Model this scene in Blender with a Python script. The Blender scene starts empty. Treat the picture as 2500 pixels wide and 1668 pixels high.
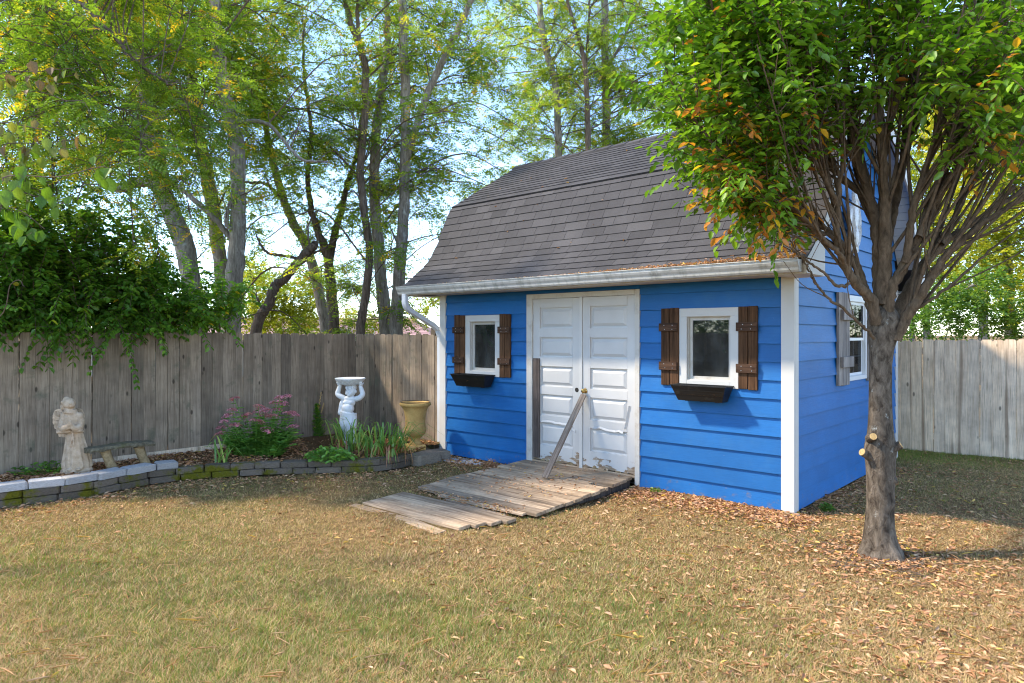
import bpy, bmesh, math, random
import numpy as np
from mathutils import Matrix, Vector

sc = bpy.context.scene
COL = sc.collection
RNG = np.random.default_rng(11)
random.seed(5)
RAD = math.radians

# ------------------------------------------------------------------ camera, sky, sun, exposure
FPX, CXP, HYP, EYE = 1676.0, 1250.0, 816.0, 1.70        # focal length and horizon of the photograph in its own pixels
cam_d = bpy.data.cameras.new("camera")
cam_d.sensor_width = 36.0
cam_d.lens = 36.0 * FPX / 2500.0
cam_d.shift_y = -(834.0 - HYP) / 2500.0
cam_d.clip_end = 2000.0
cam = bpy.data.objects.new("camera", cam_d)
cam.location = (0, 0, EYE)
cam.rotation_euler = (RAD(90), 0, 0)
COL.objects.link(cam)
sc.camera = cam

SUN_EL, SUN_AZ = 48.0, 180.0          # azimuth measured from +X, counter-clockwise: the sun stands to the left
sdir = Vector((math.cos(RAD(SUN_EL)) * math.cos(RAD(SUN_AZ)), math.cos(RAD(SUN_EL)) * math.sin(RAD(SUN_AZ)), math.sin(RAD(SUN_EL))))
world = bpy.data.worlds.new("World")
sc.world = world
world.use_nodes = True
wn = world.node_tree
wn.nodes.clear()
w_out = wn.nodes.new("ShaderNodeOutputWorld")
w_bg = wn.nodes.new("ShaderNodeBackground")
w_sky = wn.nodes.new("ShaderNodeTexSky")
w_sky.sky_type = 'NISHITA'
w_sky.sun_disc = False
w_sky.sun_elevation = RAD(SUN_EL)
w_sky.sun_rotation = RAD(90.0 - SUN_AZ)
w_sky.air_density = 0.82
w_sky.dust_density = 0.0
w_sky.ozone_density = 2.4
w_bg.inputs["Strength"].default_value = 0.15
# thin wisps of cloud
w_tc = wn.nodes.new("ShaderNodeTexCoord")
w_map = wn.nodes.new("ShaderNodeMapping")
w_map.inputs["Scale"].default_value = (1.2, 1.2, 4.0)
w_no = wn.nodes.new("ShaderNodeTexNoise")
w_no.inputs["Scale"].default_value = 2.2
w_no.inputs["Detail"].default_value = 7
w_no.inputs["Roughness"].default_value = 0.62
w_no.inputs["Distortion"].default_value = 0.6
w_rp = wn.nodes.new("ShaderNodeValToRGB")
w_rp.color_ramp.elements[0].position = 0.46
w_rp.color_ramp.elements[0].color = (0, 0, 0, 1)
w_rp.color_ramp.elements[1].position = 0.80
w_rp.color_ramp.elements[1].color = (0.35, 0.35, 0.35, 1)
w_mx = wn.nodes.new("ShaderNodeMixRGB")
w_mx.inputs["Color2"].default_value = (3.0, 3.3, 3.8, 1)
wn.links.new(w_tc.outputs["Generated"], w_map.inputs["Vector"])
wn.links.new(w_map.outputs["Vector"], w_no.inputs["Vector"])
wn.links.new(w_no.outputs["Fac"], w_rp.inputs["Fac"])
wn.links.new(w_rp.outputs["Color"], w_mx.inputs["Fac"])
wn.links.new(w_sky.outputs["Color"], w_mx.inputs["Color1"])
wn.links.new(w_mx.outputs["Color"], w_bg.inputs["Color"])
wn.links.new(w_bg.outputs["Background"], w_out.inputs["Surface"])

sun_d = bpy.data.lights.new("sun", 'SUN')
sun_d.energy = 2.0
sun_d.angle = RAD(4.0)
sun_d.color = (1.0, 0.90, 0.74)
sun_o = bpy.data.objects.new("sun", sun_d)
sun_o.rotation_euler = sdir.to_track_quat('Z', 'Y').to_euler()
sun_o.location = (-20, 5, 25)
COL.objects.link(sun_o)

sc.view_settings.view_transform = 'Standard'
sc.view_settings.look = 'None'
sc.view_settings.exposure = 2.0
sc.view_settings.gamma = 1.0
sc.view_settings.use_curve_mapping = False
sc.render.engine = 'CYCLES'
sc.cycles.max_bounces = 7
sc.cycles.diffuse_bounces = 4
sc.cycles.glossy_bounces = 3
sc.cycles.transmission_bounces = 5
sc.cycles.transparent_max_bounces = 6
sc.cycles.caustics_reflective = False
sc.cycles.caustics_refractive = False
sc.cycles.use_denoising = True
sc.cycles.denoiser = 'OPENIMAGEDENOISE'
sc.cycles.denoising_input_passes = 'RGB_ALBEDO_NORMAL'
sc.cycles.denoising_prefilter = 'ACCURATE'
sc.cycles.denoising_quality = 'HIGH'
sc.cycles.filter_width = 1.1
sc.cycles.sample_clamp_indirect = 4.0
try:
    sc.cycles.sampling_pattern = 'BLUE_NOISE'
except Exception:
    pass

# ------------------------------------------------------------------ frames
A = np.array([-1865.0, 1676.0, 0.0]); A /= np.linalg.norm(A)      # along the shed front, towards its left end
B = np.array([A[1], -A[0], 0.0])                                   # from the shed front to its back
UP = np.array([0, 0, 1.0])
CAMP = np.array([0, 0, EYE])
SY = EYE * FPX / (1251 - HYP)
SC = np.array([(1933.6 - CXP) / FPX * SY, SY, 0.0])                # foot of the shed's front right corner
SHED_ROT = math.atan2(-A[1], -A[0])
def W(s, t, z):
    return SC + A * s + B * t + UP * z
def px(x, y, depth):
    """a point that stands at this depth from the lens"""
    return CAMP + np.array([(x - CXP) / FPX, 1.0, (HYP - y) / FPX]) * depth
def on_ground(x, y, z=0.0):
    d = np.array([(x - CXP) / FPX, 1.0, (HYP - y) / FPX])
    return CAMP + d * ((z - EYE) / d[2])
def unit(v):
    v = np.asarray(v, float)
    return v / (np.linalg.norm(v, axis=-1, keepdims=True) + 1e-12)

# ------------------------------------------------------------------ nodes and materials
class NT:
    def __init__(self, name):
        self.m = bpy.data.materials.new(name)
        self.m.use_nodes = True
        self.t = self.m.node_tree
        self.t.nodes.clear()
        self.out = self.t.nodes.new("ShaderNodeOutputMaterial")
    def n(self, typ, **kw):
        nd = self.t.nodes.new("ShaderNode" + typ)
        for k, v in kw.items():
            if k in nd.inputs.keys() or (isinstance(k, str) and k.replace("_", " ") in nd.inputs.keys()):
                self.put(nd.inputs[k if k in nd.inputs.keys() else k.replace("_", " ")], v)
            else:
                setattr(nd, k, v)
        return nd
    def put(self, sock, v):
        if hasattr(v, "is_output"):
            self.t.links.new(v, sock)
        elif isinstance(v, (tuple, list)) and len(v) == 3 and sock.type == 'RGBA':
            sock.default_value = (*v, 1)
        else:
            sock.default_value = v
    def ramp(self, fac, stops, interp='LINEAR'):
        r = self.t.nodes.new("ShaderNodeValToRGB")
        cr = r.color_ramp
        cr.interpolation = interp
        while len(cr.elements) < len(stops):
            cr.elements.new(0.5)
        for e, (p, c) in zip(cr.elements, stops):
            e.position = p
            e.color = (*c, 1) if len(c) == 3 else c
        self.put(r.inputs["Fac"], fac)
        return r.outputs["Color"]
    def g(self, v):
        return (v, v, v)
    def mix(self, fac, a, b, blend='MIX'):
        m = self.t.nodes.new("ShaderNodeMixRGB")
        m.blend_type = blend
        self.put(m.inputs["Fac"], fac); self.put(m.inputs["Color1"], a); self.put(m.inputs["Color2"], b)
        return m.outputs["Color"]
    def math(self, op, a, b=0.0):
        m = self.t.nodes.new("ShaderNodeMath")
        m.operation = op
        self.put(m.inputs[0], a); self.put(m.inputs[1], b)
        return m.outputs[0]
    def coord(self, scale=(1, 1, 1), kind="Object", rnd=0.0, rot=(0, 0, 0)):
        tc = self.t.nodes.new("ShaderNodeTexCoord")
        mp = self.t.nodes.new("ShaderNodeMapping")
        mp.inputs["Scale"].default_value = scale
        mp.inputs["Rotation"].default_value = rot
        self.t.links.new(tc.outputs[kind], mp.inputs["Vector"])
        if rnd:
            oi = self.t.nodes.new("ShaderNodeObjectInfo")
            cb = self.t.nodes.new("ShaderNodeCombineXYZ")
            v = self.math('MULTIPLY', oi.outputs["Random"], rnd)
            for i in range(3):
                self.t.links.new(v, cb.inputs[i])
            self.t.links.new(cb.outputs[0], mp.inputs["Location"])
        return mp.outputs["Vector"]
    def rand(self):
        return self.t.nodes.new("ShaderNodeObjectInfo").outputs["Random"]
    def noise(self, vec, scale=5.0, detail=4.0, rough=0.55, dist=0.0):
        nd = self.t.nodes.new("ShaderNodeTexNoise")
        self.put(nd.inputs["Vector"], vec)
        nd.inputs["Scale"].default_value = scale
        nd.inputs["Detail"].default_value = detail
        nd.inputs["Roughness"].default_value = rough
        nd.inputs["Distortion"].default_value = dist
        return nd.outputs["Fac"]
    def voro(self, vec, scale=5.0, feature='F1'):
        nd = self.t.nodes.new("ShaderNodeTexVoronoi")
        nd.feature = feature
        self.put(nd.inputs["Vector"], vec)
        nd.inputs["Scale"].default_value = scale
        return nd.outputs["Distance"]
    def attr(self, name):
        nd = self.t.nodes.new("ShaderNodeAttribute")
        nd.attribute_name = name
        return nd.outputs["Fac"]
    def bump(self, h, strength=0.3, dist=0.01):
        b = self.t.nodes.new("ShaderNodeBump")
        b.inputs["Strength"].default_value = strength
        b.inputs["Distance"].default_value = dist
        self.put(b.inputs["Height"], h)
        return b.outputs["Normal"]
    def pbr(self, color, rough=0.6, normal=None, metallic=0.0, spec=0.4):
        p = self.t.nodes.new("ShaderNodeBsdfPrincipled")
        self.put(p.inputs["Base Color"], color)
        self.put(p.inputs["Roughness"], rough)
        p.inputs["Metallic"].default_value = metallic
        p.inputs["Specular IOR Level"].default_value = spec
        if normal is not None:
            self.put(p.inputs["Normal"], normal)
        self.t.links.new(p.outputs[0], self.out.inputs["Surface"])
        return p

def m_wood(name, dark, light, along=2, rnd_amt=0.35, knots=True, rough=0.85, stain=None, fine=1.0, mossy=None):
    n = NT(name)
    s = [38 * fine] * 3; s[along] = 1.6
    v = n.coord(tuple(s), rnd=37.0)
    g1 = n.noise(v, 1.0, 6, 0.65, 0.6)
    s2 = [150 * fine] * 3; s2[along] = 4.0
    g2 = n.noise(n.coord(tuple(s2), rnd=21.0), 1.0, 3, 0.6)
    big = n.noise(n.coord((3.0, 3.0, 3.0), rnd=50.0), 1.0, 4, 0.6)
    c = n.ramp(g1, [(0.30, dark), (0.62, light)])
    c = n.mix(n.ramp(g2, [(0.33, (0.7, 0.7, 0.7)), (0.47, (0, 0, 0))]), c, tuple(x * 0.6 for x in dark))
    c = n.mix(0.75, c, n.ramp(big, [(0.3, (0.62, 0.6, 0.6)), (0.7, (1.2, 1.18, 1.15))]), 'MULTIPLY')
    r = n.rand()
    lo = 1.0 - rnd_amt
    c = n.mix(1.0, c, n.ramp(r, [(0.0, (lo, lo, lo)), (0.5, (1, 0.98, 0.95)), (1.0, (1 + rnd_amt * 0.7, 1 + rnd_amt * 0.66, 1 + rnd_amt * 0.6))]), 'MULTIPLY')
    if knots:
        ks = [7.0] * 3; ks[along] = 3.2
        k = n.voro(n.coord(tuple(ks), rnd=90.0), 1.0)
        c = n.mix(n.ramp(k, [(0.07, (0.85, 0.85, 0.85)), (0.13, (0, 0, 0))]), c, tuple(x * 0.25 for x in dark))
    if stain is not None:
        ss = [9.0] * 3; ss[along] = 0.35
        k = n.noise(n.coord(tuple(ss), rnd=70.0), 1.0, 3, 0.5)
        c = n.mix(n.ramp(k, [(0.58, (0, 0, 0)), (0.68, (0.7, 0.7, 0.7))]), c, stain)
    if mossy is not None:
        k = n.noise(n.coord((5, 5, 5), rnd=13.0), 1.0, 5, 0.65)
        c = n.mix(n.ramp(k, [(0.56, (0, 0, 0)), (0.72, (0.8, 0.8, 0.8))]), c, mossy)
    n.pbr(c, rough, n.bump(n.mix(0.5, g1, g2), 0.5, 0.004), spec=0.2)
    return n.m

def m_paint(name, col, var=0.12, mud=False, dirt=None, dirt_at=(0.55, 0.75), grain_along=0, rough=0.55, bump=0.12, dirt_scale=4.0, stretch=(1, 1, 1)):
    n = NT(name)
    big = n.noise(n.coord((1.7, 1.7, 1.7), rnd=9.0), 1.0, 4, 0.6)
    c = n.mix(1.0, col, n.ramp(big, [(0.25, n.g(1 - var)), (0.75, n.g(1 + var))]), 'MULTIPLY')
    s = [170.0] * 3; s[grain_along] = 6.0
    gr = n.noise(n.coord(tuple(s), rnd=33.0), 1.0, 3, 0.6, 0.8)
    if dirt is not None:
        d = n.noise(n.coord(tuple(dirt_scale * q for q in stretch), rnd=17.0), 1.0, 7, 0.68)
        c = n.mix(n.ramp(d, [(dirt_at[0], (0, 0, 0)), (dirt_at[1], (0.8, 0.8, 0.8))]), c, dirt)
    if mud:                                            # splashed soil and old cobweb flecks near the ground, scuffs elsewhere
        tc = n.t.nodes.new("ShaderNodeTexCoord"); sp = n.t.nodes.new("ShaderNodeSeparateXYZ"); n.t.links.new(tc.outputs["Object"], sp.inputs[0])
        low = n.math('MULTIPLY', n.math('SUBTRACT', 0.30, sp.outputs[2]), 0.55)
        k = n.math('ADD', n.noise(n.coord((13, 13, 13)), 1.0, 8, 0.75), n.math('MAXIMUM', low, -0.12))
        c = n.mix(n.ramp(k, [(0.68, (0, 0, 0)), (0.80, (0.75, 0.75, 0.75))]), c, (0.16, 0.12, 0.085))
        fleck = n.noise(n.coord((45, 45, 45)), 1.0, 4, 0.6)
        c = n.mix(n.ramp(fleck, [(0.735, (0, 0, 0)), (0.76, (0.6, 0.6, 0.6))]), c, (0.30, 0.34, 0.40))
        c = n.mix(n.ramp(gr, [(0.40, (0.22, 0.22, 0.22)), (0.55, (0, 0, 0))]), c, tuple(q * 0.6 for q in col))
    c = n.mix(1.0, c, n.ramp(n.rand(), [(0, n.g(1 - var * 0.6)), (1, n.g(1 + var * 0.6))]), 'MULTIPLY')
    n.pbr(c, rough, n.bump(gr, bump, 0.003), spec=0.35)
    return n.m

def m_leaf(name, stops, trans=0.45, gloss=0.05, vein=False):
    n = NT(name)
    t = n.attr("tint")
    c = n.ramp(t, stops)
    c = n.mix(1.0, c, n.ramp(n.noise(n.coord((6, 6, 6)), 1.0, 3), [(0.3, n.g(0.75)), (0.7, n.g(1.2))]), 'MULTIPLY')
    d = n.n("BsdfDiffuse"); n.put(d.inputs["Color"], c)
    tr = n.n("BsdfTranslucent"); n.put(tr.inputs["Color"], n.mix(1.0, c, (1.25, 1.25, 0.6), 'MULTIPLY'))
    mx = n.n("MixShader"); mx.inputs[0].default_value = trans
    n.t.links.new(d.outputs[0], mx.inputs[1]); n.t.links.new(tr.outputs[0], mx.inputs[2])
    gl = n.n("BsdfGlossy"); gl.inputs["Roughness"].default_value = 0.42; gl.inputs["Color"].default_value = (1, 1, 1, 1)
    m2 = n.n("MixShader"); m2.inputs[0].default_value = gloss
    n.t.links.new(mx.outputs[0], m2.inputs[1]); n.t.links.new(gl.outputs[0], m2.inputs[2])
    n.t.links.new(m2.outputs[0], n.out.inputs["Surface"])
    return n.m

def m_bark(name, dark, light, lichen=None, sc_=(30, 30, 5), lich_at=(0.58, 0.68), bump=0.8):
    n = NT(name)
    v = n.coord(sc_)
    g = n.noise(v, 1.0, 7, 0.68, 0.5)
    c = n.ramp(g, [(0.32, dark), (0.66, light)])
    big = n.noise(n.coord((2.5, 2.5, 1.5)), 1.0, 4)
    c = n.mix(0.8, c, n.ramp(big, [(0.3, n.g(0.6)), (0.7, n.g(1.25))]), 'MULTIPLY')
    if lichen is not None:
        l = n.noise(n.coord((9, 9, 6)), 1.0, 8, 0.72)
        c = n.mix(n.ramp(l, [(lich_at[0], (0, 0, 0)), (lich_at[1], (0.75, 0.75, 0.75))]), c, lichen)
    n.pbr(c, 0.9, n.bump(g, bump, 0.02), spec=0.15)
    return n.m

M = {}
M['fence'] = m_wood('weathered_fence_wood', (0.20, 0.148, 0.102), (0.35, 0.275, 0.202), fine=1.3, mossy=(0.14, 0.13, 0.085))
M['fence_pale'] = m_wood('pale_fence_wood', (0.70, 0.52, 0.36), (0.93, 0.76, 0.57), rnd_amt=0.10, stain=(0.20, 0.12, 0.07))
M['plank'] = m_wood('ramp_plank_wood', (0.25, 0.165, 0.098), (0.57, 0.425, 0.29), along=0, rnd_amt=0.28, stain=(0.075, 0.052, 0.035), knots=False)
M['shutter'] = m_wood('dark_shutter_wood', (0.042, 0.020, 0.009), (0.135, 0.068, 0.034), rnd_amt=0.2)
M['shutter_x'] = m_wood('dark_batten_wood', (0.030, 0.016, 0.010), (0.10, 0.055, 0.034), along=0, rnd_amt=0.2)
M['shutter_grey'] = m_wood('grey_shutter_wood', (0.17, 0.148, 0.135), (0.40, 0.36, 0.335), rnd_amt=0.2)
M['stick'] = m_wood('grey_stick_wood', (0.12, 0.092, 0.072), (0.33, 0.265, 0.215), rnd_amt=0.1, knots=False)
M['doorboard'] = m_wood('dark_board_wood', (0.055, 0.042, 0.036), (0.15, 0.12, 0.105), rnd_amt=0.05)
M['blue'] = m_paint('blue_siding_paint', (0.008, 0.112, 0.335), 0.16, mud=True, dirt=(0.03, 0.14, 0.33), dirt_at=(0.50, 0.85), grain_along=0, rough=0.5, bump=0.35)
M['blue_gable'] = m_paint('blue_gable_paint', (0.006, 0.132, 0.385), 0.16, mud=True, dirt=(0.09, 0.17, 0.36), dirt_at=(0.62, 0.88), grain_along=1, rough=0.5, bump=0.35)
M['white'] = m_paint('white_trim_paint', (0.56, 0.54, 0.505), 0.06, dirt=(0.46, 0.40, 0.32), dirt_at=(0.60, 0.88), grain_along=2, dirt_scale=6)
M['white_dirty'] = m_paint('dirty_white_paint', (0.52, 0.49, 0.44), 0.06, dirt=(0.33, 0.27, 0.20), dirt_at=(0.50, 0.78), grain_along=0, dirt_scale=7)
M['gutter'] = m_paint('gutter_metal_paint', (0.49, 0.475, 0.44), 0.05, dirt=(0.22, 0.215, 0.18), dirt_at=(0.47, 0.72), grain_along=0, rough=0.4, dirt_scale=9, bump=0.03, stretch=(1.6, 1, 0.8))
M['spout'] = m_paint('downspout_metal', (0.62, 0.64, 0.68), 0.05, rough=0.35, bump=0.02)
M['vinyl'] = m_paint('white_vinyl', (0.70, 0.70, 0.70), 0.03, rough=0.35, bump=0.02)
M['black'] = m_paint('black_plastic', (0.012, 0.011, 0.010), 0.3, dirt=(0.07, 0.055, 0.04), dirt_at=(0.56, 0.8), rough=0.38, bump=0.05, dirt_scale=9)
M['brass'] = NT('brass_knob'); M['brass'].pbr((0.55, 0.36, 0.12), 0.3, metallic=1.0); M['brass'] = M['brass'].m
M['steel'] = NT('screw_steel'); M['steel'].pbr((0.45, 0.45, 0.45), 0.4, metallic=1.0); M['steel'] = M['steel'].m
M['dark'] = NT('dark_interior'); M['dark'].pbr((0.035, 0.03, 0.026), 0.9); M['dark'] = M['dark'].m
M['silver'] = m_paint('pale_metal', (0.55, 0.56, 0.58), 0.25, dirt=(0.16, 0.13, 0.11), dirt_at=(0.5, 0.7), rough=0.35, dirt_scale=22)
M['pink_roof'] = m_paint('faded_red_roof', (0.42, 0.25, 0.23), 0.12, rough=0.9)
M['house_wall'] = m_paint('house_wall_paint', (0.55, 0.50, 0.42), 0.05, rough=0.8)
M['wire'] = NT('cable'); M['wire'].pbr((0.12, 0.13, 0.15), 0.7); M['wire'] = M['wire'].m

def m_door():
    n = NT('peeling_white_door_paint')
    base = n.noise(n.coord((2, 2, 2), rnd=5), 1.0, 4)
    c = n.ramp(base, [(0.3, (0.51, 0.49, 0.465)), (0.7, (0.59, 0.57, 0.54))])
    tc = n.t.nodes.new("ShaderNodeTexCoord"); sp = n.t.nodes.new("ShaderNodeSeparateXYZ")
    n.t.links.new(tc.outputs["Object"], sp.inputs[0])
    z = sp.outputs[2]
    pe = n.noise(n.coord((5, 5, 14)), 1.0, 8, 0.6, 0.4)
    low = n.math('MULTIPLY', n.math('SUBTRACT', 0.30, z), 1.15)           # bare rotten wood along the foot of the leaves
    k = n.math('ADD', pe, low)
    c = n.mix(n.ramp(k, [(0.655, (0, 0, 0)), (0.665, (1, 1, 1))]), c, n.ramp(n.noise(n.coord((9, 9, 60)), 1.0, 5), [(0.3, (0.16, 0.095, 0.05)), (0.7, (0.46, 0.36, 0.26))]))
    grime = n.noise(n.coord((7, 7, 7)), 1.0, 8, 0.7)
    c = n.mix(n.ramp(grime, [(0.60, (0, 0, 0)), (0.85, (0.45, 0.45, 0.45))]), c, (0.5, 0.43, 0.34))
    n.pbr(c, 0.45, n.bump(n.ramp(k, [(0.64, (1, 1, 1)), (0.67, (0, 0, 0))]), 0.5, 0.004), spec=0.35)
    return n.m
M['door'] = m_door()

def m_shingle():
    n = NT('asphalt_shingle')
    t = n.attr("tint")
    c = n.ramp(t, [(0.0, (0.040, 0.037, 0.037)), (0.5, (0.062, 0.057, 0.057)), (1.0, (0.090, 0.083, 0.082))])
    gr = n.noise(n.coord((1, 1, 1)), 330.0, 2, 0.7)
    c = n.mix(1.0, c, n.ramp(gr, [(0.3, n.g(0.62)), (0.7, n.g(1.45))]), 'MULTIPLY')
    big = n.noise(n.coord((1, 1, 1)), 1.6, 5, 0.6)
    c = n.mix(1.0, c, n.ramp(big, [(0.3, n.g(0.82)), (0.7, n.g(1.18))]), 'MULTIPLY')
    n.pbr(c, 0.9, n.bump(gr, 0.4, 0.003), spec=0.25)
    return n.m
M['shingle'] = m_shingle()

def m_glass(name, refl=1.3, tint=(0.55, 0.57, 0.57), specks=True):
    n = NT(name)
    tr = n.n("BsdfTransparent"); tr.inputs["Color"].default_value = (*tint, 1)
    gl = n.n("BsdfGlossy"); gl.inputs["Roughness"].default_value = 0.02; gl.inputs["Color"].default_value = (0.9, 0.93, 0.95, 1)
    lw = n.n("Fresnel"); lw.inputs["IOR"].default_value = 1.5
    f = n.math('MULTIPLY', lw.outputs["Fac"], refl)
    mx = n.n("MixShader"); n.put(mx.inputs[0], f)
    n.t.links.new(tr.outputs[0], mx.inputs[1]); n.t.links.new(gl.outputs[0], mx.inputs[2])
    last = mx
    if specks:
        d = n.n("BsdfDiffuse"); d.inputs["Color"].default_value = (0.55, 0.55, 0.5, 1)
        sp = n.noise(n.coord((60, 60, 26)), 1.0, 5, 0.7)
        film = n.noise(n.coord((4, 4, 3)), 1.0, 5, 0.7)
        fac = n.mix(1.0, n.ramp(sp, [(0.66, (0, 0, 0)), (0.74, (0.6, 0.6, 0.6))]), n.ramp(film, [(0.4, n.g(0.02)), (0.75, n.g(0.12))]), 'ADD')
        m2 = n.n("MixShader"); n.put(m2.inputs[0], fac)
        n.t.links.new(mx.outputs[0], m2.inputs[1]); n.t.links.new(d.outputs[0], m2.inputs[2])
        last = m2
    n.t.links.new(last.outputs[0], n.out.inputs["Surface"])
    return n.m
M['glass'] = m_glass('dusty_window_glass')
M['glass_screen'] = m_glass('screened_window_glass', 0.3, (0.5, 0.5, 0.5), False)

def m_stone(name, dark, light, moss=None, moss_at=(0.56, 0.64), scale=1.0):
    n = NT(name)
    g = n.noise(n.coord((14 * scale,) * 3, rnd=61.0), 1.0, 8, 0.7)
    c = n.ramp(g, [(0.3, dark), (0.7, light)])
    c = n.mix(1.0, c, n.ramp(n.rand(), [(0, n.g(0.78)), (1, n.g(1.22))]), 'MULTIPLY')
    if moss is not None:
        tc = n.t.nodes.new("ShaderNodeTexCoord"); mp = n.t.nodes.new("ShaderNodeMapping")
        geo = n.t.nodes.new("ShaderNodeNewGeometry")
        mz = n.noise(geo.outputs["Position"], 3.4, 7, 0.72)
        fine = n.noise(geo.outputs["Position"], 60.0, 3, 0.7)
        c = n.mix(n.ramp(mz, [(moss_at[0], (0, 0, 0)), (moss_at[1], (1, 1, 1))]), c, n.ramp(fine, [(0.3, tuple(q * 0.45 for q in moss)), (0.7, moss)]))
    n.pbr(c, 0.92, n.bump(g, 0.7, 0.012), spec=0.15)
    return n.m
M['block_dark'] = m_stone('mossy_dark_block', (0.075, 0.056, 0.040), (0.22, 0.175, 0.135), (0.16, 0.145, 0.012), (0.50, 0.58))
M['block_grey'] = m_stone('grey_cap_block', (0.30, 0.285, 0.28), (0.56, 0.53, 0.51))
M['block_tan'] = m_stone('tan_slab', (0.17, 0.135, 0.10), (0.36, 0.29, 0.22))
M['angel'] = m_stone('cast_stone_angel', (0.42, 0.285, 0.170), (0.70, 0.53, 0.375), scale=1.0)
M['plaster'] = m_paint('white_statue_paint', (0.72, 0.72, 0.725), 0.05, dirt=(0.55, 0.55, 0.55), dirt_at=(0.60, 0.9), rough=0.5, bump=0.08, dirt_scale=11)
M['urn'] = m_stone('ochre_cast_urn', (0.50, 0.275, 0.08), (0.76, 0.48, 0.175), scale=0.7)
M['bench_seat'] = m_stone('lichened_log_seat', (0.075, 0.06, 0.04), (0.21, 0.18, 0.12), (0.17, 0.16, 0.07), (0.52, 0.68), scale=2.0)
M['bench_leg'] = m_stone('tan_log_leg', (0.20, 0.135, 0.07), (0.46, 0.34, 0.19), scale=2.0)

def m_ground():
    n = NT('dry_lawn_soil')
    geo = n.t.nodes.new("ShaderNodeNewGeometry")
    p = geo.outputs["Position"]
    a_ = n.noise(p, 0.55, 5, 0.6)
    f_ = n.noise(p, 22.0, 6, 0.75)
    ff = n.noise(p, 120.0, 3, 0.7)
    c = n.ramp(f_, [(0.3, (0.075, 0.042, 0.018)), (0.5, (0.19, 0.115, 0.048)), (0.7, (0.36, 0.235, 0.105))])
    c = n.mix(n.ramp(a_, [(0.46, (0, 0, 0)), (0.66, (0.55, 0.55, 0.55))]), c, n.ramp(ff, [(0.3, (0.05, 0.062, 0.018)), (0.7, (0.15, 0.16, 0.05))]))
    n.pbr(c, 0.95, n.bump(f_, 0.8, 0.03), spec=0.1)
    return n.m
M['ground'] = m_ground()
def m_mulch():
    n = NT('leaf_mulch')
    geo = n.t.nodes.new("ShaderNodeNewGeometry")
    f_ = n.noise(geo.outputs["Position"], 45.0, 6, 0.75)
    c = n.ramp(f_, [(0.3, (0.05, 0.028, 0.014)), (0.5, (0.13, 0.075, 0.035)), (0.72, (0.27, 0.16, 0.07))])
    n.pbr(c, 0.95, n.bump(f_, 0.9, 0.03), spec=0.1)
    return n.m
M['mulch'] = m_mulch()
M['gravel'] = m_stone('pale_gravel', (0.35, 0.34, 0.34), (0.62, 0.61, 0.61), scale=4)

M['litter'] = m_leaf('fallen_leaf', [(0.0, (0.20, 0.085, 0.04)), (0.25, (0.42, 0.195, 0.09)), (0.55, (0.60, 0.315, 0.165)), (0.8, (0.70, 0.46, 0.27)), (0.93, (0.66, 0.42, 0.07)), (1.0, (0.34, 0.32, 0.08))], 0.15, 0.02)
M['grass'] = m_leaf('lawn_grass', [(0.0, (0.72, 0.52, 0.28)), (0.25, (0.56, 0.375, 0.18)), (0.45, (0.46, 0.28, 0.105)), (0.6, (0.29, 0.29, 0.065)), (1.0, (0.13, 0.25, 0.037))], 0.30, 0.02)
M['horn'] = m_leaf('hornbeam_leaf', [(0.0, (0.065, 0.15, 0.012)), (0.35, (0.14, 0.28, 0.018)), (0.75, (0.28, 0.46, 0.028)), (0.90, (0.50, 0.58, 0.035)), (0.945, (0.74, 0.52, 0.025)), (0.97, (0.70, 0.28, 0.04)), (1.0, (0.52, 0.18, 0.045))], 0.5, 0.03)
M['bush'] = m_leaf('honeysuckle_leaf', [(0.0, (0.065, 0.165, 0.020)), (0.5, (0.135, 0.29, 0.028)), (0.9, (0.26, 0.43, 0.038)), (0.97, (0.46, 0.50, 0.04)), (1.0, (0.74, 0.48, 0.03))], 0.5, 0.03)
M['bigleaf'] = m_leaf('large_vine_leaf', [(0.0, (0.06, 0.145, 0.012)), (0.6, (0.15, 0.255, 0.025)), (0.85, (0.25, 0.27, 0.045)), (1.0, (0.20, 0.12, 0.05))], 0.5, 0.02)
M['locust'] = m_leaf('locust_leaf', [(0.0, (0.11, 0.20, 0.026)), (0.45, (0.23, 0.345, 0.036)), (0.82, (0.40, 0.49, 0.048)), (0.93, (0.55, 0.53, 0.048)), (0.97, (0.74, 0.50, 0.03)), (1.0, (0.70, 0.38, 0.03))], 0.55, 0.02)
M['yellow'] = m_leaf('yellowing_leaf', [(0.0, (0.17, 0.26, 0.03)), (0.5, (0.38, 0.42, 0.04)), (1.0, (0.66, 0.58, 0.05))], 0.5, 0.03)
M['midgreen'] = m_leaf('shrub_leaf', [(0.0, (0.07, 0.16, 0.025)), (0.5, (0.14, 0.26, 0.035)), (1.0, (0.32, 0.40, 0.05))], 0.45, 0.03)
M['sedum_leaf'] = m_leaf('sedum_leaf', [(0.0, (0.10, 0.25, 0.05)), (0.6, (0.22, 0.42, 0.07)), (1.0, (0.36, 0.53, 0.09))], 0.4, 0.03)
M['sedum_flower'] = m_leaf('sedum_flower', [(0.0, (0.60, 0.17, 0.25)), (0.5, (0.82, 0.33, 0.40)), (1.0, (0.92, 0.56, 0.55))], 0.25, 0.02)
M['iris'] = m_leaf('iris_blade', [(0.0, (0.12, 0.27, 0.055)), (0.6, (0.27, 0.45, 0.085)), (0.82, (0.48, 0.53, 0.10)), (0.9, (0.54, 0.26, 0.10)), (1.0, (0.38, 0.16, 0.07))], 0.35, 0.04)
M['bark_grey'] = m_bark('grey_lichened_bark', (0.12, 0.095, 0.075), (0.36, 0.31, 0.255), (0.50, 0.52, 0.46), lich_at=(0.57, 0.70))
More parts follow.
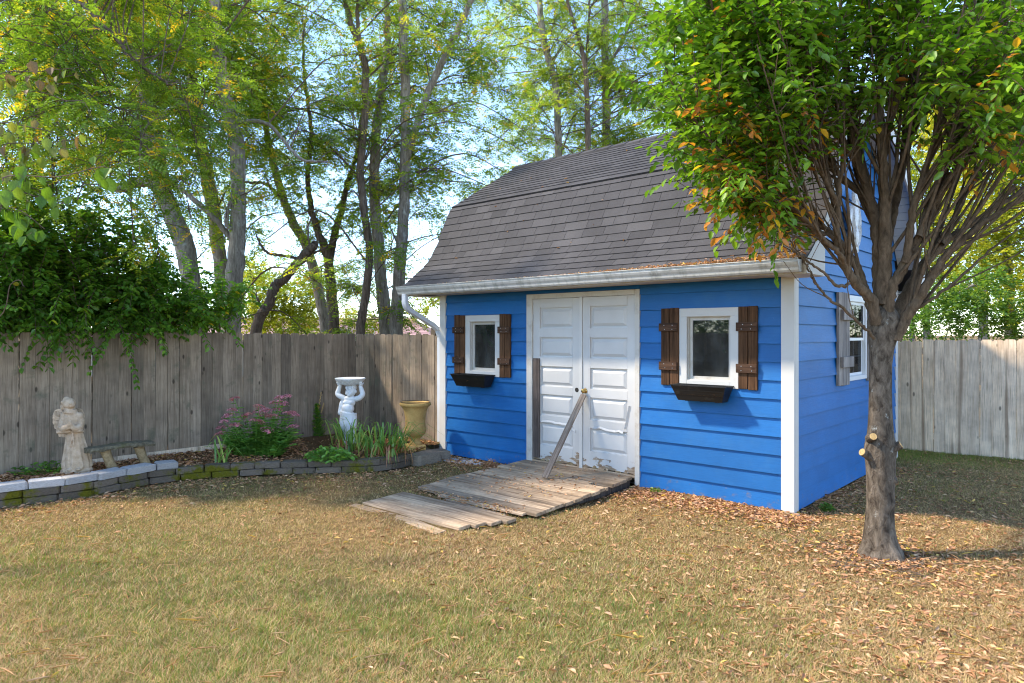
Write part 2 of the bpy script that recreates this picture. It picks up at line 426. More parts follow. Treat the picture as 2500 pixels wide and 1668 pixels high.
M['bark_dark'] = m_bark('dark_bark', (0.06, 0.042, 0.030), (0.21, 0.155, 0.115), (0.25, 0.25, 0.2), lich_at=(0.62, 0.75))
M['bark_horn'] = m_bark('hornbeam_bark', (0.034, 0.023, 0.015), (0.21, 0.165, 0.122), (0.46, 0.47, 0.43), sc_=(24, 24, 11), lich_at=(0.62, 0.68), bump=1.0)
M['bark_hornlimb'] = m_bark('hornbeam_limb_bark', (0.060, 0.040, 0.024), (0.180, 0.125, 0.080), (0.30, 0.29, 0.23), sc_=(30, 30, 12), lich_at=(0.64, 0.75), bump=0.4)
M['twig'] = m_bark('twig_bark', (0.08, 0.055, 0.038), (0.20, 0.145, 0.10))
M['cutwood'] = m_wood('fresh_cut_wood', (0.42, 0.26, 0.10), (0.60, 0.41, 0.19), rnd_amt=0.05, knots=False)

# ------------------------------------------------------------------ mesh helpers
class MB:
    def __init__(self):
        self.v = []; self.f = []; self.t = []
    def add(self, verts, faces, tint=None):
        o = len(self.v)
        self.v.extend([tuple(map(float, p)) for p in verts])
        for f in faces:
            self.f.append(tuple(i + o for i in f))
            self.t.append(0.5 if tint is None else tint)
    def box(self, x0, x1, y0, y1, z0, z1, tint=None):
        self.add([(x0, y0, z0), (x1, y0, z0), (x1, y1, z0), (x0, y1, z0), (x0, y0, z1), (x1, y0, z1), (x1, y1, z1), (x0, y1, z1)],
                 [(0, 3, 2, 1), (4, 5, 6, 7), (0, 1, 5, 4), (1, 2, 6, 5), (2, 3, 7, 6), (3, 0, 4, 7)], tint)
    def prism(self, poly, fn, d0, d1):
        """poly: list of 2-D points, fn(u, v, d) -> 3-D"""
        n = len(poly)
        vs = [fn(u, v, d0) for u, v in poly] + [fn(u, v, d1) for u, v in poly]
        fs = [tuple(range(n)), tuple(range(2 * n - 1, n - 1, -1))] + [(i, n + i, n + (i + 1) % n, (i + 1) % n) for i in range(n)]
        self.add(vs, fs)
    def tube(self, pts, rad, sides=6, cap=True, wob=0.0, rng=None):
        pts = np.asarray(pts, float); n = len(pts)
        rad = np.broadcast_to(np.asarray(rad, float), (n,))
        tan = np.gradient(pts, axis=0); tan = unit(tan)
        ref = np.array([0.0, 0, 1]) if abs(tan[0][2]) < 0.9 else np.array([1.0, 0, 0])
        u = unit(np.cross(ref, tan[0]))
        vs = []
        ang = np.arange(sides) * 2 * math.pi / sides
        for i in range(n):
            u = unit(u - tan[i] * np.dot(u, tan[i]))
            w = np.cross(tan[i], u)
            r = rad[i] * (1 + (wob * (rng.random(sides) - 0.5) * 2 if wob and rng is not None else 0))
            ring = pts[i] + np.outer(np.cos(ang) * r, u) + np.outer(np.sin(ang) * r, w)
            vs.extend(ring.tolist())
        fs = []
        for i in range(n - 1):
            for k in range(sides):
                k2 = (k + 1) % sides
                fs.append((i * sides + k, i * sides + k2, (i + 1) * sides + k2, (i + 1) * sides + k))
        if cap:
            fs.append(tuple(range(sides - 1, -1, -1)))
            fs.append(tuple((n - 1) * sides + k for k in range(sides)))
        self.add(vs, fs)
    def lathe(self, prof, seg=32, cx=0, cy=0, rfun=None):
        n = len(prof); vs = []
        for j in range(seg):
            a = 2 * math.pi * j / seg
            for (r, z) in prof:
                rr = r * (rfun(a, z) if rfun else 1)
                vs.append((cx + rr * math.cos(a), cy + rr * math.sin(a), z))
        fs = []
        for j in range(seg):
            j2 = (j + 1) % seg
            for i in range(n - 1):
                fs.append((j * n + i, j2 * n + i, j2 * n + i + 1, j * n + i + 1))
        self.add(vs, fs)
    def mesh(self, name):
        me = bpy.data.meshes.new(name)
        me.from_pydata(self.v, [], self.f)
        at = me.attributes.new("tint", 'FLOAT', 'FACE')
        at.data.foreach_set("value", self.t)
        me.update()
        return me

def fix_normals(me):
    bm = bmesh.new(); bm.from_mesh(me)
    bmesh.ops.recalc_face_normals(bm, faces=bm.faces)
    bm.to_mesh(me); bm.free()

def link(name, me, mat=None, parent=None, smooth=False, loc=None, rot=None):
    if isinstance(me, MB):
        me = me.mesh(name)
        fix_normals(me)
    if mat is not None and len(me.materials) == 0:
        me.materials.append(M[mat] if isinstance(mat, str) else mat)
    if smooth:
        me.polygons.foreach_set("use_smooth", [True] * len(me.polygons))
    o = bpy.data.objects.new(name, me)
    if parent is not None:
        o.parent = parent
    if loc is not None:
        o.location = tuple(map(float, loc))
    if rot is not None:
        o.rotation_euler = rot
    COL.objects.link(o)
    return o

def bevel(o, w=0.004, seg=2, angle=40):
    m = o.modifiers.new("bevel", 'BEVEL'); m.width = w; m.segments = seg; m.limit_method = 'ANGLE'; m.angle_limit = RAD(angle)
    return o

def empty(name, loc=(0, 0, 0), rz=0.0):
    o = bpy.data.objects.new(name, None)
    o.location = tuple(map(float, loc)); o.rotation_euler = (0, 0, rz); o.empty_display_size = 0.2
    COL.objects.link(o)
    return o
def tag(o, label=None, cat=None, group=None, kind=None):
    if label: o["label"] = label
    if cat: o["category"] = cat
    if group: o["group"] = group
    if kind: o["kind"] = kind
    return o

def fast_mesh(name, verts, faces, tint=None):
    """verts (n,3), faces (m,k) as arrays"""
    verts = np.ascontiguousarray(verts, np.float32); faces = np.ascontiguousarray(faces, np.int32)
    m, k = faces.shape
    me = bpy.data.meshes.new(name)
    me.vertices.add(len(verts)); me.vertices.foreach_set("co", verts.ravel())
    me.loops.add(m * k); me.loops.foreach_set("vertex_index", faces.ravel())
    me.polygons.add(m); me.polygons.foreach_set("loop_start", np.arange(0, m * k, k, dtype=np.int32))
    me.update(calc_edges=True)
    at = me.attributes.new("tint", 'FLOAT', 'FACE')
    at.data.foreach_set("value", np.ascontiguousarray(np.full(m, 0.5) if tint is None else tint, np.float32))
    return me

def leaf_arrays(P, D, N, L, Wd, fold=0.18, six=True):
    """folded leaf blades -> verts, quads (or tris when six is False)"""
    P = np.asarray(P, float); n = len(P)
    D = unit(D); S = unit(np.cross(D, N)); N = unit(np.cross(S, D))
    L = np.broadcast_to(np.asarray(L, float), (n,))[:, None]; Wd = np.broadcast_to(np.asarray(Wd, float), (n,))[:, None]
    f = fold * Wd
    if six:
        v = np.stack([P,
                      P + D * L * .32 + S * Wd * .47 + N * f, P + D * L * .68 + S * Wd * .40 + N * f * .9 - N * L * .04,
                      P + D * L - N * L * .12,
                      P + D * L * .68 - S * Wd * .40 + N * f * .9 - N * L * .04, P + D * L * .32 - S * Wd * .47 + N * f], axis=1)
        base = (np.arange(n) * 6)[:, None]
        q = np.stack([np.concatenate([base, base + 1, base + 2, base + 3], 1), np.concatenate([base, base + 3, base + 4, base + 5], 1)], axis=1).reshape(-1, 4)
        return v.reshape(-1, 3), q, 2
    v = np.stack([P, P + D * L * .45 + S * Wd * .5 + N * f, P + D * L, P + D * L * .45 - S * Wd * .5 + N * f], axis=1)
    base = (np.arange(n) * 4)[:, None]
    q = np.concatenate([base, base + 1, base + 2, base + 3], 1)
    return v.reshape(-1, 3), q, 1

def leaf_obj(name, P, D, N, L, Wd, tint, mat, parent=None, fold=0.18, six=True, kind="stuff", origin=(0, 0, 0)):
    v, q, per = leaf_arrays(P, D, N, L, Wd, fold, six)
    me = fast_mesh(name, v - np.asarray(origin, float), q, np.repeat(np.asarray(tint, float), per))
    o = link(name, me, mat, parent)
    if kind: o["kind"] = kind
    return o

_leafvar = {}
def leaf_variant(mat, tint):
    k = int(round(tint * 24)); key = (mat, k)
    if key not in _leafvar:
        v, q, per = leaf_arrays(np.zeros((1, 3)), [[0, 1, 0]], [[0, 0, 1]], 1.0, 1.0, 0.16, True)
        me = fast_mesh("leaf", v, q, np.full(2, k / 24.0)); me.materials.append(M[mat])
        _leafvar[key] = me
    return _leafvar[key]
def single_leaves(parent, origin, P, D, N, L, Wd, tint, mat):
    D = unit(D); S = unit(np.cross(D, N)); N = unit(np.cross(S, D))
    for i in range(len(P)):
        o = bpy.data.objects.new("leaf", leaf_variant(mat, float(tint[i])))
        o.parent = parent
        m = Matrix.Identity(4)
        for r in range(3):
            m[r][0] = S[i][r] * Wd[i]; m[r][1] = D[i][r] * L[i]; m[r][2] = N[i][r] * L[i]; m[r][3] = P[i][r] - origin[r]
        o.matrix_basis = m
        COL.objects.link(o)

def foliage(parent, origin, P, D, N, L, Wd, tint, mat, name="foliage", singles=0, fold=0.16, six=True):
    P = np.asarray(P); L = np.broadcast_to(L, (len(P),)); Wd = np.broadcast_to(Wd, (len(P),))
    keep = np.ones(len(P), bool)
    if singles:
        q = P - CAMP
        u = q[:, 0] / q[:, 1]; w = q[:, 2] / q[:, 1]
        inside = (q[:, 1] > 0.5) & (np.abs(u) < 0.735) & (w < 0.48) & (w > -0.5)
        score = np.where(inside, q[:, 1] / L, 1e9)
        ids = np.argsort(score)[:singles]
        keep[ids] = False
        single_leaves(parent, origin, P[ids], D[ids], N[ids], L[ids], Wd[ids], tint[ids], mat)
    leaf_obj(name, P[keep], D[keep], N[keep], L[keep], Wd[keep], tint[keep], mat, parent, fold, six, "stuff", origin)

def catmull(pts, n):
    pts = np.asarray(pts, float)
    if len(pts) == 2:
        return pts[0] + (pts[1] - pts[0]) * np.linspace(0, 1, n)[:, None]
    p = np.vstack([2 * pts[0] - pts[1], pts, 2 * pts[-1] - pts[-2]])
    m = len(pts) - 1
    out = []
    for u in np.linspace(0, m, n):
        i = min(int(u), m - 1); t = u - i
        p0, p1, p2, p3 = p[i], p[i + 1], p[i + 2], p[i + 3]
        out.append(0.5 * ((2 * p1) + (-p0 + p2) * t + (2 * p0 - 5 * p1 + 4 * p2 - p3) * t * t + (-p0 + 3 * p1 - 3 * p2 + p3) * t ** 3))
    return np.array(out)

# ------------------------------------------------------------------ ground
def gh(x, y):
    x = np.asarray(x, float); y = np.asarray(y, float)
    return 0.012 * np.sin(1.7 * x + 0.4) * np.sin(1.35 * y + 1.0) + 0.007 * np.sin(3.9 * x + 1.9 * y) - 0.015 + 0.10 * np.clip((x - 5.0) / 3.0, 0, 1) * np.clip((y - 8.0) / 3, 0, 1)
def build_ground():
    xs = np.concatenate([np.array([-900, -300, -100, -50, -30, -20, -14]), np.arange(-11, 11.01, 0.22), np.array([14, 20, 30, 50, 100, 300, 900])])
    ys = np.concatenate([np.array([-60, -20, -8, -3, 0]), np.arange(1.5, 14.01, 0.22), np.array([16, 20, 26, 36, 60, 120, 300, 900])])
    X, Y = np.meshgrid(xs, ys)
    Z = gh(X, Y) * (np.abs(X) < 13) * (Y < 15)
    v = np.stack([X, Y, Z], -1).reshape(-1, 3)
    nx = len(xs); i = np.arange((len(ys) - 1) * (nx - 1)); r = i // (nx - 1); c = i % (nx - 1)
    b = r * nx + c
    o = link("lawn", fast_mesh("lawn", v, np.stack([b, b + 1, b + 1 + nx, b + nx], 1)), 'ground', smooth=True)
    tag(o, "dry tan and green lawn strewn with fallen leaves", kind="structure")
build_ground()

# ------------------------------------------------------------------ garden shed
SH_L, SH_D, EAVE = 4.935, 3.90, 2.25
OV = 0.30
shed = empty("garden_shed", SC, SHED_ROT)
tag(shed, "bright blue lap-sided garden shed with grey gambrel shingle roof and white double doors", "shed")
# local frame of the shed: x = -s (0 at the front right corner, -SH_L at the left), y = t (0 front, SH_D back)
PROF = [(-0.490, 2.365), (-0.355, 2.462), (-0.181, 2.593), (-0.048, 2.704), (0.062, 2.83), (0.191, 3.086), (0.322, 3.351), (0.440, 3.575), (0.505, 3.635), (1.95, 4.49)]
PT = np.array([p[0] for p in PROF]); PZ = np.array([p[1] for p in PROF])
def roof_t(z):                     # front roof surface: distance t at a height
    return float(np.interp(z, PZ, PT))

WIN = [(-4.431, -3.781, 1.131, 1.957), (-1.169, -0.516, 1.149, 1.971)]
DOOR = (-3.318, -1.659, 0.03, 2.203)
ROWS = [0.0, 0.173, 0.351, 0.532, 0.708, 0.889, 1.071, 1.251, 1.431, 1.607, 1.782, 1.963, 2.14, 2.30]

def lap_board(name, u0, u1, z0, z1, holes, fn, mat, parent, skew=None):
    """one lap siding board; fn(u, z, out) -> local point; skew gives slanted ends (u0 top, u1 top)"""
    th = lambda z: 0.027 - 0.022 * (z - z0) / (z1 - z0)
    mb = MB(); last = None
    cuts = sorted({u0, u1, *[h for H in holes for h in H[:2] if u0 < h < u1]})
    for a_, b_ in zip(cuts[:-1], cuts[1:]):
        mid = (a_ + b_) / 2
        segs = [(z0, z1 + 0.012)]
        for H in holes:
            if H[0] < mid < H[1]:
                ns = []
                for p, q in segs:
                    if H[3] <= p or H[2] >= q:
                        ns.append((p, q))
                    else:
                        if H[2] > p: ns.append((p, H[2]))
                        if H[3] < q: ns.append((H[3], q))
                segs = ns
        segs = [(p, q) for p, q in segs if q - p >= 0.006]
        if not segs and mb.v:                      # an opening parts the board in two
            last = link(name, mb, mat, parent); mb = MB()
        for p, q in segs:
            at, bt = (a_, b_) if skew is None else skew
            vs = [fn(a_, p, 0), fn(b_, p, 0), fn(bt, q, 0), fn(at, q, 0), fn(a_, p, th(p)), fn(b_, p, th(p)), fn(bt, q, max(th(q), 0.004)), fn(at, q, max(th(q), 0.004))]
            mb.add(vs, [(0, 1, 2, 3), (7, 6, 5, 4), (0, 4, 5, 1), (1, 5, 6, 2), (2, 6, 7, 3), (3, 7, 4, 0)])
    if mb.v:
        last = link(name, mb, mat, parent)
    return last

def build_walls():
    # sheathing behind the boards, with openings
    mb = MB()
    y0, y1 = 0.002, 0.07
    zt = 2.68
    xs = sorted({-SH_L, 0.0, *[v for w in WIN for v in w[:2]], DOOR[0], DOOR[1]})
    for a_, b_ in zip(xs[:-1], xs[1:]):
        mid = (a_ + b_) / 2; segs = [(0.02, zt)]
        for H in WIN + [DOOR]:
            if H[0] < mid < H[1]:
                segs = [(0.02, H[2]), (H[3], zt)]
        for p, q in segs:
            if q - p > 0.005: mb.box(a_, b_, y0, y1, p, q)
    fw = link("front_wall", mb, 'dark', shed)
    f_front = lambda u, z, o: (u, -o, z)
    for z0, z1 in zip(ROWS[:-1], ROWS[1:]):
        z1 = min(z1, 2.27)
        if z0 < DOOR[3] and z0 >= DOOR[2] - 0.05:
            lap_board("siding_board", -SH_L + 0.10, DOOR[0] + 0.006, z0, z1, WIN, f_front, 'blue', fw)
            lap_board("siding_board", DOOR[1] - 0.006, -0.092, z0, z1, WIN, f_front, 'blue', fw)
            if z1 > DOOR[3]:
                pass
        else:
            lap_board("siding_board", -SH_L + 0.10, -0.092, z0, z1, WIN + [DOOR], f_front, 'blue', fw)
    lap_board("siding_board", DOOR[0] + 0.01, DOOR[1] - 0.01, 2.206, 2.27, [], f_front, 'blue', fw)
    # gable wall on the right, outward +x
    gw_b = MB()
    zs = [0.02] + [z for z in PZ if z > 2.3]
    pts = [(0.0, 0.02), (0.0, 2.30)] + [(max(0.0, t + 0.03), z - 0.06) for t, z in PROF if z > 2.75]
    half = pts + [(SH_D - t, z) for t, z in pts[::-1]]
    GW = (1.644, 2.395, 1.165, 2.145)
    # solid sheet with a hole: built as strips
    def strip(t0, t1, z0a, z0b, z1a, z1b):
        gw_b.add([(-0.07, t0, z0a), (-0.07, t1, z0b), (-0.07, t1, z1b), (-0.07, t0, z1a), (-0.002, t0, z0a), (-0.002, t1, z0b), (-0.002, t1, z1b), (-0.002, t0, z1a)],
                 [(0, 1, 2, 3), (7, 6, 5, 4), (0, 4, 5, 1), (1, 5, 6, 2), (2, 6, 7, 3), (3, 7, 4, 0)])
    ts = sorted({0.0, GW[0], GW[1], SH_D, *[t for t, _ in pts], *[SH_D - t for t, _ in pts], 1.95})
    topz = lambda t: float(np.interp(t if t <= 1.95 else SH_D - t, PT, PZ)) - 0.06
    for a_, b_ in zip(ts[:-1], ts[1:]):
        if b_ - a_ < 1e-4: continue
        if a_ >= GW[0] - 1e-6 and b_ <= GW[1] + 1e-6:
            strip(a_, b_, 0.02, 0.02, GW[2], GW[2]); strip(a_, b_, GW[3], GW[3], topz(a_), topz(b_))
        else:
            strip(a_, b_, 0.02, 0.02, topz(a_), topz(b_))
    gw = link("gable_wall", gw_b, 'dark', shed)
    f_gab = lambda u, z, o: (o, u, z)
    z = 0.005
    rows = [0.005, 0.178, 0.358, 0.540, 0.717, 0.897, 1.078, 1.258, 1.440, 1.618, 1.797, 1.978, 2.158]
    while rows[-1] < 4.4: rows.append(rows[-1] + 0.18)
    for z0, z1 in zip(rows[:-1], rows[1:]):
        if z1 <= 2.75:
            lap_board("siding_board", 0.085, SH_D - 0.085, z0, z1, [GW], f_gab, 'blue_gable', gw)
        else:
            a0 = max(0.085, roof_t(z0) + 0.03); a1 = max(0.085, roof_t(min(z1, 4.45)) + 0.03)
            lap_board("siding_board", a0, SH_D - a0, z0, z1, [], f_gab, 'blue_gable', gw, skew=(a1, SH_D - a1))
    # far walls: left gable and back, plain
    mb = MB()
    poly = [(0.0, 0.02)] + [(t, z) for t, z in pts[1:]] + [(SH_D - t, z) for t, z in pts[:0:-1]] + [(SH_D, 0.02)]
    mb.prism(poly, lambda u, v, d: (d, u, v), -SH_L, -SH_L + 0.07)
    mb.box(-SH_L + 0.07, -0.07, SH_D - 0.07, SH_D, 0.02, 2.68)
    mb.box(-SH_L + 0.07, -0.07, 0.07, SH_D - 0.07, 0.03, 0.08)
    link("rear_walls", mb, 'dark', shed)
    # corner posts (L section)
    def post(nm, x0, x1, y0, y1, x2, x3, y2, y3, z0, z1):
        m = MB(); m.box(x0, x1, y0, y1, z0, z1); m.box(x2, x3, y2, y3, z0 + 0.001, z1 - 0.001)
        return bevel(link(nm, m, 'white', shed), 0.003, 1)
    post("corner_post", -0.092, 0.034, -0.034, -0.001, 0.001, 0.0335, -0.0005, 0.085, -0.005, EAVE + 0.02)
    post("corner_post", -SH_L - 0.026, -SH_L + 0.10, -0.034, -0.001, -SH_L - 0.0255, -SH_L - 0.001, -0.0005, 0.085, -0.01, EAVE + 0.02)
    post("corner_post", 0.001, 0.026, SH_D - 0.085, SH_D + 0.026, -0.085, 0.0005, SH_D + 0.001, SH_D + 0.0255, -0.005, EAVE + 0.3)
build_walls()

def build_roof():
    # profile by arc length
    def arc(T, Z):
        d = np.hypot(np.diff(T), np.diff(Z)); return np.concatenate([[0], np.cumsum(d)])
    AL = arc(PT, PZ)
    x0, x1 = -SH_L - OV, OV
    brk = 8
    deck = MB()
    prof = list(zip(PT, PZ))
    full = [(t, z - 0.012) for t, z in prof] + [(SH_D - t, z - 0.012) for t, z in prof[-2::-1]]
    inner = [(t + 0.02 if t < 1.9 else t, z - 0.06) for t, z in prof] + [(SH_D - t - 0.02 if t < 1.9 else SH_D - t, z - 0.06) for t, z in prof[-2::-1]]
    n = len(full)
    vs = [(x0 + 0.01, t, z) for t, z in full] + [(x1 - 0.01, t, z) for t, z in full] + [(x0 + 0.01, t, z) for t, z in inner] + [(x1 - 0.01, t, z) for t, z in inner]
    fs = []
    for i in range(n - 1):
        fs += [(i, i + 1, n + i + 1, n + i), (2 * n + i, 3 * n + i, 3 * n + i + 1, 2 * n + i + 1), (i, 2 * n + i, 2 * n + i + 1, i + 1), (n + i, n + i + 1, 3 * n + i + 1, 3 * n + i)]
    fs += [(0, n, 3 * n, 2 * n), (n - 1, 2 * n - 1 + 2 * n, 3 * n - 1, 2 * n - 1)]
    fs[-1] = (n - 1, 3 * n - 1, 4 * n - 1, 2 * n - 1)
    deck.add(vs, fs, 0.15)
    roof = link("roof", deck, 'shingle', shed)
    rng = np.random.default_rng(3)
    def at(u):
        return float(np.interp(u, AL, PT)), float(np.interp(u, AL, PZ))
    def nrm(u):
        u = min(max(u, 0.02), AL[-1] - 0.02)
        t0, z0 = at(max(u - 0.02, 0)); t1, z1 = at(min(u + 0.02, AL[-1]))
        d = np.array([t1 - t0, z1 - z0]); d /= np.linalg.norm(d)
        return -d[1], d[0]
    def shingle(mb, xa, xb, u0, u1, tint, back=False, extra=0.0):
        ub = min(u1 + 0.012, AL[-1])
        sag = rng.uniform(-0.0025, 0.0025)
        vs = []
        for (u, hi, lo) in ((u0 + sag, 0.015 + extra * 0.5, 0.0 + extra * 0.3), (ub, 0.004, -0.004)):
            t, z = at(max(u, 0)); nt_, nz_ = nrm(u)
            for h in (hi, lo):
                for xx in (xa, xb):
                    tt = t + nt_ * h; zz = z + nz_ * h
                    vs.append((xx, SH_D - tt if back else tt, zz))
        # 0,1 = lower hi ; 2,3 = lower lo ; 4,5 = upper hi ; 6,7 upper lo
        mb.add(vs, [(0, 1, 5, 4), (2, 6, 7, 3), (0, 2, 3, 1), (4, 5, 7, 6), (0, 4, 6, 2), (1, 3, 7, 5)], tint)
    def course(u0, u1, back=False):
        x = x0 - rng.uniform(0, 0.2); out = []
        while x < x1:
            w = rng.choice([0.17, 0.22, 0.27, 0.31, 0.34])
            xa, xb = max(x, x0), min(x + w - 0.004, x1)
            if xb - xa > 0.02:
                tn = float(np.clip(rng.normal(0.5, 0.13), 0, 1))
                out.append((xa, xb, u0, u1, tn))
            x += w
        return out
    lower_end = AL[brk]
    nl = 13
    el = lower_end / nl
    for r in range(nl):
        for c in course(r * el - (0.02 if r == 0 else 0), (r + 1) * el):
            mb = MB(); shingle(mb, *c); link("shingle", mb, 'shingle', roof)
    nu = 14; eu = (AL[-1] - lower_end) / nu
    mb = MB()
    for r in range(nu):
        for c in course(lower_end + r * eu - (0.045 if r == 0 else 0), lower_end + (r + 1) * eu):
            shingle(mb, *c, extra=0.022 if r == 0 else 0.0)
    o = link("upper_shingles", mb, 'shingle', roof); tag(o, kind="stuff")
    mb = MB()
    for r in range(13):
        for c in course(r * AL[-1] / 13, (r + 1) * AL[-1] / 13): shingle(mb, *c, back=True)
    o = link("rear_shingles", mb, 'shingle', roof); tag(o, kind="stuff")
    x = x0
    while x < x1:                                                      # ridge caps
        m = MB(); xe = min(x + 0.30, x1)
        lift = 0.012
        m.add([(x, 1.95 - 0.13, 4.49 - 0.067 + 0.022), (x, 1.95, 4.49 + 0.024), (x, 1.95 + 0.13, 4.49 - 0.067 + 0.022), (xe, 1.95 - 0.13, 4.49 - 0.067 + 0.022 + lift), (xe, 1.95, 4.49 + 0.024 + lift), (xe, 1.95 + 0.13, 4.49 - 0.067 + 0.022 + lift),
               (x, 1.95 - 0.13, 4.41), (x, 1.95 + 0.13, 4.41), (xe, 1.95 - 0.13, 4.41), (xe, 1.95 + 0.13, 4.41)],
              [(0, 1, 4, 3), (1, 2, 5, 4), (0, 6, 7, 2, 1), (3, 4, 5, 9, 8), (0, 3, 8, 6), (2, 7, 9, 5), (6, 8, 9, 7)], float(rng.uniform(0.3, 0.7)))
        link("ridge_cap", m, 'shingle', roof)
        x += 0.27
    # eaves: soffit and fascia, front and back
    for back in (False, True):
        ft = (lambda t: SH_D - t) if back else (lambda t: t)
        m = MB(); ya, yb = sorted((ft(-0.455), ft(-0.001))); m.box(x0 + 0.02, x1 - 0.02, ya, yb, 2.250, 2.268); link("soffit", m, 'white_dirty', shed)
        m = MB(); ya, yb = sorted((ft(-0.478), ft(-0.456))); m.box(x0 + 0.02, x1 - 0.02, ya, yb, 2.238, 2.345); link("fascia", m, 'white_dirty', shed)
    # rakes: barge boards with the boxed returns at the eaves, and boarded soffits under the overhang
    for xa, xb, sx in ((x1 - 0.025, x1 - 0.003, 1), (x0 + 0.003, x0 + 0.025, -1)):
        prof_o = [(t, z - 0.014) for t, z in prof if z > 2.55]
        prof_i = []
        for i, (t, z) in enumerate(prof_o):
            j0 = prof_o[max(i - 1, 0)]; j1 = prof_o[min(i + 1, len(prof_o) - 1)]
            d = np.array([j1[0] - j0[0], j1[1] - j0[1]]); d /= np.linalg.norm(d)
            prof_i.append((t + d[1] * 0.125, z - d[0] * 0.125))
        prof_i[-1] = (1.95, prof_o[-1][1] - 0.15)
        for back in (False, True):
            g = (lambda t: SH_D - t) if back else (lambda t: t)
            m = MB()
            for i in range(len(prof_o) - 1):
                q = [prof_o[i], prof_o[i + 1], prof_i[i + 1], prof_i[i]]
                m.prism([(g(t), z) for t, z in q], lambda u, v, d: (d, u, v), xa, xb)
            link("rake_board", m, 'white', shed)
            m = MB()
            q = [(-0.478, 2.236), (0.008, 2.236)] + [(0.008, 2.56), (-0.06, 2.66)] + [(t, z - 0.016) for t, z in prof[2::-1]]
            m.prism([(g(t), z) for t, z in q], lambda u, v, d: (d, u, v), xa - 0.002 * (sx < 0), xb + 0.002 * (sx > 0))
            m.box(*sorted((xa if sx < 0 else -0.0, xb if sx < 0 else xa)) if sx > 0 else sorted((xb, -SH_L)), *sorted((g(-0.455), g(0.006))), 2.232, 2.2375)
            link("eave_return", m, 'white', shed)
            # soffit boards under the rake
            ra, rb = (0.026, xa - 0.001) if sx > 0 else (xb + 0.001, -SH_L - 0.026)
            u = 0.45; k = 0
            while u < AL[-1] - 0.02:
                ue = min(u + 0.105, AL[-1] - 0.01)
                t_a, z_a = at(u); t_b, z_b = at(ue - 0.006); na, nb = nrm(u), nrm(ue)
                m = MB()
                pts4 = [(t_a - na[0] * 0.075, z_a - na[1] * 0.075), (t_b - nb[0] * 0.075, z_b - nb[1] * 0.075), (t_b - nb[0] * 0.062, z_b - nb[1] * 0.062), (t_a - na[0] * 0.062, z_a - na[1] * 0.062)]
                m.prism([(g(t), z) for t, z in pts4], lambda uu, v, d: (d, uu, v), ra, rb)
                link("soffit_board", m, 'white', shed); u = ue
    # gutter, K-style trough open at the top
    gp = [(-0.480, 2.352), (-0.480, 2.246), (-0.548, 2.246), (-0.560, 2.262), (-0.566, 2.285), (-0.582, 2.308), (-0.592, 2.330), (-0.592, 2.352), (-0.604, 2.355), (-0.604, 2.362), (-0.585, 2.362)]
    inn = [(-0.582, 2.335), (-0.560, 2.300), (-0.490, 2.300), (-0.484, 2.352)]
    m = MB(); ga, gb = x0 - 0.01, x1 - 0.04
    m.prism(gp + inn, lambda u, v, d: (d, u, v), ga, gb)
    for xx in (ga, gb):
        m.prism([(-0.480, 2.352), (-0.480, 2.246), (-0.548, 2.246), (-0.560, 2.262), (-0.566, 2.285), (-0.582, 2.308), (-0.592, 2.330), (-0.592, 2.352)], lambda u, v, d: (d, u, v), xx - 0.002, xx + 0.002)
    gut = link("gutter", m, 'gutter', shed)
    # downspout with its ribbed elbow
    m = MB()
    path = [(-5.115, -0.535, 2.26), (-5.115, -0.535, 2.16)]
    for k in range(9):
        a_ = k / 8 * RAD(62)
        path.append((-5.115 + 0.0 * k, -0.535 + 0.14 * (1 - math.cos(a_)), 2.16 - 0.14 * math.sin(a_)))
    path += [(-5.07, -0.05, path[-1][2] - (0.485 - 0.14 * (1 - math.cos(RAD(62)))) / math.tan(RAD(62)) * 0.98)]
    path += [(-5.06, 0.03, path[-1][2] - 0.06), (-5.055, 0.07, path[-1][2] - 0.17), (-5.055, 0.07, 0.12)]
    path = np.array(path)
    tan = unit(np.gradient(path, axis=0)); rings = []
    for i, (p, tg) in enumerate(zip(path, tan)):
        sd = np.array([1.0, 0, 0]); up_ = unit(np.cross(sd, tg))
        sc_ = 1.0 + (0.05 if 2 <= i <= 9 and i % 2 == 0 else 0)
        rings += [p + sd * 0.040 * sc_ + up_ * 0.028 * sc_, p - sd * 0.040 * sc_ + up_ * 0.028 * sc_, p - sd * 0.040 * sc_ - up_ * 0.028 * sc_, p + sd * 0.040 * sc_ - up_ * 0.028 * sc_]
    n = len(path)
    fs = [(i * 4 + k, i * 4 + (k + 1) % 4, i * 4 + 4 + (k + 1) % 4, i * 4 + 4 + k) for i in range(n - 1) for k in range(4)] + [(3, 2, 1, 0), tuple(4 * (n - 1) + k for k in range(4))]
    m.add(rings, fs)
    link("downspout", m, 'spout', shed)
    return roof
ROOF = build_roof()

